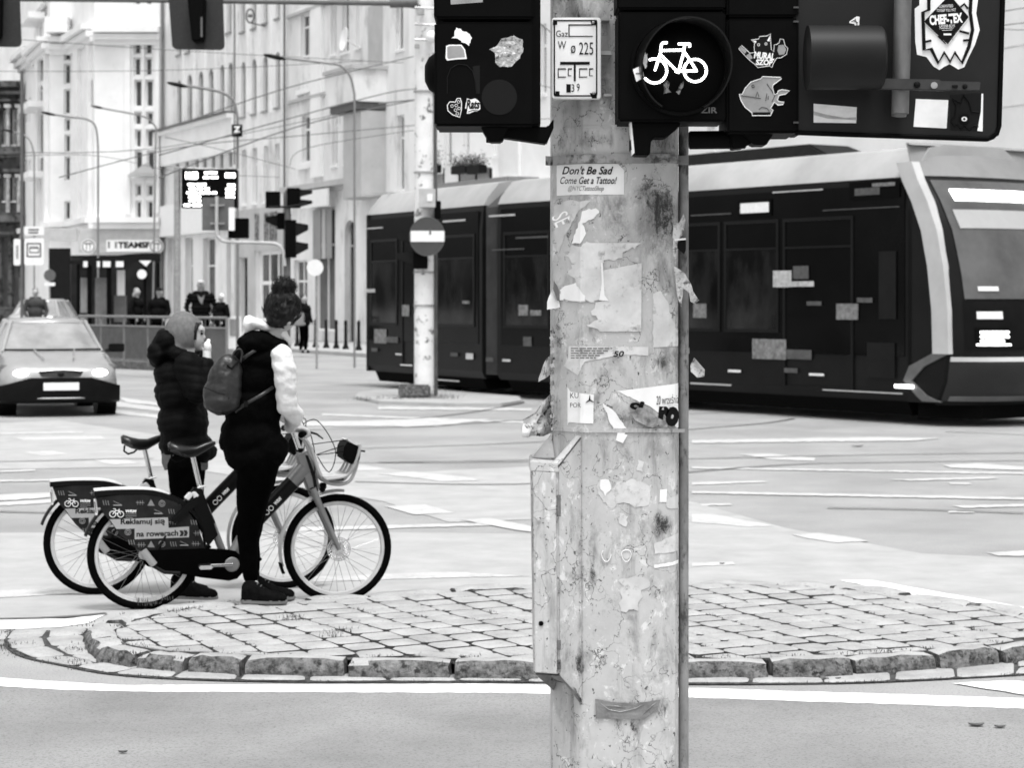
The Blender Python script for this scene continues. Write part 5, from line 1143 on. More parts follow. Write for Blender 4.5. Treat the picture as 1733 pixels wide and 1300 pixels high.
for cx_, cy_, s_ in ((712, 20, 1), (728, 60, .8), (706, 78, .7), (735, 92, .6)): b.box(P(cx_, cy_, dW-.25), (.12*s_, .12, .1*s_))
for y in (12, 40, 66): b.tube([P(702, y, dW-.24), P(742, y+2, dW-.24)], .02, 6)
b.split('fitting', m_galv, mw_)
b = MB(); b.sph(P(731, 62, dW-.35), .11, 12, 8); b.build('camera_dome', m_white, mw_, smooth=True)
ne = thing('no_entry_sign', 'grey round no-entry sign with white bar fixed to the white mast', 'sign', P(723, 400, dW-.4))
b = MB(); b.prism([P(723+30*math.cos(t), 400+33*math.sin(t), dW-.38) for t in [k/40*6.283 for k in range(40)]], (0, .03, 0)); dsk = b.build('disc', mat('sign_red_grey', .06, .05, scale=4, rough=.45), ne)
b = MB(); b.loft([[P(723+r*math.cos(t), 400+r*1.1*math.sin(t), dW-.385) for t in [k/40*6.283 for k in range(40)]] for r in (30.3, 29.3)], caps=False); b.build('rim', m_grey, dsk, recalc=False)
b = MB(); b.prism(rr(695, 390.5, 752, 409, 1, dW-.39), (0, .008, 0)); b.build('bar', m_white, dsk)
b = MB(); b.prism([P(x, y, dW-.395) for x, y in ((727, 386), (729, 386), (730, 396), (726, 397))], (0, .004, 0)); b.build('stain', m_grey, dsk)
mh = thing('traffic_signal_head', 'dark signal head facing left behind the round no-entry sign', 'traffic light', P(690, 400, dW-.1)); sighead(mh, 712, 385, 455, 24, dW-.2, -1, 2)
sighead(mh, 741, 340, 370, 10, dW-.2, -1, 1, False)
dk = thing('traffic_signal_head', 'dark round loudspeaker-like signal hood poking out left of the foreground head', 'traffic light', P(728, 120, 5.2)); W  # placeholder removed below
bpy.data.objects.remove(dk)
# mast arm with hanging signals
ma = thing('mast_arm', 'thin horizontal pole crossing the top left, carrying two signals', 'mast arm', P(700, 5, dW)); b = MB(); b.tube([P(712, 10, dW-.1), P(660, 5, dW-.1), P(250, 0, dW-.1), P(-200, -4, dW-.1)], [.05, .045, .04, .035], 10); b.tube([P(660, 5, dW-.12), P(706, 4, dW-.12)], .08, 10); b.build('tube', m_grey, ma, smooth=60)
for i, (x0, x1, y0, y1, lb) in enumerate(((285, 380, -6, 84, 'black backplated signal hanging from the thin arm above the timetable screen'), (-62, 36, -14, 79, 'black backplated signal cut by the upper left corner, hanging from the arm'))):
    o = thing('hanging_signal', lb, 'traffic light', P((x0+x1)/2, 2, dW-.15), group='signals hanging from the mast arm')
    d_ = dW-.3; pts = [(x0, y0), (x1-3, y0), (x1, y1-8), (x1-2, y1-2), (x1-8, y1), (x0+12, y1-1), (x0+6, y1-6)]
    b = MB(); b.prism([P(x, y, d_) for x, y in pts], (0, .04, 0)); b.build('backplate', mat('backplate_far', .008, .018, scale=30, rough=.6), o, bevel=.01)
    b = MB(); m_ = (x0+x1)/2; b.prism([P(x, y, d_-.25) for x, y in ((m_-16, y0), (m_+14, y0), (m_+12, y1-16), (m_-8, y1-14))], (0, .26, 0)); b.build('housing', m_black, o, bevel=.03)
    b = MB(); b.prism([P(x, y, d_-.27) for x, y in ((m_+7, 28), (m_+10, 28), (m_+10, 62), (m_+7, 62))], (0, .02, 0)); b.build('latch', m_grey, o)
# ---------- overhead wires ----------
wires = [([(-50, 256), (270, 250), (700, 165)], 70, .015), ([(270, 222), (480, 150), (700, 95)], 60, .02), ([(270, 262), (490, 200), (650, 158), (705, 150)], 55, .02), ([(270, 300), (500, 215), (720, 165), (940, 120)], 50, .02), ([(100, 300), (300, 250), (500, 230), (720, 210)], 50, .015), ([(-50, 60), (300, 85), (720, 108)], 65, .012), ([(-50, 120), (300, 118), (705, 98)], 70, .012), ([(-50, 268), (150, 262), (300, 290), (480, 300)], 70, .012), ([(280, 232), (370, 252), (500, 286)], 60, .012), ([(1690, 20), (1733, 13), (1900, -10)], 30, .01), ([(1690, 43), (1733, 38), (1900, 20)], 30, .01), ([(1690, 48), (1733, 50), (1900, 50)], 30, .008), ([(490, 280), (520, 250), (700, 220)], 55, .012), ([(640, 175), (705, 168)], 52, .02), ([(890, 20), (940, 60)], 40, .012), ([(735, 210), (940, 200)], 60, .012), ([(735, 100), (940, 150)], 60, .012)]
for i, (pts, d_, r_) in enumerate(wires):
    b = MB(); b.tube([P(x, y, d_+k*1.5) for k, (x, y) in enumerate(curve(pts, 5))], r_*.95, 5); o = b.build('overhead_wire', m_grey); tag(o, 'thin overhead tram wire strung across the street', 'wire', 'overhead wires')
# ---------- shared city bicycles ----------
m_tyre = mat('tyre_rubber', .001, .0022, scale=20, rough=.85, spec=.04)
m_rim = mat('rim_silver', .62, .5, scale=10, rough=.35, metal=.3)
m_spoke = mat('spoke_steel', .25, rough=.3, metal=.7)
m_bsil = mat('frame_silver', .24, .18, scale=5, rough=.32, metal=.45)
m_bdk = mat('frame_dark', .0014, .0025, scale=8, rough=.35, spec=.16)
m_chr = mat('chrome', .7, rough=.15, metal=.95)
m_pan = mat('advert_panel', .008, .02, scale=10, rough=.5, spec=.1)
m_pmk = mat('advert_print', .2, rough=.5)
def bl(px, py, y=0):
    t = (px-243)/328.5; return Vector((t*1.093, y, (1035-17*t-py)/(304-7*t)))
def poly_y(b, pts, y0, y1): b.prism([bl(x, y, y0) for x, y in pts], (0, y1-y0, 0))
def wheel(root, c, name):
    r = .311; w_ = bpy.data.objects.new(name, None)
    b = MB(); b.tube([c+Vector((math.cos(t)*(r-.021), 0, math.sin(t)*(r-.021))) for t in [k/56*2*math.pi for k in range(56)]], .021, 10, closed=True)
    ty = b.build(name, m_tyre, root, smooth=True)
    b = MB(); R2 = []
    for k in range(56):
        t = k/56*2*math.pi; e = Vector((math.cos(t), 0, math.sin(t))); R2.append([c+e*rr_+Vector((0, yy, 0)) for rr_, yy in ((.268, -.013), (.268, .013), (.252, .011), (.247, 0), (.252, -.011))])
    R2.append(R2[0]); b.loft(R2, caps=False); b.build('rim', m_rim, ty, smooth=40)
    b = MB()
    for k in range(32):
        t = k/32*2*math.pi; s = -1 if k % 2 else 1; t2 = t+(.75 if (k//2) % 2 else -.75)
        b.tube([c+Vector((math.cos(t2)*.028, s*.03, math.sin(t2)*.028)), c+Vector((math.cos(t)*.25, 0, math.sin(t)*.25))], .0011, 4, caps=False)
    b.build('spokes', m_spoke, ty)
    b = MB(); b.tube([c+Vector((0, y, 0)) for y in (-.055, -.035, -.034, .034, .035, .055)], [.012, .014, .03, .03, .014, .012], 20); b.build('hub', m_chr, ty, smooth=40)
    return ty
def make_bike():
    r = thing('shared_bicycle', 'x', 'bicycle'); hubR = Vector((0, 0, .311)); hubF = Vector((1.093, 0, .311))
    wheel(r, hubR, 'rear_wheel'); fw = wheel(r, hubF, 'front_wheel')
    b = MB(); 
    for k in range(24):
        t = k/24*6.283; t1 = (k+.5)/24*6.283
        b.tube([hubF+Vector((math.cos(t)*.03, -.044, math.sin(t)*.03)), hubF+Vector((math.cos(t+.25)*.062, -.044, math.sin(t+.25)*.062))], .0022, 4)
    for rr_ in (.066, .056, .035): b.tube([hubF+Vector((math.cos(t)*rr_, -.044, math.sin(t)*rr_)) for t in [k/28*6.283 for k in range(28)]], .003, 6, closed=True)
    b.build('brake_disc', m_chr, fw)
    # frame
    b = MB(); b.tube([bl(388, 952), bl(420, 893), bl(462, 848)], [.040, .040, .041], 14, flat=(.75, 1.05)); b.build('down_tube', m_bsil, r, smooth=50)
    b = MB(); b.tube([bl(432, 880), bl(494, 815)], [.0425, .043], 14, flat=(.78, 1.05)); tb = b.build('down_tube_decal', m_bdk, r, smooth=50)
    b = MB(); b.tube([bl(488, 821), bl(516, 790)], [.042, .05], 14, flat=(.75, 1.0)); b.build('frame_joint', m_bsil, r, smooth=50)
    for s_, yy in ((1, -.038),):
        for txt, pc, w_, h_, rot in (("WRM", (467, 846), 15, 6, 46),):
            me = text_mesh(txt, 1, .04, .2); xs = [v.co.x for v in me.vertices]; ys = [v.co.y for v in me.vertices]; mx, Mx, my, My = min(xs), max(xs), min(ys), max(ys)
            for v in me.vertices:
                u = ((v.co.x-mx)/(Mx-mx)-.5)*w_; q_ = ((v.co.y-my)/(My-my)-.5)*h_; a = R(rot); v.co = bl(pc[0]+u*math.cos(a)-q_*math.sin(a), pc[1]-(u*math.sin(a)+q_*math.cos(a)), yy)
            link('lettering', me, m_stk, tb)
    b = MB(); c0 = bl(452, 862, -.036)
    for dx in (-5, 5): b.tube([bl(452+dx*.72+math.cos(t)*4, 862-dx*.72+math.sin(t)*4, -.037) for t in [k/12*6.283 for k in range(12)]], .0018, 5, closed=True)
    b.build('bicycle_logo', m_stk, tb)
    b = MB(); b.tube([bl(374, 932), bl(356, 885), bl(344, 856)], [.021, .021, .021], 12); b.build('seat_tube_lower', m_bsil, r, smooth=50)
    b = MB(); b.tube([bl(357, 888), bl(330, 828)], [.0225, .026], 12); poly_y(b, [(326, 826), (340, 828), (366, 905), (350, 925), (338, 900), (322, 850), (290, 886), (283, 880), (316, 842)], -.03, .03)
    b.tube([bl(300, 872, -.03), bl(262, 935, -.058)], .011, 8); b.tube([bl(300, 872, .03), bl(262, 935, .058)], .011, 8); b.build('seat_tube', m_bdk, r, smooth=40)
    b = MB()
    for s_ in (-1, 1): b.tube([bl(385, 952, s_*.03), bl(300, 948, s_*.055), hubR+Vector((0, s_*.058, 0))], .011, 8)
    b.build('chain_stay', m_bdk, r, smooth=40)
    b = MB(); b.tube([bl(325, 774), bl(338, 832)], .0145, 12); b.build('seat_post', m_chr, r, smooth=40)
    b = MB(); b.tube([bl(332, 826, -.03), bl(345, 822, -.035)], .007, 8); b.tube([bl(334, 826), bl(336, 834)], .022, 12); b.build('seat_clamp', m_chr, r, smooth=40)
    # head tube, stem, fork
    b = MB(); b.prism([bl(497, 765, -.03), bl(516, 758, -.03), bl(531, 782, -.03), bl(541, 826, -.03), bl(534, 833, -.03), bl(519, 831, -.03), bl(506, 796, -.03)], (0, .06, 0)); b.build('head_tube', m_bsil, r, bevel=.013, smooth=40, seg=3)
    b = MB(); b.prism([bl(514, 768, -.033), bl(519, 768, -.033), bl(531, 800, -.033), bl(536, 828, -.033), bl(530, 828, -.033), bl(526, 805, -.033)], (0, .006, 0)); b.build('head_cover', m_bdk, r, bevel=.002)
    b = MB(); b.tube([bl(507, 764), bl(494, 727)], [.0145, .0145], 12); b.tube([bl(498, 728), bl(489, 722)], .016, 10); b.build('stem', m_chr, r, smooth=40)
    b = MB(); b.tube([bl(508, 757), bl(507, 764)], .021, 12); b.build('collar', m_black, r, smooth=40)
    b = MB(); hx, hz = bl(492, 724).x, bl(492, 724).z
    for s_ in (-1, 1):
        pts = curve([(hx, 0, hz), (hx+.035, s_*.10, hz+.015), (hx+.055, s_*.17, hz+.01), (hx+.035, s_*.26, hz-.01), (hx+.005, s_*.31, hz-.015)], 4); b.tube(pts, .011, 8)
    hb_ = b.build('handlebar', m_chr, r, smooth=40)
    for s_ in (-1, 1):
        b = MB(); b.tube([(hx+.047, s_*.21, hz-.0), (hx+.035, s_*.26, hz-.01), (hx+.003, s_*.335, hz-.016)], [.017, .016, .018], 12); b.build('grip', m_black, hb_, smooth=40)
        b = MB(); b.tube([(hx+.06, s_*.18, hz-.005), (hx+.11, s_*.22, hz-.02), (hx+.13, s_*.30, hz-.04)], [.007, .006, .004], 8); b.build('brake_lever', m_dark, hb_, smooth=40)
    b = MB(); b.sph((hx+.03, -.13, hz+.03), .022, 10, 6); b.build('bell', m_dark, hb_, smooth=True)
    b = MB(); b.tube(curve([(hx+.07, -.17, hz), (hx+.10, -.1, hz-.05), (hx+.13, -.03, hz-.16), bl(530, 800, -.035)], 6), .003, 5); b.tube(curve([(hx+.07, .17, hz), (hx+.16, .1, hz+.04), (hx+.25, .0, hz-.12), bl(556, 796, -.02), bl(535, 770, -.035)], 6), .003, 5)
    b.tube(curve([(hx+.05, -.2, hz+.01), (hx+.06, -.12, hz+.06), (hx+.03, -.02, hz+.05), (hx+.02, .05, hz-.02)], 6), .0028, 5); b.build('cable', m_black, hb_)
    for s_ in (-1, 1):
        b = MB(); b.tube([bl(526, 824, s_*.048), bl(545, 868, s_*.052), hubF+Vector((0, s_*.056, 0))], [.021, .018, .013], 10); b.build('fork_leg', m_bsil, r, smooth=40)
    b = MB(); b.tube([bl(527, 828, -.055), bl(527, 828, .055)], .02, 10); b.build('fork_crown', m_dark, r, smooth=40)
    # front carrier
    b = MB()
    for s_ in (-1, 1):
        b.tube(curve([(*bl(506, 737, s_*.05),), (*bl(516, 744, s_*.06),), (*bl(527, 768, s_*.065),), (*bl(535, 793, s_*.07),), (*bl(544, 808, s_*.075),), (*bl(555, 814, s_*.08),), (*bl(574, 815, s_*.08),), (*bl(588, 809, s_*.08),), (*bl(596, 795, s_*.08),), (*bl(602, 775, s_*.08),), (*bl(605, 752, s_*.08),)], 4), .0105, 8)
    b.tube([bl(605, 752, -.08), bl(605, 752, .08)], .0105, 8)
    cr_ = b.build('front_carrier', mat('carrier_grey', .42, .34, rough=.4, scale=6, metal=.2), r, smooth=40)
    b = MB()
    for yy in (-.14, -.047, .047, .14): b.tube(curve([(*bl(545, 806, yy),), (*bl(578, 800, yy),), (*bl(590, 786, yy*1.1),), (*bl(598, 765, yy*1.15),), (*bl(602, 748, yy*1.15),)], 4), .008, 8)
    b.tube([bl(602, 748, -.16), bl(602, 748, .16)], .008, 8); b.build('basket_bars', MATS['carrier_grey'], cr_, smooth=40)
    b = MB(); b.prism([bl(540, 801, -.14), bl(586, 797, -.14), bl(580, 801, -.14), bl(542, 806, -.14)], (0, .28, 0)); b.build('tray', mat('tray_grey', .55, rough=.5), cr_, bevel=.003)
    b = MB(); poly_y(b, [(546, 806), (578, 804), (582, 809), (547, 810)], -.04, .04); poly_y(b, [(542, 815), (551, 815), (551, 822), (546, 831), (540, 829)], -.03, .03); b.build('lamp', m_black, cr_, bevel=.004)
    b = MB(); poly_y(b, [(583, 742), (577, 752), (574, 770), (592, 782), (603, 775), (606, 757), (602, 750)], -.12, .12); dx_ = b.build('sign_box', m_black, cr_, bevel=.008)
    b = MB(); poly_y(b, [(583, 741), (586, 739), (604, 750), (603, 753)], -.11, .11); b.build('cover', MATS['tray_grey'], dx_, bevel=.002)
    b = MB(); b.tube([bl(603, 757, -.13), bl(612, 758, -.13)], .005, 8); b.tube([bl(524, 749, -.06), bl(584, 739, -.11)], .0028, 5); b.tube([bl(532, 766, -.065), bl(576, 749, -.12)], .0028, 5); b.tube([bl(532, 767, -.065), bl(577, 759, -.12)], .0028, 5); b.build('elastic_strap', m_black, cr_)
    # mudguards
    def arc(c, rad, a0, a1, hw, th, m, name, n_=24, par=r):
        b = MB(); R_ = []
        for k in range(n_+1):
            a = R(a0+(a1-a0)*k/n_); e = Vector((math.cos(a), 0, math.sin(a))); R_.append([c+e*(rad+o_)+Vector((0, y_, 0)) for y_, o_ in ((-hw, -.014), (-hw*.6, 0), (hw*.6, 0), (hw, -.014), (hw*.6, -th), (-hw*.6, -th))])
        b.loft(R_); return b.build(name, m, par, smooth=40)
    arc(hubF, .338, 84, 196, .030, .006, mat('mudguard_silver', .5, .4, scale=5, rough=.35, metal=.2), 'front_mudguard'); arc(hubF, .345, 192, 203, .034, .01, m_black, 'mud_flap')
    arc(hubR, .345, 132, 161, .045, .012, m_bdk, 'rear_flap')
    top = [(161, 838), (196, 835), (242, 834), (268, 837), (298, 847), (318, 860), (336, 885), (344, 915), (346, 930)]
    b = MB(); b.loft([[bl(x, y-4, -.05), bl(x, y-4, .05), bl(x, y+5, .052), bl(x, y+5, -.052)] for x, y in curve(top, 4)]); b.build('rear_mudguard', m_bdk, r, smooth=40, bevel=.003)
    b = MB(); b.loft([[bl(x, y-7, -.035), bl(x, y-7, .035), bl(x, y-3.8, .04), bl(x, y-3.8, -.04)] for x, y in curve(top[:4]+[(285, 843)], 4)]); b.build('carrier_top', mat('pale_plastic', .6, rough=.5), r)
    side = [(166, 845), (200, 840), (242, 839), (268, 842), (296, 851), (314, 863), (331, 888), (341, 918), (344, 930), (238, 934), (224, 926), (205, 909), (187, 885), (174, 868)]
    pans = []
    for s_ in (-1, 1):
        b = MB(); poly_y(b, side, s_*.052-.003, s_*.052+.003); pans.append(b.build('advert_panel', m_pan, r))
    def btext(txt, box, m, bold=.03, shear=0, y=-.0562, rot=0, par=None):
        me = text_mesh(txt, 1, bold, shear); xs = [v.co.x for v in me.vertices]; ys = [v.co.y for v in me.vertices]; mx, Mx, my, My = min(xs), max(xs), min(ys), max(ys); x0, y0, x1, y1 = box
        for v in me.vertices: t = (v.co.x-mx)/(Mx-mx); v.co = bl(x0+t*(x1-x0), y1-(v.co.y-my)/(My-my)*(y1-y0)-t*rot, y)
        link('lettering', me, m, par or pans[0])
    b = MB(); poly_y(b, [(186, 881), (282, 876), (283, 894), (317, 891), (317, 909), (227, 914), (227, 896), (197, 897)], -.0556, -.0552); b.build('banner', mat('banner_grey', .36, .32, scale=8, rough=.5), pans[0])
    btext("Reklamuj się", (204, 880, 277, 892), m_ink, .03, rot=2); btext("na rowerach", (230, 900, 299, 910), m_ink, .03, rot=3); btext("»»", (301, 898, 315, 908), m_ink, .04, rot=1); btext("WRM", (212, 864, 230, 869), m_stk, .04, .2, rot=0)
    b = MB()
    for y_ in (871, 874, 877): poly_y(b, [(212, y_), (230 if y_ < 877 else 224, y_), (230 if y_ < 877 else 224, y_+1), (212, y_+1)], -.0556, -.0552)
    b.split('small_print', m_pmk, pans[0])
    b = MB()
    for cx_ in (191, 204): b.tube([bl(cx_+math.cos(t)*5, 872+math.sin(t)*5, -.0565) for t in [k/14*6.283 for k in range(14)]], .0022, 5, closed=True)
    for l in ([(191, 872), (196, 866), (201, 866), (204, 872)], [(196, 866), (195, 863), (192, 863)], [(201, 866), (202, 863)], [(196, 871), (200, 871)]): b.tube([bl(x, y, -.0565) for x, y in l], .0022, 5)
    b.build('bicycle_logo', m_stk, pans[0])
    b = MB()
    def motif(x, y, k):
        if k == 0: 
            for j in range(3): b.tube([bl(x-4+j*4, y-4, -.0562), bl(x-4+j*4, y+4, -.0562)], .0016, 4)
            b.tube([bl(x-7, y, -.0562), bl(x+7, y, -.0562)], .0014, 4)
        elif k == 1:
            for rr_ in (5, 2.5): b.tube([bl(x+math.cos(t)*rr_, y+math.sin(t)*rr_, -.0562) for t in [q_/12*6.283 for q_ in range(12)]], .0022, 4, closed=True)
        elif k == 2: b.tube([bl(x-7, y+3, -.0562), bl(x+7, y+3, -.0562)], .003, 4); b.tube([bl(x-7, y-4, -.0562), bl(x+6, y+2, -.0562)], .0014, 4)
        elif k == 3: b.prism([bl(x-6, y+5, -.0556), bl(x, y-6, -.0556), bl(x+6, y+5, -.0556)], (0, -.0006, 0))
        else:
            for j in range(3): b.tube([bl(x-5+j*4, y-4, -.0562), bl(x-4+j*4, y+1, -.0562), bl(x-3+j*4, y+4, -.0562)], .0022, 4)
    for i, (x, y, k) in enumerate(((180, 853, 4), (199, 854, 2), (236, 852, 0), (254, 852, 3), (272, 853, 1), (266, 867, 2), (288, 866, 4), (238, 923, 0), (254, 922, 3), (272, 921, 1), (291, 921, 4), (309, 920, 2), (328, 920, 0), (290, 884, 0), (216, 902, 1), (222, 919, 4), (325, 884, 4), (332, 902, 0))): motif(x, y, k)
    b.build('printed_pattern', m_pmk, pans[0])
    b = MB(); poly_y(b, [(161, 848), (165, 848), (168, 876), (164, 877)], -.03, .03); lt = b.build('rear_light', m_stk, r, bevel=.004); b = MB(); poly_y(b, [(161.5, 853), (163, 853), (165, 871), (163.5, 871)], -.032, .032); b.build('light_inset', m_grey, lt)
    # lock and box at the seat tube
    b = MB(); poly_y(b, [(309, 843), (318, 833), (326, 836), (317, 848)], -.05, -.01); poly_y(b, [(322, 833), (328, 832), (334, 839), (326, 846)], -.055, -.03); b.build('lock_box', mat('lock_pale', .75, .6, scale=20, rough=.4), r, bevel=.004)
    b = MB(); b.tube([bl(318, 846, -.056), bl(326, 845, -.058), bl(302, 868, -.06), bl(286, 882, -.06)], .006, 6); poly_y(b, [(314, 850), (330, 840), (334, 850), (316, 866), (294, 886), (285, 880)], -.065, -.056); b.build('lock_bracket', m_bdk, r)
    # saddle
    b = MB(); S_ = []
    for px, yt, yb, w_ in ((284, 752, 758, .05), (288, 749, 766, .068), (300, 753, 772, .072), (315, 756, 776, .060), (330, 756, 774, .038), (345, 750, 765, .024), (357, 747, 757, .018), (363, 748, 753, .01)):
        t_ = bl(px, yt); q_ = bl(px, yb); S_.append([Vector((t_.x, y_, q_.z+(t_.z-q_.z)*f_)) for y_, f_ in ((-w_, .35), (-w_*.85, .8), (-w_*.4, 1), (w_*.4, 1), (w_*.85, .8), (w_, .35), (w_*.5, 0), (-w_*.5, 0))])
    b.loft(S_); sd_ = b.build('saddle', mat('saddle_vinyl', .004, .008, scale=10, rough=.32, spec=.4), r, smooth=60)
    b = MB(); b.tube([bl(x, y, 0) for x, y in ((290, 768), (289, 778), (296, 783), (306, 780), (312, 774))], .006, 6); poly_y(b, [(284, 757), (292, 757), (293, 764), (285, 765)], -.03, .03); b.tube([bl(305, 772), bl(345, 764)], .005, 6); b.build('saddle_handle', m_black, sd_, smooth=40)
    # drive
    cc_ = [(237, 936), (242, 932), (300, 929), (344, 927), (380, 928), (395, 931), (405, 940), (409, 954), (406, 967), (397, 977), (383, 981), (335, 976), (268, 964), (246, 958), (238, 947)]
    b = MB(); poly_y(b, cc_, -.078, -.06); b.build('chain_case', mat('chain_case', .0007, .0014, rough=.6, scale=10, spec=.03), r, bevel=.004)
    b = MB(); b.tube([bl(388, 953, -.08), bl(388, 953, -.088)], [.042, .036], 20); b.build('chainring_cap', mat('cap_grey', .35, rough=.4, metal=.4), r, smooth=40)
    for s_, nm in ((-1, 0), (1, 1)):
        e_ = bl(388-s_*-1*47 if s_ > 0 else 388-47, 953+2*s_); e_ = bl(388-47, 955) if s_ < 0 else bl(388+47, 951)
        b = MB(); b.tube([bl(388, 953, s_*.095), Vector((e_.x, s_*.105, e_.z))], [.017, .014], 10, flat=(1, .7)); ck = b.build('crank', m_chr, r, smooth=40)
        b = MB(); b.box((e_.x, s_*.155, e_.z), (.075, .08, .022)); b.build('pedal', m_chr if s_ < 0 else m_black, ck, bevel=.006)
    b = MB(); b.tube([hubR+Vector((0, -.06, 0)), hubR+Vector((.0, -.10, 0))], [.028, .02], 14); b.tube([hubR+Vector((-.01, -.1, .03)), hubR+Vector((.05, -.1, -.05))], .022, 10); b.build('hub_gear', MATS['cap_grey'], r, smooth=40)
    b = MB(); b.tube([hubR+Vector((.05, -.1, -.06)), bl(275, 967, -.11), bl(300, 967, -.13)], .010, 8); b.build('kickstand', m_dark, r, smooth=40)
    return r
b1 = make_bike(); b1['label'] = 'nearer shared rental bicycle, fully visible rear advert reading Reklamuj się na rowerach'; b1['group'] = 'shared rental bicycles'
Xr = (243-CX)*11.85/F; YAW = R(14.3)
b1.location = (Xr, 11.85, .0); b1.rotation_euler = (0, 0, YAW)
b2 = copy_tree(b1); b2['label'] = 'farther shared rental bicycle, half hidden behind the other one and the hooded person'
b2.location = ((165-CX)*12.45/F, 12.45, 0)
# ---------- people ----------
def lump(prims, voxel, smooth_it=4, name='t'):
    b = MB()
    for p in prims:
        if p[0] == 'c': # capsule p0 r0 p1 r1
            _, a, r0, c, r1 = p; a = Vector(a); c = Vector(c); n_ = max(2, int((c-a).length/(min(r0, r1)*.35))+1)
            for k in range(n_): t = k/(n_-1); bmesh.ops.create_icosphere(b.bm, subdivisions=2, radius=r0+(r1-r0)*t, matrix=Matrix.Translation(a.lerp(c, t)))
        else: # ellipsoid centre (rx,ry,rz) optional rot matrix
            _, c, s = p[:3]; rot = p[3].to_4x4() if len(p) > 3 else Matrix.Identity(4)
            bmesh.ops.create_icosphere(b.bm, subdivisions=3, radius=1, matrix=Matrix.Translation(Vector(c)) @ rot @ Matrix.Diagonal((*s, 1)))
    me = bpy.data.meshes.new(name); b.bm.to_mesh(me); b.bm.free()
    return modded(me, [('REMESH', dict(mode='VOXEL', voxel_size=voxel)), ('SMOOTH', dict(factor=.6, iterations=smooth_it))])
def displace(me, fn):
    me.update(); N_ = [v.normal.copy() for v in me.vertices]
    for v, n_ in zip(me.vertices, N_): v.co = v.co+n_*fn(v.co)
    me.update(); return me
m_skin = mat('skin', .42, .36, scale=20, rough=.6, spec=.3)
m_coat = mat('black_quilted_cloth', .0018, .0035, scale=20, rough=.7, spec=.07)
m_vest = mat('black_vest_cloth', .0008, .0016, scale=20, rough=.8, spec=.035)
m_trou = mat('black_trousers', .0006, .0012, scale=20, rough=.9, spec=.02)
m_wool = mat('grey_hood_knit', .17, .12, scale=40, rough=.95, spec=.1, bump=.3, bscale=300)
m_whs = mat('white_sweatshirt', .72, .66, scale=10, rough=.9, spec=.1, bump=.6, bscale=14, bdist=.02)
m_hair = mat('dark_hair', .003, .012, scale=60, rough=.6, spec=.25, streak=.3)
m_leath = mat('dark_leather', .012, .022, scale=12, rough=.36, spec=.35, bump=.4, bscale=9, bdist=.02)
m_shoe = mat('shoe_black', .0016, .005, scale=40, rough=.8, spec=.04)
m_sole = mat('shoe_sole', .16, rough=.8); m_lace = mat('lace_grey', .12, rough=.9)
def shoe(parent, heel, toe, w_=.045, h_=.075, mm=m_shoe):
    heel = Vector(heel); toe = Vector(toe); d_ = (toe-heel); L_ = d_.length; d_ = d_.normalized(); s_ = Vector((-d_.y, d_.x, 0)); up = Vector((0, 0, 1)); rg = []
    for t, w2, h2 in ((0, .6, 1.1), (.08, .85, 1.45), (.22, .85, 1.5), (.4, .92, 1.15), (.6, 1.05, .75), (.8, 1.05, .6), (.93, .8, .5), (1, .4, .3)):
        c = heel+d_*L_*t; rg.append([c+s_*(w_*w2*a)+up*(h_*h2*z_+.018) for a, z_ in ((-1, 0), (-1, .45), (-.6, .9), (0, 1), (.6, .9), (1, .45), (1, 0))])
    b = MB(); b.loft(rg); o = b.build('shoe', mm, parent, smooth=60)
    b = MB()
    for k in range(4): c = heel+d_*L_*(.36+.07*k)+up*(h_*(1.22-.17*k)+.014); b.tube([c-s_*w_*.45, c+up*.006, c+s_*w_*.45], .0028, 4)
    b.build('laces', m_lace, o)
    rg = []
    for t, w2 in ((-.02, .5), (.05, .9), (.3, .92), (.5, .98), (.7, 1.12), (.9, .95), (1.02, .4)):
        c = heel+d_*L_*t; rg.append([c+s_*(w_*w2*a)+up*z_ for a, z_ in ((-1, .0), (1, .0), (1.04, .022), (-1.04, .022))])
    b = MB(); b.loft(rg); b.build('sole', m_sole, o, bevel=.004); return o
# --- woman with the bun ---
wd = 11.5
def w(px, py, dd=0): return P(px, py, wd+dd)
q_ = wd/F
wo = thing('person', 'person with a dark topknot bun in black vest and white sleeves, pushing a bicycle', 'person', P(430, 1020, wd).xy.to_3d()+Vector((0, 0, KH)))
hand_c = b1.matrix_basis @ Vector((bl(492, 724).x+.03, -.275, bl(492, 724).z-.012))
Hw = hand_c+Vector((-.075, -.015, .035))
prim = [('e', w(480, 528), (.078, .092, .105)), ('c', w(472, 545, 0), .05, w(462, 580, 0), .055), ('e', w(452, 612), (.13, .11, .12)), ('e', w(436, 680), (.115, .10, .14)), ('e', w(428, 750), (.13, .115, .13)),
        ('c', w(434, 785, -.03), .07, w(427, 850, -.02), .06), ('c', w(427, 850, -.02), .055, w(419, 915, 0), .042), ('c', w(419, 915, 0), .04, w(424, 985, 0), .034), ('c', w(428, 785, .12), .07, w(430, 850, .14), .055), ('c', w(430, 850, .14), .053, w(424, 915, .15), .040), ('c', w(424, 915, .15), .04, w(428, 985, .15), .034),
        ('c', w(424, 985, 0), .036, w(440, 1008, -.0), .03), ('c', w(428, 985, .15), .036, w(446, 1004, .15), .03),
        ('c', w(480, 602, -.10), .045, w(486, 688, -.06), .038), ('c', w(486, 688, -.06), .036, Hw, .023), ('c', w(430, 602, .12), .045, w(470, 690, .25), .038), ('c', w(470, 690, .25), .036, w(505, 722, .4), .025)]
palm = hand_c+Vector((-.02, -.0, .026)); prim.append(('c', Hw, .022, palm, .026)); prim.append(('e', palm, (.036, .042, .02)))
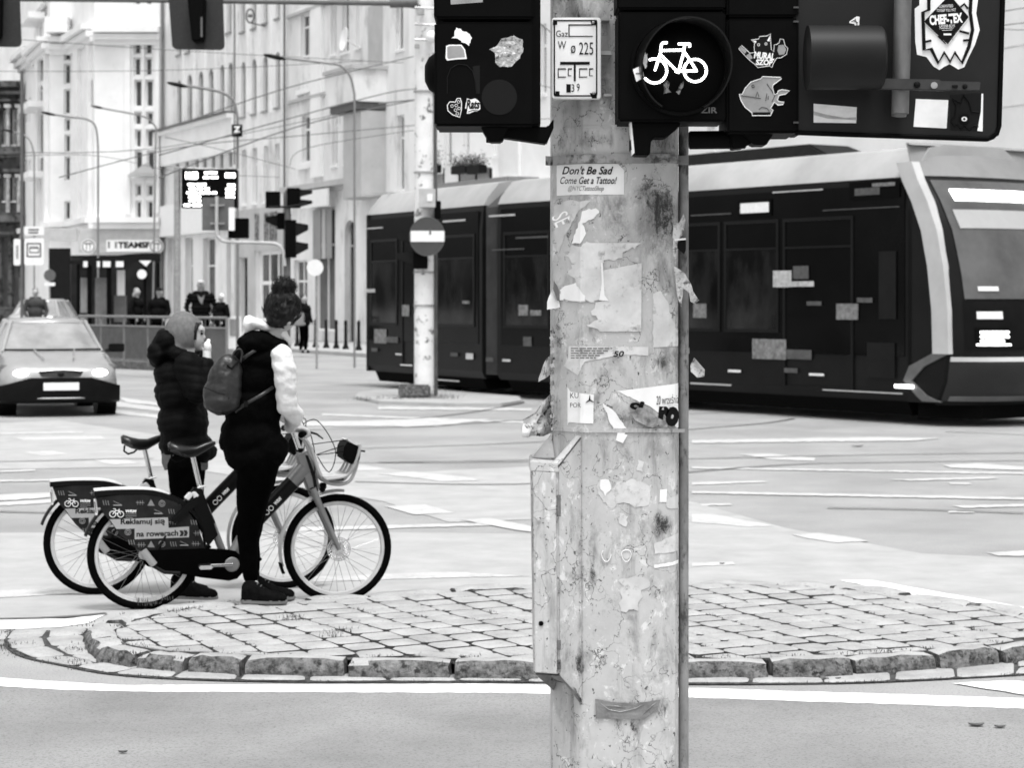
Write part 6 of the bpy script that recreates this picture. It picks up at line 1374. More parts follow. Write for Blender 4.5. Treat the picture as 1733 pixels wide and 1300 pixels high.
for k in range(4): # fingers close over the grip
    a = palm+Vector((.012, -.036+.024*k, .004)); c = a+Vector((.034-.002*abs(k-1), 0, -.010)); e = c+Vector((.004, 0, -.028)); f_ = e+Vector((-.022, 0, -.014))
    prim += [('c', a, .011, c, .0105), ('c', c, .0105, e, .0095), ('c', e, .0095, f_, .0085)]
prim += [('c', palm+Vector((-.01, .038, 0)), .012, palm+Vector((.004, .05, -.028)), .011), ('c', palm+Vector((.004, .05, -.028)), .011, palm+Vector((.016, .03, -.046)), .009)]
prim += [('e', w(497, 540, .08), (.022, .03, .03)), ('e', w(489, 545, -.07), (.012, .02, .022))]
me = lump(prim, .0075, 3); link('body', me, m_skin, wo, smooth=True)
# trousers
me = lump([('e', w(428, 775, .05), (.135, .13, .08)), ('c', w(438, 785, -.03), .118, w(432, 818, -.02), .106), ('c', w(432, 818, -.02), .106, w(426, 852, -.02), .085), ('c', w(426, 852, -.02), .083, w(419, 915, -.0), .058), ('c', w(419, 915, 0), .058, w(424, 978, 0), .041), ('c', w(428, 785, .12), .10, w(430, 850, .14), .08), ('c', w(430, 850, .14), .08, w(424, 915, .15), .055), ('c', w(424, 915, .15), .055, w(428, 978, .15), .041)], .012, 3)
displace(me, lambda p: .006*noise.noise(p*14)); link('trousers', me, m_trou, wo, smooth=True)
# vest
me = lump([('e', w(446, 606), (.155, .13, .085)), ('e', w(436, 640), (.16, .135, .12)), ('e', w(428, 690), (.165, .145, .13)), ('e', w(424, 738), (.172, .155, .13)), ('e', w(429, 772), (.162, .15, .095)), ('c', w(415, 600, .05), .07, w(470, 596, -.06), .065), ('e', w(455, 762, -.02), (.105, .12, .11))], .012, 4)
displace(me, lambda p: .004*math.sin(p.z*42+5*noise.noise(p*4))+.010*noise.noise(p*9)+.008*noise.noise(Vector((p.x*18, p.y*18, p.z*9)))+.004*noise.noise(p*45)); vs = link('vest', me, m_vest, wo, smooth=True)
me = lump([('e', w(450, 576, -.02), (.125, .12, .046), Matrix.Rotation(R(14), 3, 'Y')), ('e', w(436, 583, -.05), (.11, .10, .05), Matrix.Rotation(R(10), 3, 'Y')), ('e', w(430, 577, -.04), (.07, .09, .045))], .01, 4)
displace(me, lambda p: .012*noise.noise(p*13)+.008*noise.noise(p*30)); link('vest_hood', me, m_vest, vs, smooth=True)
# white sweatshirt: hood and sleeves
me = lump([('e', w(437, 548, -.02), (.078, .085, .030), Matrix.Rotation(R(22), 3, 'Y')), ('e', w(421, 550, -.02), (.032, .075, .055)), ('e', w(456, 560, .03), (.06, .06, .03), Matrix.Rotation(R(25), 3, 'Y')), ('c', w(478, 566, -.01), .03, w(489, 578, 0), .022)], .008, 3)
displace(me, lambda p: .008*noise.noise(p*18)+.004*noise.noise(p*45)); link('sweatshirt_hood', me, m_whs, wo, smooth=True)
for pts in ([(w(476, 602, -.10), .062), (w(482, 625, -.11), .064), (w(484, 655, -.10), .060), (w(486, 688, -.07), .058), (w(499, 703, -.0), .050), (Hw.lerp(w(499, 703, 0), .3), .042), (Hw, .034)], [(w(430, 602, .14), .06), (w(470, 690, .27), .055), (w(503, 720, .4), .035)]):
    me = lump([('c', a, ra, c, rc) for (a, ra), (c, rc) in zip(pts, pts[1:])], .007, 3)
    displace(me, lambda p: .005*noise.noise(Vector((p.x*12, p.y*12, p.z*26)))+.0035*math.sin(p.z*80+p.x*60)*max(0, noise.noise(p*9)+.25)+.002*noise.noise(p*50)); link('sleeve', me, m_whs, wo, smooth=True)
# hair: head of hair and curly bun made of strands over a core
me = lump([('e', w(478, 524, -.012), (.093, .104, .096)), ('e', w(481, 512, -.01), (.086, .095, .06)), ('e', w(474, 542, -.02), (.080, .09, .045)), ('c', w(480, 500), .035, w(480, 492), .04), ('e', w(481, 487, 0), (.056, .052, .048))], .006, 2)
displace(me, lambda p: .012*noise.noise(p*22)+.008*noise.noise(p*60)); hr = link('hair', me, m_hair, wo, smooth=True)
b = MB()
for k in range(1100):
    bun = k < 500; c = w(481, 487) if bun else w(478, 523, -.012); rr_ = Vector((.057, .053, .050)) if bun else Vector((.093, .104, .098)); d_ = Vector((random.gauss(0, 1), random.gauss(0, 1), random.gauss(0, 1) if bun else random.gauss(0, 1))).normalized(); p0 = c+Vector((d_.x*rr_.x, d_.y*rr_.y, d_.z*rr_.z))
    if not bun and p0.z < w(0, 548).z: continue
    tdir = (w(481, 497)-p0).normalized() if not bun else Vector((random.gauss(0, 1), random.gauss(0, 1), random.gauss(0, 1))).normalized(); tdir = (tdir-d_*tdir.dot(d_)).normalized(); sidev = d_.cross(tdir); L_ = random.uniform(.015, .045) if bun else random.uniform(.03, .07); ou = random.choice((.002, .004, .012)) if bun else random.choice((.002, .002, .006))
    b.tube([p0-d_*.002, p0+tdir*L_*.35+sidev*random.uniform(-.008, .008)+d_*ou, p0+tdir*L_*.7+sidev*random.uniform(-.010, .010)+d_*ou*1.2, p0+tdir*L_+d_*ou*random.uniform(-1, 1)+sidev*random.uniform(-.008, .008)], [.0007, .0013, .0012, .0004], 3)
b.build('hair_strands', m_hair, hr, smooth=True)
z0 = KH; sh_ = shoe(wo, Vector((w(411, 1010).x, wd-.02, z0)), Vector((w(486, 1010).x, wd-.05, z0))); shoe(wo, Vector((w(418, 1010).x, wd+.13, z0)), Vector((w(494, 1010).x, wd+.12, z0)))
b = MB(); b.tube([w(424, 982), w(425, 996)], [.037, .036], 12); b.tube([w(428, 982, .15), w(429, 996, .15)], [.037, .036], 12); b.build('socks', m_stk, wo, smooth=True)
# backpack
bk_ = thing('backpack', 'small dark leather backpack hanging on the back of the person with the bun', 'backpack', w(378, 660, -.14))
bd2 = -.13
me = lump([('e', w(376, 668, bd2), (.104, .078, .112)), ('e', w(380, 648, bd2), (.094, .072, .125)), ('e', w(386, 630, bd2+.01), (.078, .06, .10)), ('e', w(375, 682, bd2-.02), (.096, .07, .062))], .007, 4)
displace(me, lambda p: .008*noise.noise(Vector((p.x*26, p.y*10, p.z*8)))*max(.2, min(1, (p.z-1.15)*6))+.004*noise.noise(p*22)+.002*noise.noise(p*60)); bg_ = link('bag', me, m_leath, bk_, smooth=True)
b = MB(); b.tube(curve([tuple(w(344, 655, bd2-.045)), tuple(w(356, 660, bd2-.082)), tuple(w(368, 665, bd2-.09)), tuple(w(381, 668, bd2-.085))], 5), .0022, 5); b.build('pocket_zip', m_ink, bg_)
b = MB(); b.tube([w(388, 672, bd2-.08), w(377, 700, bd2-.055)], .002, 5); b.tube([w(384, 618, bd2-.055), w(392, 624, bd2-.05), w(403, 612, bd2-.02)], .006, 6); b.build('seam', m_ink, bg_)
b = MB(); b.tube(curve([tuple(w(393, 612, bd2-.02)), tuple(w(396, 597, bd2-.02)), tuple(w(405, 591, bd2-.02)), tuple(w(410, 598, bd2-.02)), tuple(w(407, 614, bd2-.02))], 5), .006, 6); b.build('loop_handle', m_leath, bk_, smooth=True)
for pts in ([w(406, 612, bd2), w(418, 602, -.14), w(430, 594, -.13), w(440, 588, -.10)], [w(398, 697, bd2), w(415, 684, -.17), w(440, 670, -.16), w(463, 655, -.11)]):
    b = MB(); b.tube(pts, .010, 8, flat=(.35, 1)); b.build('strap', m_leath, bk_, smooth=True)
b = MB(); b.box(w(416, 684, -.175), (.02, .008, .03)); b.build('buckle', m_ink, bk_)
# --- hooded person ---
hd_ = 12.35
def g(px, py, dd=0): return P(px, py, hd_+dd)
ho = thing('person', 'person in grey hood and long black quilted coat, tissue held to the mouth', 'person', Vector((g(318, 1000).x, hd_, 0)))
prim = [('e', g(320, 566), (.075, .078, .105)), ('e', g(330, 574, 0), (.052, .062, .082)), ('c', g(312, 590), .055, g(305, 620), .06), ('e', g(304, 640), (.13, .16, .10)), ('e', g(308, 720), (.12, .14, .16)),
        ('c', g(314, 770, -.07), .08, g(318, 880, -.07), .055), ('c', g(318, 880, -.07), .05, g(316, 990, -.06), .038), ('c', g(320, 770, .07), .08, g(322, 880, .07), .055), ('c', g(322, 880, .07), .05, g(304, 985, .08), .038),
        ('c', g(316, 990, -.06), .038, g(342, 1006, -.06), .03), ('c', g(304, 985, .08), .038, g(330, 1000, .08), .03),
        ('e', g(339.5, 559), (.026, .045, .03)), ('e', g(344, 571.5), (.013, .013, .011)), ('c', g(341.5, 563), .008, g(346, 571), .010), ('e', g(342, 578.5), (.012, .02, .006)), ('e', g(341.5, 582), (.012, .02, .007)), ('e', g(337, 590), (.025, .03, .022)), ('e', g(341, 556.5), (.012, .045, .007)),
        ('c', g(320, 622, -.17), .05, g(335, 660, -.2), .042), ('c', g(335, 660, -.2), .04, g(350, 612, -.10), .03), ('c', g(350, 612, -.1), .028, g(350, 597, -.06), .026)]
for k in range(4): a = g(352, 598-2.5*k, -.07+.015*k); c = a+Vector((.012, .01, .018)); prim += [('c', a, .010, c, .009), ('c', c, .009, c+Vector((-.020, .012, .006)), .008)]
prim += [('c', g(346, 597, -.05), .012, g(344, 590, -.045), .009)]
me = lump(prim, .0065, 2); bo = link('body', me, m_skin, ho, smooth=True)
b = MB(); b.sph(g(341.2, 564.5, -.033), .0085, 8, 6); b.sph(g(341.2, 564.5, .033), .0085, 8, 6); b.build('eyes', m_ink, bo, smooth=True)
b = MB(); b.tube([g(342.5, 559.5, -.03), g(340.5, 560, -.05)], .004, 6); b.tube([g(343.5, 579.8, -.012), g(341.2, 580.3, -.028)], .0022, 5); b.build('brow', m_hair, bo)
hr_ = MB(); hr_.tube([g(335, 548, -.055), g(330, 560, -.07), g(329, 575, -.07)], .012, 6); hr_.build('hair', m_hair, ho, smooth=True)
# tight grey hood round the face
me = lump([('e', g(311, 566), (.118, .112, .135)), ('e', g(300, 590), (.10, .11, .10)), ('e', g(318, 600), (.10, .11, .05))], .009, 2)
# open the face side
bm = bmesh.new(); bm.from_mesh(me); fcx = g(346, 573); dl = []
for f_ in bm.faces:
    c = f_.calc_center_median(); u_ = (c.x-g(340, 0).x)+.35*abs(c.z-fcx.z)*.6
    if c.x > g(331, 0).x+.12*abs(c.z-fcx.z) and g(0, 601).z < c.z < g(0, 547).z: dl.append(f_)
bmesh.ops.delete(bm, geom=dl, context='FACES'); bm.to_mesh(me); bm.free()
displace(me, lambda p: .006*noise.noise(Vector((p.x*14, p.y*10, p.z*20)))); me = modded(me, [('SOLIDIFY', dict(thickness=.010, offset=-1))]); link('knit_hood', me, m_wool, ho, smooth=True)
quilt = lambda p, per=.05, am=.007: am*(abs(math.sin((p.z+.018*noise.noise(p*5)+.012*math.sin(p.x*14))*math.pi/per))**.5-.6)+.008*noise.noise(p*11)+.005*noise.noise(Vector((p.x*30, p.y*30, p.z*12)))
me = lump([('e', g(303, 632), (.15, .19, .10)), ('e', g(306, 665), (.148, .20, .14)), ('e', g(310, 715), (.150, .19, .15)), ('e', g(314, 752), (.155, .18, .10)), ('c', g(300, 768, 0), .09, g(335, 766, 0), .085), ('c', g(318, 620, -.155), .088, g(334, 662, -.2), .075), ('c', g(334, 662, -.2), .07, g(348, 618, -.11), .05), ('c', g(318, 620, .15), .075, g(330, 700, .2), .06), ('e', g(345, 765, -.03), (.07, .13, .055))], .010, 3)
displace(me, quilt); link('coat', me, m_coat, ho, smooth=True)
me = lump([('e', g(272, 598, 0), (.075, .15, .085)), ('e', g(285, 578, 0), (.08, .15, .075), Matrix.Rotation(R(25), 3, 'Y')), ('e', g(306, 600, 0), (.10, .17, .06), Matrix.Rotation(R(30), 3, 'Y')), ('e', g(330, 615, 0), (.065, .12, .045)), ('e', g(341, 603, -.0), (.025, .08, .04))], .010, 3)
displace(me, lambda p: quilt(p, .045, .007)+.008*noise.noise(p*14)); link('coat_hood', me, m_coat, ho, smooth=True)
b = MB(); rg = []
for py, x0, x1 in ((765, 274, 352), (782, 274, 352), (794, 279, 352)): c = g((x0+x1)/2, py); rx = (x1-x0)/2*hd_/F; rg.append([c+Vector((math.cos(t)*rx, math.sin(t)*.14, .004*math.sin(5*t))) for t in [k/28*6.283 for k in range(28)]])
b.loft(rg); b.build('under_layer', m_wool, ho, smooth=50)
me = lump([('c', g(312, 790, -.08), .105, g(317, 850, -.08), .09), ('c', g(317, 850, -.08), .088, g(319, 920, -.07), .062), ('c', g(319, 920, -.07), .062, g(316, 985, -.06), .045), ('c', g(318, 790, .08), .105, g(320, 850, .08), .088), ('c', g(320, 850, .08), .085, g(312, 920, .08), .06), ('c', g(312, 920, .08), .06, g(304, 980, .08), .045)], .012, 3)
displace(me, lambda p: .006*noise.noise(p*13)); link('trousers', me, m_trou, ho, smooth=True)
shoe(ho, Vector((g(302, 1000).x, hd_-.06, 0)), Vector((g(371, 1000).x, hd_-.10, 0)), .05, .08); shoe(ho, Vector((g(286, 1000).x, hd_+.09, 0)), Vector((g(350, 1000).x, hd_+.08, 0)), .05, .08)
ts_ = MB(); ts_.sph(g(351, 586, -.07), .022, 10, 8, sc=(1, .7, 1.4)); ts_.sph(g(353, 577, -.06), .012, 8, 6); o = ts_.build('tissue', m_stk, smooth=True); tag(o, 'crumpled white tissue held at the mouth of the hooded person', 'tissue')
# --- pedestrians beyond ---
def ped(label, px, top, d, gz, coat, hairm, wide=1.0, lean=0, face=0, bald=False, cap=None, quilted=False):
    zt = H-(top-HY)*d/F; h_ = zt-gz; k = h_/1.78; X0 = (px-CX)*d/F; t = thing('person', label, 'person', (X0, d, gz), group=None)
    def p(x, y, z): # figure space, metres of a 1.78 m person; lean bends the upper body
        if z > .95: x = x+lean*(z-.95)
        v = Matrix.Rotation(face, 3, 'Z') @ Vector((x*wide, y*wide, z)); return Vector((X0, d, gz))+v*k
    s = k
    body = [('e', p(0, 0, 1.655), (.086*s, .098*s, .122*s)), ('c', p(0, 0, 1.56), .05*s, p(0, 0, 1.45), .06*s), ('e', p(0, 0, 1.28), (.17*s, .11*s, .2*s)), ('e', p(0, 0, 1.0), (.15*s, .11*s, .15*s)), ('e', p(0, -.09, 1.655), (.015*s, .02*s, .025*s)), ('e', p(-.078, 0, 1.66), (.01*s, .02*s, .03*s)), ('e', p(.078, 0, 1.66), (.01*s, .02*s, .03*s))]
    for sx in (-1, 1):
        body += [('c', p(sx*.09, 0, .92), .08*s, p(sx*.10, -.02, .48), .055*s), ('c', p(sx*.1, -.02, .48), .05*s, p(sx*.11, .02, .08), .036*s), ('c', p(sx*.11, .02, .06), .04*s, p(sx*.12, -.15, .05), .035*s), ('c', p(sx*.2, 0, 1.4), .05*s, p(sx*.26, 0, 1.12), .042*s), ('c', p(sx*.26, 0, 1.12), .04*s, p(sx*.20, -.14, .92), .03*s), ('e', p(sx*.19, -.16, .89), (.03*s, .03*s, .05*s))]
    bo_ = link('body', lump(body, .018*k, 2), m_skin, t, smooth=True)
    cl = [('e', p(0, 0, 1.33), (.20*wide*s, .14*wide*s, .17*s)), ('e', p(0, 0, 1.1), (.19*wide*s, .15*wide*s, .2*s)), ('e', p(0, 0, .92), (.18*wide*s, .14*wide*s, .14*s)), ('c', p(-.1, 0, 1.48), .06*s, p(.1, 0, 1.48), .06*s)]
    for sx in (-1, 1): cl += [('c', p(sx*.2, 0, 1.4), .075*s, p(sx*.27, 0, 1.12), .065*s), ('c', p(sx*.27, 0, 1.12), .062*s, p(sx*.21, -.12, .94), .048*s)]
    me_ = lump(cl, .02*k, 2)
    if quilted: displace(me_, lambda v: .014*math.sin(v.z*58))
    link('coat', me_, coat, t, smooth=True)
    tr_ = []
    for sx in (-1, 1): tr_ += [('c', p(sx*.09, 0, .9), .10*s, p(sx*.10, -.02, .48), .078*s), ('c', p(sx*.10, -.02, .48), .076*s, p(sx*.11, .02, .12), .055*s)]
    link('trousers', lump(tr_, .02*k, 2), m_trou, t, smooth=True)
    hh = [('e', p(0, .018, 1.70), (.086*s, .092*s, .085*s))] if not bald else [('e', p(0, .03, 1.66), (.084*s, .085*s, .06*s))]
    if hairm == m_hairl: hh += [('e', p(0, .04, 1.58), (.09*s, .08*s, .10*s))]
    link('hair', lump(hh, .012*k, 2), hairm, t, smooth=True)
    if cap:
        b_ = MB(); b_.sph(p(0, .0, 1.73), .092*s, 12, 8, sc=(1, 1.1, .62)); b_.box(p(0, -.10, 1.72), (.13*s, .09*s, .012*s)); b_.build('cap', cap, t, smooth=40)
    b_ = MB()
    for sx in (-1, 1): b_.box(p(sx*.12, -.06, .045), (.09*s, .27*s, .09*s), taper=.75)
    b_.build('shoes', m_shoe, t, bevel=.01)
    return t
m_hairl = mat('fair_hair', .3, .2, scale=30, rough=.8)
m_dcoat = mat('dark_coat', .003, .007, scale=8, rough=.8, spec=.06)
ped('distant pedestrian in a dark coat at far left beside the tram stop sign', 60, 487, 68, .12, mat('grey_coat', .05, .03, scale=4, rough=.9), m_hair, 1.15, 0, R(20))
ped('long-haired person in black leaning forward at the stop, beside the ticket machine', 229, 487, 60.5, .25, m_dcoat, m_hairl, 1.1, .12, R(70))
ped('person in a black jacket and dark cap, standing between the fair-haired one and the post', 268, 487, 60.5, .25, m_dcoat, m_hair, 1.1, .04, R(-10), cap=m_dark)
pm = ped('man in black puffer jacket and pale flat cap walking behind the tram stop railing', 340, 474, 60, .25, m_dcoat, m_hairl, 1.3, 0, R(8), bald=True, cap=m_wool if False else mat('cap_pale', .55, .45, scale=20, rough=.9), quilted=True)
b = MB(); b.prism([P(x, y, 59.6) for x, y in ((334, 499), (340, 504), (346, 499), (342, 515), (338, 511))], (0, .05, 0)); b.build('scarf', m_winl, pm)
ped('dark-coated person with white hair just right of the puffer jacket man', 374, 497, 66, .12, m_dcoat, m_stk, 1.2, 0, R(-40))
pf = ped('dark-dressed walker carrying a pale bag, beside the bollards right of the woman', 514, 499, 66, .12, m_dcoat, m_hair, 1.15, .02, R(60))
tb_ = MB(); tb_.box(P(505, 540, 65.6), (.35, .15, .42)); o = tb_.build('carrier_bag', m_winl, bevel=.03); tag(o, 'pale carrier bag held by the walker beside the bollards', 'bag')
# ---------- cars ----------
m_car = mat('car_silver', .38, .32, scale=2, rough=.25, metal=.25, coat=.4)
m_wsc = mat('windscreen_sky_reflection', .34, .20, scale=1.6, rough=.08, spec=.6)  # pale glass colour stands in for the reflected sky
m_plas = mat('bumper_plastic', .002, .004, scale=6, rough=.45, spec=.12)
def make_car():
    r = thing('silver_car', 'light silver car with headlights on, cut by the left edge', 'car')
    def sec(x, w_, zb, zs, zt): # shoulder height zs, top height zt
        return [Vector((x, y*w_, z)) for y, z in ((0, zb), (.86, zb), (.97, zb+.1), (1, zb+.28), (1.0, zs-.12), (.96, zs), (.80, zt), (.4, zt+.015), (0, zt+.02))]
    st = [(0, .42, .30, .52, .60), (-.03, .60, .26, .58, .68), (-.10, .74, .22, .62, .73), (-.25, .84, .20, .68, .79), (-.5, .875, .19, .74, .85), (-.9, .88, .19, .82, .93), (-1.15, .88, .19, .88, .97), (-1.6, .88, .19, .92, .98), (-2.6, .88, .19, .94, .99), (-3.6, .88, .2, .96, 1.02), (-4.0, .86, .24, .97, 1.04), (-4.22, .80, .3, .95, 1.02), (-4.3, .7, .4, .85, .92)]
    rg = []
    for s_ in st:
        h_ = sec(*s_); rg.append(h_+[Vector((p.x, -p.y, p.z)) for p in reversed(h_[1:-1])])
    b = MB(); b.loft(rg); b.build('body', m_car, r, smooth=55)
    base = [(-1.02, 0), (-1.06, .45), (-1.22, .74), (-1.9, .80), (-3.1, .80), (-3.8, .72), (-4.05, .45), (-4.1, 0)]; top = [(-1.72, 0), (-1.75, .4), (-1.85, .55), (-2.3, .58), (-3.0, .57), (-3.35, .52), (-3.45, .35), (-3.48, 0)]
    def ringof(pts, z, dz=0): return [Vector((x, y, z-abs(y)*dz)) for x, y in pts]+[Vector((x, -y, z-abs(y)*dz)) for x, y in reversed(pts[1:-1])]
    b = MB(); b.loft([ringof(base, .95), ringof(top, 1.41, .05)]); b.build('glasshouse', m_wsc, r, smooth=30)
    b = MB(); big = [(x*1.0+(.03 if i < 2 else -.03 if i > 5 else 0), y*1.03) for i, (x, y) in enumerate(top)]; b.loft([ringof(big, 1.40, .05), ringof(top, 1.44, .05), ringof([(x*.9-.25, y*.8) for x, y in top], 1.46, .02)]); b.build('roof', m_car, r, smooth=50)
    for sy in (-1, 1):
        b = MB()
        for (x0, y0), (x1, y1), w_ in (((-1.2, .75), (-1.84, .57), .03), ((-2.55, .81), (-2.6, .585), .04), ((-3.75, .74), (-3.35, .53), .06)): b.tube([(x0, sy*y0, .94), (x1, sy*y1, 1.405)], w_, 6)
        b.build('pillar', m_car, r)
        b = MB(); b.box((-1.25, sy*.98, 1.0), (.12, .24, .13)); b.tube([(-1.25, sy*.8, .95), (-1.25, sy*.9, .97)], .03, 6); b.build('mirror', m_plas, r, bevel=.03)
        for x in (-.78, -3.42):
            b = MB(); b.tube([(x, sy*.66, .31), (x, sy*.87, .31), (x, sy*.885, .31)], [.31, .31, .27], 24); wl = b.build('wheel', m_tyre, r, smooth=40)
            b = MB(); b.tube([(x, sy*.88, .31), (x, sy*.895, .31)], [.21, .19], 20); b.build('hubcap', m_bsil, wl, smooth=40)
            b = MB(); b.tube([(x, sy*.60, .31), (x, sy*.884, .31)], .35, 24); b.build('wheel_arch', m_plas, r)
        b = MB(); b.hexa([(-.06, sy*.42, .60), (-.42, sy*.86, .62), (-.40, sy*.80, .62), (-.10, sy*.40, .60)], [(-.10, sy*.40, .70), (-.42, sy*.875, .76), (-.42, sy*.82, .79), (-.16, sy*.40, .72)]); hl = b.build('headlight', mat('headlight_glass', .08, .2, scale=9, rough=.15), r, bevel=.01)
        b = MB(); b.sph((-.03, sy*.58, .655), .085, 16, 10, sc=(1.0, 1.35, .62)); b.build('lit_lamp', m_glow, hl, smooth=True)
        b = MB(); b.hexa([(-4.2, sy*.55, .82), (-4.27, sy*.76, .82), (-4.1, sy*.80, .82), (-4.0, sy*.6, .82)], [(-4.2, sy*.55, .98), (-4.24, sy*.74, .98), (-4.1, sy*.78, .98), (-4.0, sy*.6, .98)]); b.build('tail_light', m_grey, r)
        b = MB(); b.tube([(-.04, sy*.05, .625), (-.03, sy*.2, .63), (-.075, sy*.45, .66)], .012, 6); b.build('chrome_trim', m_chr, r)
    # dark lower face of the bumper
    b = MB(); L0 = []
    for y in [k/12*.86 for k in range(-12, 13)]:
        a = abs(y)/.86; x = .05-.26*a**4; h_ = .585-.13*max(0, a-.5)/.5; y = y*1.045; L0.append([Vector((x, y, h_)), Vector((x+.02, y, .42)), Vector((x, y, .24)), Vector((x-.1, y, .20)), Vector((x-.25, y, .20)), Vector((x-.25, y, h_))])
    b.loft(L0); b.build('bumper_grille', m_plas, r, smooth=40)
    b = MB(); b.tube([Vector((.055-.34*(abs(y)/.86)**3.2, y, .28)) for y in [k/12*.8 for k in range(-12, 13)]], .014, 6); b.build('lip', m_bsil, r)
    b = MB(); b.box((.065, 0, .455), (.02, .52, .115)); pl_ = b.build('number_plate', m_white, r, bevel=.004)
    me = text_mesh("DW 4KR 72", 1, .02); xs = [v.co.x for v in me.vertices]; ys = [v.co.y for v in me.vertices]
    for v in me.vertices: v.co = Vector((.077, -.22+(v.co.x-min(xs))/(max(xs)-min(xs))*.44, .42+(v.co.y-min(ys))/(max(ys)-min(ys))*.07))
    me.clear_geometry(); bpy.data.meshes.remove(me)
    b = MB(); b.tube([(.0, -.30, .665), (.012, 0, .66), (.0, .30, .665)], .01, 6); b.build('grille_bar', m_plas, r)
    b = MB(); b.sph((.02, 0, .63), .05, 12, 8, sc=(.3, 1.1, .75)); b.build('badge', m_dark, r, smooth=True)
    b = MB(); b.tube([(-1.0-.0*abs(y)-.16*(abs(y)/.7)**2, y, .975) for y in [k/8*.72 for k in range(-8, 9)]], .022, 6); b.build('cowl', m_plas, r)
    b = MB(); b.loft([[Vector((x+.012, y, .70-.05*(abs(y)/.5)**2)), Vector((x+.03, y, .60)), Vector((x-.05, y, .575)), Vector((x-.08, y, .70-.05*(abs(y)/.5)**2))] for x, y in [(.0-.10*(abs(k)/5)**2*.6, k/5*.42) for k in range(-5, 6)]]); b.build('upper_grille', mat('grille_mid', .03, .015, scale=30, rough=.4), r)
    for sy in (-1, 1):
        b = MB(); b.tube([(-.95, sy*.30, .985), (-.30, sy*.22, .86)], .012, 5); b.build('bonnet_crease', m_car, r)
    return r
car = make_car()
c0 = P(103, HY, 31.6); car.location = (c0.x, c0.y, 0); car.rotation_euler = (0, 0, R(-90+18))
van = copy_tree(car); van.name = 'white_car'; van['label'] = 'distant white car with rounded rear window, between the far person and the tram shelter'; c0 = P(108, HY, 76); van.location = (c0.x, c0.y, 0); van.rotation_euler = (0, 0, R(90)); van.scale = (1.2, 1.05, 1.24)
# ---------- tram ----------
m_tdk = mat('tram_body_dark', .006, .010, scale=1, rough=.35, spec=.12)
m_tgl = mat('tram_glass', .0018, .005, scale=.5, rough=.12, spec=.10)
m_troof = mat('tram_roof', .42, .30, scale=.8, rough=.5)
m_tlt = mat('tram_trim', .52, .44, scale=2, rough=.4)
m_und = mat('undercarriage', .004, rough=.9, spec=.05)
A0 = Vector(((620-CX)/84, F/84)); A1 = Vector(((822-CX)/94, F/94)); A2 = Vector(((1545-CX)/122, F/122))
tram = thing('tram', 'long dark articulated tram with pale roof, turning across the junction behind the poles', 'tram', (A1.x, A1.y, 0))
class Mod:
    def __init__(s, a, c): s.a = a; s.dir = (c-a).normalized(); s.L = (c-a).length; s.n = Vector((-s.dir.y, s.dir.x)); s.n = s.n if s.n.y > 0 else -s.n
    def pt(s, u, v, z): p = s.a+s.dir*u+s.n*v; return Vector((p.x, p.y, z))
    def u(s, px): k = (px-CX)/F; return (s.a.x-k*s.a.y)/(k*s.dir.y-s.dir.x)
    def z(s, px, py): d = s.a.y+s.dir.y*s.u(px); return H-(py-HY)*d/F
    def panel(s, b, x0, y0, x1, y1, o=.01, t=.01): # photo rectangle on the near side
        m_ = (x0+x1)/2; z0 = s.z(m_, y1); z1 = s.z(m_, y0); a, c = s.u(x0), s.u(x1); b.hexa([s.pt(a, -o, z0), s.pt(c, -o, z0), s.pt(c, -o+t, z0), s.pt(a, -o+t, z0)], [s.pt(a, -o, z1), s.pt(c, -o, z1), s.pt(c, -o+t, z1), s.pt(a, -o+t, z1)])
def prof(mod, u, inset=0, zr=3.92): return [mod.pt(u, v, z) for v, z in ((.06+inset, .32), (0+inset, .45), (0+inset, 3.0), (.03+inset, 3.46))], [mod.pt(u, v, z) for v, z in ((.03+inset, 3.46), (.10+inset, 3.60), (.34+inset, zr-.05), (.6, zr), (1.8, zr), (2.3-inset, 3.6), (2.4-inset, 3.4))]
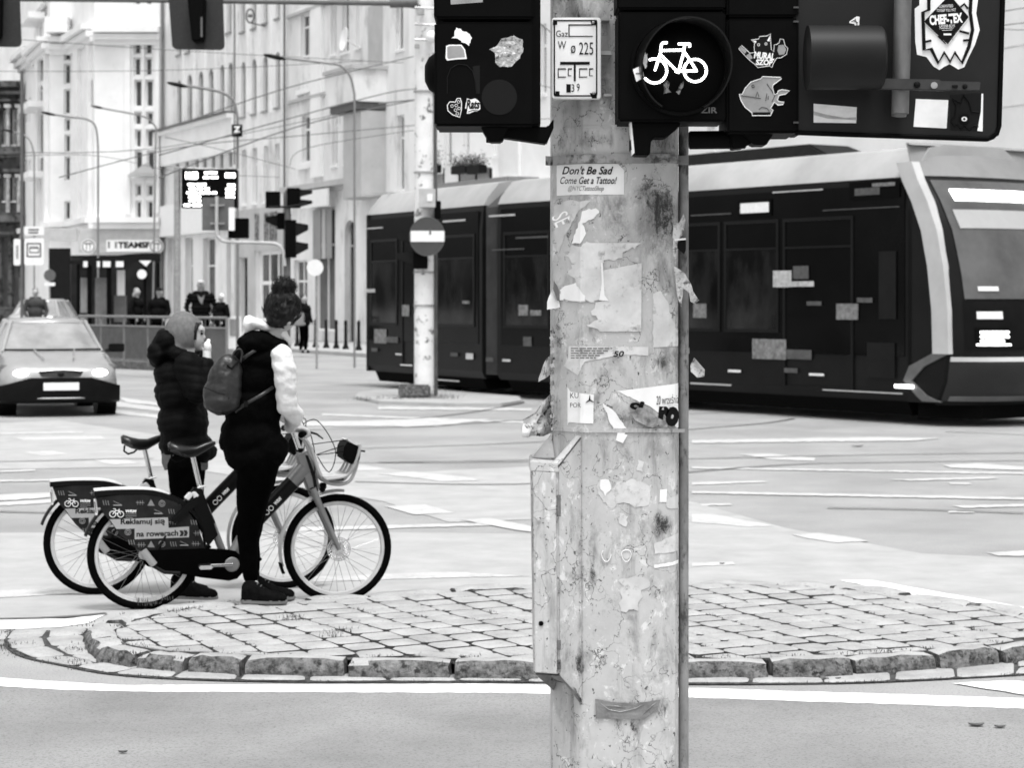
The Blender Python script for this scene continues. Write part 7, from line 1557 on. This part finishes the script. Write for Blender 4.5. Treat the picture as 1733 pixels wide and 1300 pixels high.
def module(mod, u0, u1, windows, name='module'):
    b = MB(); rg = []
    for u in (u0, u1): a, c = prof(mod, u); rg.append(a+[mod.pt(u, 2.4, 3.46), mod.pt(u, 2.4, .32)])
    b.loft(rg); mo = b.build('module_body', m_tdk, tram, bevel=.02)
    b = MB(); b.loft([prof(mod, u)[1]+[mod.pt(u, 1.2, 3.42)] for u in (u0, u1)]); b.build('roof', m_troof, tram, smooth=35)
    b = MB(); b.hexa([mod.pt(u0+.15, .002, .95), mod.pt(u1-.15, .002, .95), mod.pt(u1-.15, -.012, .95), mod.pt(u0+.15, -.012, .95)], [mod.pt(u0+.15, .002, 3.36), mod.pt(u1-.15, .002, 3.36), mod.pt(u1-.15, -.012, 3.36), mod.pt(u0+.15, -.012, 3.36)]); b.build('side_glazing', m_tgl, mo)
    for (a, c, zb) in windows:
        b = MB()
        for x0, x1, z0, z1 in ((a, a+.05, zb, 2.95), (c-.05, c, zb, 2.95), (a+.05, c-.05, zb, zb+.05), (a+.05, c-.05, 2.9, 2.95), (a+.05, c-.05, 2.5, 2.53)): b.hexa([mod.pt(x0, -.013, z0), mod.pt(x1, -.013, z0), mod.pt(x1, -.028, z0), mod.pt(x0, -.028, z0)], [mod.pt(x0, -.013, z1), mod.pt(x1, -.013, z1), mod.pt(x1, -.028, z1), mod.pt(x0, -.028, z1)])
        b.build('window_frame' if zb > .6 else 'door_frame', m_tdk, mo)
        if zb > .6:
            b = MB(); q4 = [mod.pt(x, -.020, z) for x, z in ((a+.05, zb+.05), (c-.05, zb+.05), (c-.05, 2.5), (a+.05, 2.5))]; b.prism(q4, Vector((mod.n.x, mod.n.y, 0))*.004); b.build('window_pane', mat('tram_pane_reflections', .002, .030, scale=1.4, rough=.06, spec=.2, streak=.5, lo=.42, hi=.7), mo)  # stretched pale noise in the pane colour imitates reflections
    b = MB(); b.hexa([mod.pt(u0+.2, .2, .12), mod.pt(u1-.2, .2, .12), mod.pt(u1-.2, 2.2, .12), mod.pt(u0+.2, 2.2, .12)], [mod.pt(u0+.2, .1, .34), mod.pt(u1-.2, .1, .34), mod.pt(u1-.2, 2.3, .34), mod.pt(u0+.2, 2.3, .34)])
    for uu in (u0+1.6, u0+3.2) if u1-u0 > 4 else (u0+1,): b.tube([mod.pt(uu, .3, .31), mod.pt(uu, .45, .31)], .3, 20); b.tube([mod.pt(uu, 1.9, .31), mod.pt(uu, 2.1, .31)], .3, 20)
    b.build('undercarriage', m_und, tram)
    return mo
M1 = Mod(A0, A1); M2 = Mod(A1, A2); M2L = M2.L
mo1 = module(M1, 0, M1.L-.12, [(.25, 1.5, 1.25), (1.7, 3.0, .42), (3.2, M1.L-.4, 1.25)])
mo2 = module(M2, .35, M2L, [(.6, 2.0, 1.25), (2.1, 3.5, .42), (3.7, 5.0, 1.25), (5.15, 6.55, 1.25), (6.65, 7.9, 1.25), (8.0, 9.5, .42)])
# bellows
b = MB(); rg = []
for k in range(11):
    t = k/10; pa = M1.pt(M1.L-.14, 0, 0).lerp(M2.pt(.37, 0, 0), t); nn = (M1.n+M2.n).normalized(); i_ = .10 if k % 2 else .04; q2 = lambda v, z: Vector((pa.x+nn.x*v, pa.y+nn.y*v, z)); rg.append([q2(i_, .4), q2(i_, 3.42), q2(.4, 3.75-i_), q2(2.0, 3.75-i_), q2(2.4-i_, 3.4), q2(2.4-i_, .4)])
b.loft(rg); b.build('bellows', mat('bellows_grey', .03, .05, scale=3, rough=.8), tram)
# rear end cap: rounded tail
b = MB(); rg = []
for z, dz in ((.32, .05), (.6, .25), (1.2, .32), (2.2, .26), (3.0, .1), (3.46, .0)):
    rg.append([M1.pt(-dz*(1-abs(v/1.2-1)**2.5), v, z) for v in [k*.24 for k in range(11)]]+[M1.pt(.1, 2.4, z), M1.pt(.1, 0, z)])
b.loft(rg); b.build('tail', m_tdk, tram, smooth=40)
b = MB(); rg = []
for u, zr, i_ in ((-.05, 3.5, .2), (.15, 3.75, .05), (.4, 3.9, 0)): rg.append([M1.pt(u, .04+i_, 3.46), M1.pt(u, .34+i_, zr), M1.pt(u, 2.0-i_, zr), M1.pt(u, 2.36-i_, 3.46)])
b.loft(rg); b.build('tail_roof', m_troof, tram, smooth=40)
# nose
VN = 20; ZL = [.30, .42, .62, .85, .92, 1.1, 1.35, 1.42, 1.62, 1.8, 2.1, 2.4, 2.7, 2.88, 2.93, 3.08, 3.12, 3.32, 3.36, 3.5, 3.68, 3.82, 3.92]
def bul(z): # how far the nose reaches forward at height z
    for (za, ba), (zb, bb) in zip(NB, NB[1:]):
        if z <= zb: return ba+(bb-ba)*(z-za)/(zb-za)
    return NB[-1][1]
NB = [(.3, .45), (.45, .58), (.85, .66), (1.0, .58), (1.5, .56), (2.0, .50), (2.6, .40), (3.1, .28), (3.4, .2), (3.7, .1), (3.93, .02)]
EG = [(.3, .45), (.6, .60), (1.0, .66), (1.6, .64), (2.2, .56), (2.7, .44), (3.1, .26), (3.4, .08), (3.6, -.02), (3.95, -.12)]
def edge(z):
    for (za, ba), (zb, bb) in zip(EG, EG[1:]):
        if z <= zb: return ba+(bb-ba)*max(0, z-za)/(zb-za)
    return EG[-1][1]
def nose(u_off, z, v): s_ = abs(v/1.2-1); return M2.pt(M2L+edge(z)+bul(z)*(1-s_**3.0)+u_off, v, z)
vs_ = [1.2-1.2*math.cos(math.pi*k/VN) for k in range(VN+1)]
def nface(name, zs_, v0, v1, m, off, par=tram):
    b = MB(); zs2 = [z for z in ZL if zs_[0] < z < zs_[1]]; zs2 = [zs_[0]]+zs2+[zs_[1]]; vv = [v0]+[v for v in vs_ if v0 < v < v1]+[v1]; g_ = [[b.bm.verts.new(nose(off, z, v)) for v in vv] for z in zs2]
    for A_, B_ in zip(g_, g_[1:]):
        for j in range(len(vv)-1): b._f([A_[j], A_[j+1], B_[j+1], B_[j]])
    me_ = bpy.data.meshes.new(name); b.bm.to_mesh(me_); b.bm.free(); me_ = modded(me_, [('SOLIDIFY', dict(thickness=.02, offset=0))]); return link(name, me_, m, par, smooth=45)
front = nface('front_mask', (.30, 3.47), 0, 2.4, m_tdk, -.02)
nface('front_roof', (3.46, 3.93), 0, 2.4, mat('tram_roof_front', .24, .18, scale=1.5, rough=.5), -.01)
b = MB(); b._f([b.bm.verts.new(nose(-.01, 3.925, v)) for v in vs_]+[b.bm.verts.new(M2.pt(M2L-.02, 2.4, 3.9)), b.bm.verts.new(M2.pt(M2L-.02, 0, 3.9))]); b.build('front_roof_top', m_troof, tram, recalc=False)
wsn = nface('windscreen', (1.75, 3.40), .16, 2.24, mat('tram_windscreen', .10, .05, scale=1.2, rough=.08, spec=.6), .012, front)
ds_ = nface('destination_display', (3.12, 3.27), .35, 2.05, m_led, .036, front)
nface('sun_blind', (2.72, 2.98), .25, 2.2, mat('blind_pale', .35, .3, scale=2, rough=.6), .030, front)
nface('lower_mask', (1.08, 1.72), .14, 2.26, m_plas, .014, front)
# pale stripe running down the near front corner
for v_ in (0, 2.38):
    b = MB(); zz_ = [.32, .6, 1.0, 1.6, 2.2, 2.7, 3.1, 3.4, 3.47]; b.prism([M2.pt(M2L-.1, v_, .32)]+[M2.pt(M2L+edge(z), v_, z) for z in zz_]+[M2.pt(M2L-.1, v_, 3.47)], Vector((M2.n.x, M2.n.y, 0))*.02); b.build('corner_side', m_tdk, front)
nface('corner_stripe', (1.0, 3.5), 2.30, 2.4, m_tlt, .03, front)
b = MB(); st_ = [(z, edge(z)-.26) for z in (3.66, 3.4, 3.1, 2.7, 2.2, 1.6, 1.2, 1.0)]
rg = [[M2.pt(M2L+o_, -.03, z), M2.pt(M2L+o_+.30, -.03, z), M2.pt(M2L+o_+.32, .10, z), M2.pt(M2L+o_, .04, z)] for z, o_ in st_]; b.loft(rg); b.build('pillar_stripe', m_tlt, front, smooth=30)
nface('bumper', (.36, .9), .0, 2.4, mat('tram_bumper', .004, .008, scale=3, rough=.4), .05, front); nface('bumper_line', (.90, .96), .0, 2.4, m_tlt, .06, front); nface('bumper_lip', (.36, .42), .05, 2.35, m_grey, .07, front)
b = MB(); b.loft([[M2.pt(M2L+o_, -.028, z), M2.pt(M2L+o_+w_, -.028, z), M2.pt(M2L+o_+w_, .03, z), M2.pt(M2L+o_, .03, z)] for z, o_, w_ in ((1.0, .38, .3), (.82, -.05, .28), (.62, -.16, .16), (.42, .08, .2), (.34, .2, .35))]); b.build('bumper_side_line', m_grey, front)
for v0, v1 in ((.22, .62), (1.78, 2.18)):
    hl = nface('headlight_housing', (1.12, 1.36), v0, v1, m_black, .03, front)
    b = MB()
    for k in range(3): b.tube([nose(.06, 1.18+k*.06, v0+.04+(v1-v0-.06)*q_/5*(1 if k else .8)) for q_ in range(6)], .016, 8)
    b.sph(nose(.05, 1.26, v0+.22), .05, 14, 8, sc=(1.6, 1.6, .8)); b.split('lit_lamp', m_glow, hl, smooth=True)
    b = MB(); b.tube([nose(.06, 1.13, v0+(v1-v0)*k/6) for k in range(7)], .014, 6); b.build('running_light', m_glow, hl)
nface('front_label', (1.48, 1.58), .25, .55, m_p1, .03, front); nface('fleet_number', (1.42, 1.62), .95, 1.35, mat('label_grey', .5, rough=.6), .03, front); nface('front_label', (1.86, 1.92), .3, .55, m_p1, .03, front)
b = MB(); b.tube([nose(.05, 1.85, 1.0), nose(.06, 2.0, 1.5), nose(.05, 2.02, 2.0)], .012, 6); b.build('wiper', m_black, front)
b = MB(); b.hexa([M2.pt(M2L, .1, .10), M2.pt(M2L+.8, .5, .10), M2.pt(M2L+.8, 1.9, .10), M2.pt(M2L, 2.3, .10)], [M2.pt(M2L, .1, .33), M2.pt(M2L+.8, .5, .33), M2.pt(M2L+.8, 1.9, .33), M2.pt(M2L, 2.3, .33)]); b.build('front_skirt', m_und, tram)
# labels, lamps, displays and pale panels imitating smeared reflections on the near side
def tl(mod, mo_, x0, y0, x1, y1, m, name, o=.034, t=.006): b = MB(); mod.panel(b, x0, y0, x1, y1, o, t); return b.build(name, m, mo_)
m_lab_refl_dim = mat('label_reflection_dim', .09, .05, scale=14, rough=.6)
m_refl_bright = mat('reflection_bright', .55, .3, scale=16, rough=.6); m_lab_refl = mat('label_reflection_mid', .26, .09, scale=14, rough=.6)
dd_ = tl(M2, mo2, 1252, 338, 1308, 366, m_black, 'side_display'); tl(M2, dd_, 1256, 343, 1304, 360, mat('display_dim', .5, .35, scale=20, emit=.25), 'display_text', .038)
tl(M2, mo2, 1440, 306, 1525, 336, m_black, 'side_display'); tl(M2, mo2, 1450, 318, 1492, 330, m_lab_refl_dim, 'display_text', .042); tl(M2, mo2, 1480, 309, 1518, 315, m_lab_refl, 'display_text', .044)
for r_ in ((1311, 458, 1342, 486), (1342, 476, 1380, 485)): tl(M2, mo2, *r_, m_refl_bright, 'reflection_panel')
tl(M2, mo2, 1345, 450, 1371, 472, m_lab_refl_dim, 'reflection_panel'); tl(M2, mo2, 1176, 514, 1198, 538, m_lab_refl, 'reflection_panel'); tl(M2, mo2, 1418, 514, 1455, 541, m_lab_refl, 'reflection_panel'); tl(M2, mo2, 1453, 504, 1479, 512, m_lab_refl_dim, 'reflection_panel'); tl(M2, mo2, 1276, 574, 1333, 608, m_lab_refl, 'reflection_panel'); tl(M2, mo2, 1334, 592, 1376, 608, m_lab_refl_dim, 'reflection_panel')
tl(M2, mo2, 1368, 510, 1393, 517, m_lab_refl_dim, 'reflection_panel'); tl(M2, mo2, 1330, 623, 1352, 631, m_lab_refl_dim, 'reflector'); tl(M2, mo2, 1235, 626, 1256, 630, m_p1, 'marker_light'); tl(M2, mo2, 1372, 632, 1397, 636, m_p1, 'marker_light'); tl(M2, mo2, 1519, 651, 1551, 657, m_glow, 'turn_signal', .06)
tl(M2, mo2, 1395, 662, 1530, 664, m_tlt, 'door_sill'); tl(M2, mo2, 1171, 649, 1240, 651.5, m_tlt, 'door_sill'); tl(M2, mo2, 1490, 425, 1519, 540, mat('door_grey', .012, .008, scale=3, spec=.1), 'door_leaf'); tl(M2, mo2, 1470, 580, 1517, 640, MATS['door_grey'], 'door_leaf')
tl(M2, mo2, 1395, 352, 1525, 353.5, m_lab_refl_dim, 'trim_line'); tl(M2, mo2, 1172, 362, 1240, 364, m_lab_refl_dim, 'trim_line'); tl(M2, mo2, 1310, 322, 1395, 324, m_p3, 'trim_line')
tl(M2, mo2, 880, 516, 896, 534, m_lab_refl, 'reflection_panel'); tl(M2, mo2, 900, 525, 918, 534, m_lab_refl, 'reflection_panel'); tl(M2, mo2, 888, 570, 902, 586, m_lab_refl_dim, 'reflection_panel'); tl(M2, mo2, 853, 608, 866, 612, m_p2, 'marker_light'); tl(M2, mo2, 825, 605, 837, 612, m_lab_refl_dim, 'reflector'); tl(M2, mo2, 830, 363, 874, 366, m_p3, 'trim_line'); tl(M2, mo2, 875, 400, 930, 403, m_lab_refl_dim, 'trim_line'); tl(M2, mo2, 835, 421, 890, 423, m_lab_refl_dim, 'trim_line')
tl(M1, mo1, 622, 489, 637, 495, m_refl_bright, 'reflection_panel'); tl(M1, mo1, 683, 516, 695, 535, m_lab_refl, 'reflection_panel'); tl(M1, mo1, 636, 557, 656, 581, m_lab_refl, 'reflection_panel'); tl(M1, mo1, 656, 570, 676, 580, m_lab_refl_dim, 'reflection_panel'); tl(M1, mo1, 631, 589, 641, 595, m_lab_refl_dim, 'reflector'); tl(M1, mo1, 672, 598, 682, 601, m_p2, 'marker_light'); tl(M1, mo1, 680, 617, 700, 619, m_p1, 'marker_light')
tl(M1, mo1, 765, 597, 777, 603, m_lab_refl_dim, 'reflector'); tl(M1, mo1, 791, 598, 803, 608, m_p2, 'reflector'); tl(M1, mo1, 785, 509, 797, 514, m_lab_refl, 'reflection_panel'); tl(M1, mo1, 752, 372, 790, 375, m_p3, 'trim_line'); tl(M1, mo1, 622, 385, 650, 387, m_p3, 'trim_line'); tl(M1, mo1, 742, 643, 780, 645, m_p3, 'door_sill')
# roof gear
b = MB(); b.hexa([M2.pt(3.6, .75, 3.90), M2.pt(8.2, .75, 3.90), M2.pt(8.2, 1.8, 3.90), M2.pt(3.6, 1.8, 3.90)], [M2.pt(3.9, .85, 4.13), M2.pt(7.6, .85, 4.13), M2.pt(7.6, 1.7, 4.13), M2.pt(3.9, 1.7, 4.13)]); b.build('roof_unit', m_dark, tram, bevel=.03)
b = MB(); b.hexa([M1.pt(1, .75, 3.90), M1.pt(4.6, .75, 3.90), M1.pt(4.6, 1.7, 3.90), M1.pt(1, 1.7, 3.90)], [M1.pt(1.3, .9, 4.05), M1.pt(4.3, .9, 4.05), M1.pt(4.3, 1.6, 4.05), M1.pt(1.3, 1.6, 4.05)]); b.build('roof_unit', m_grey, tram, bevel=.03)
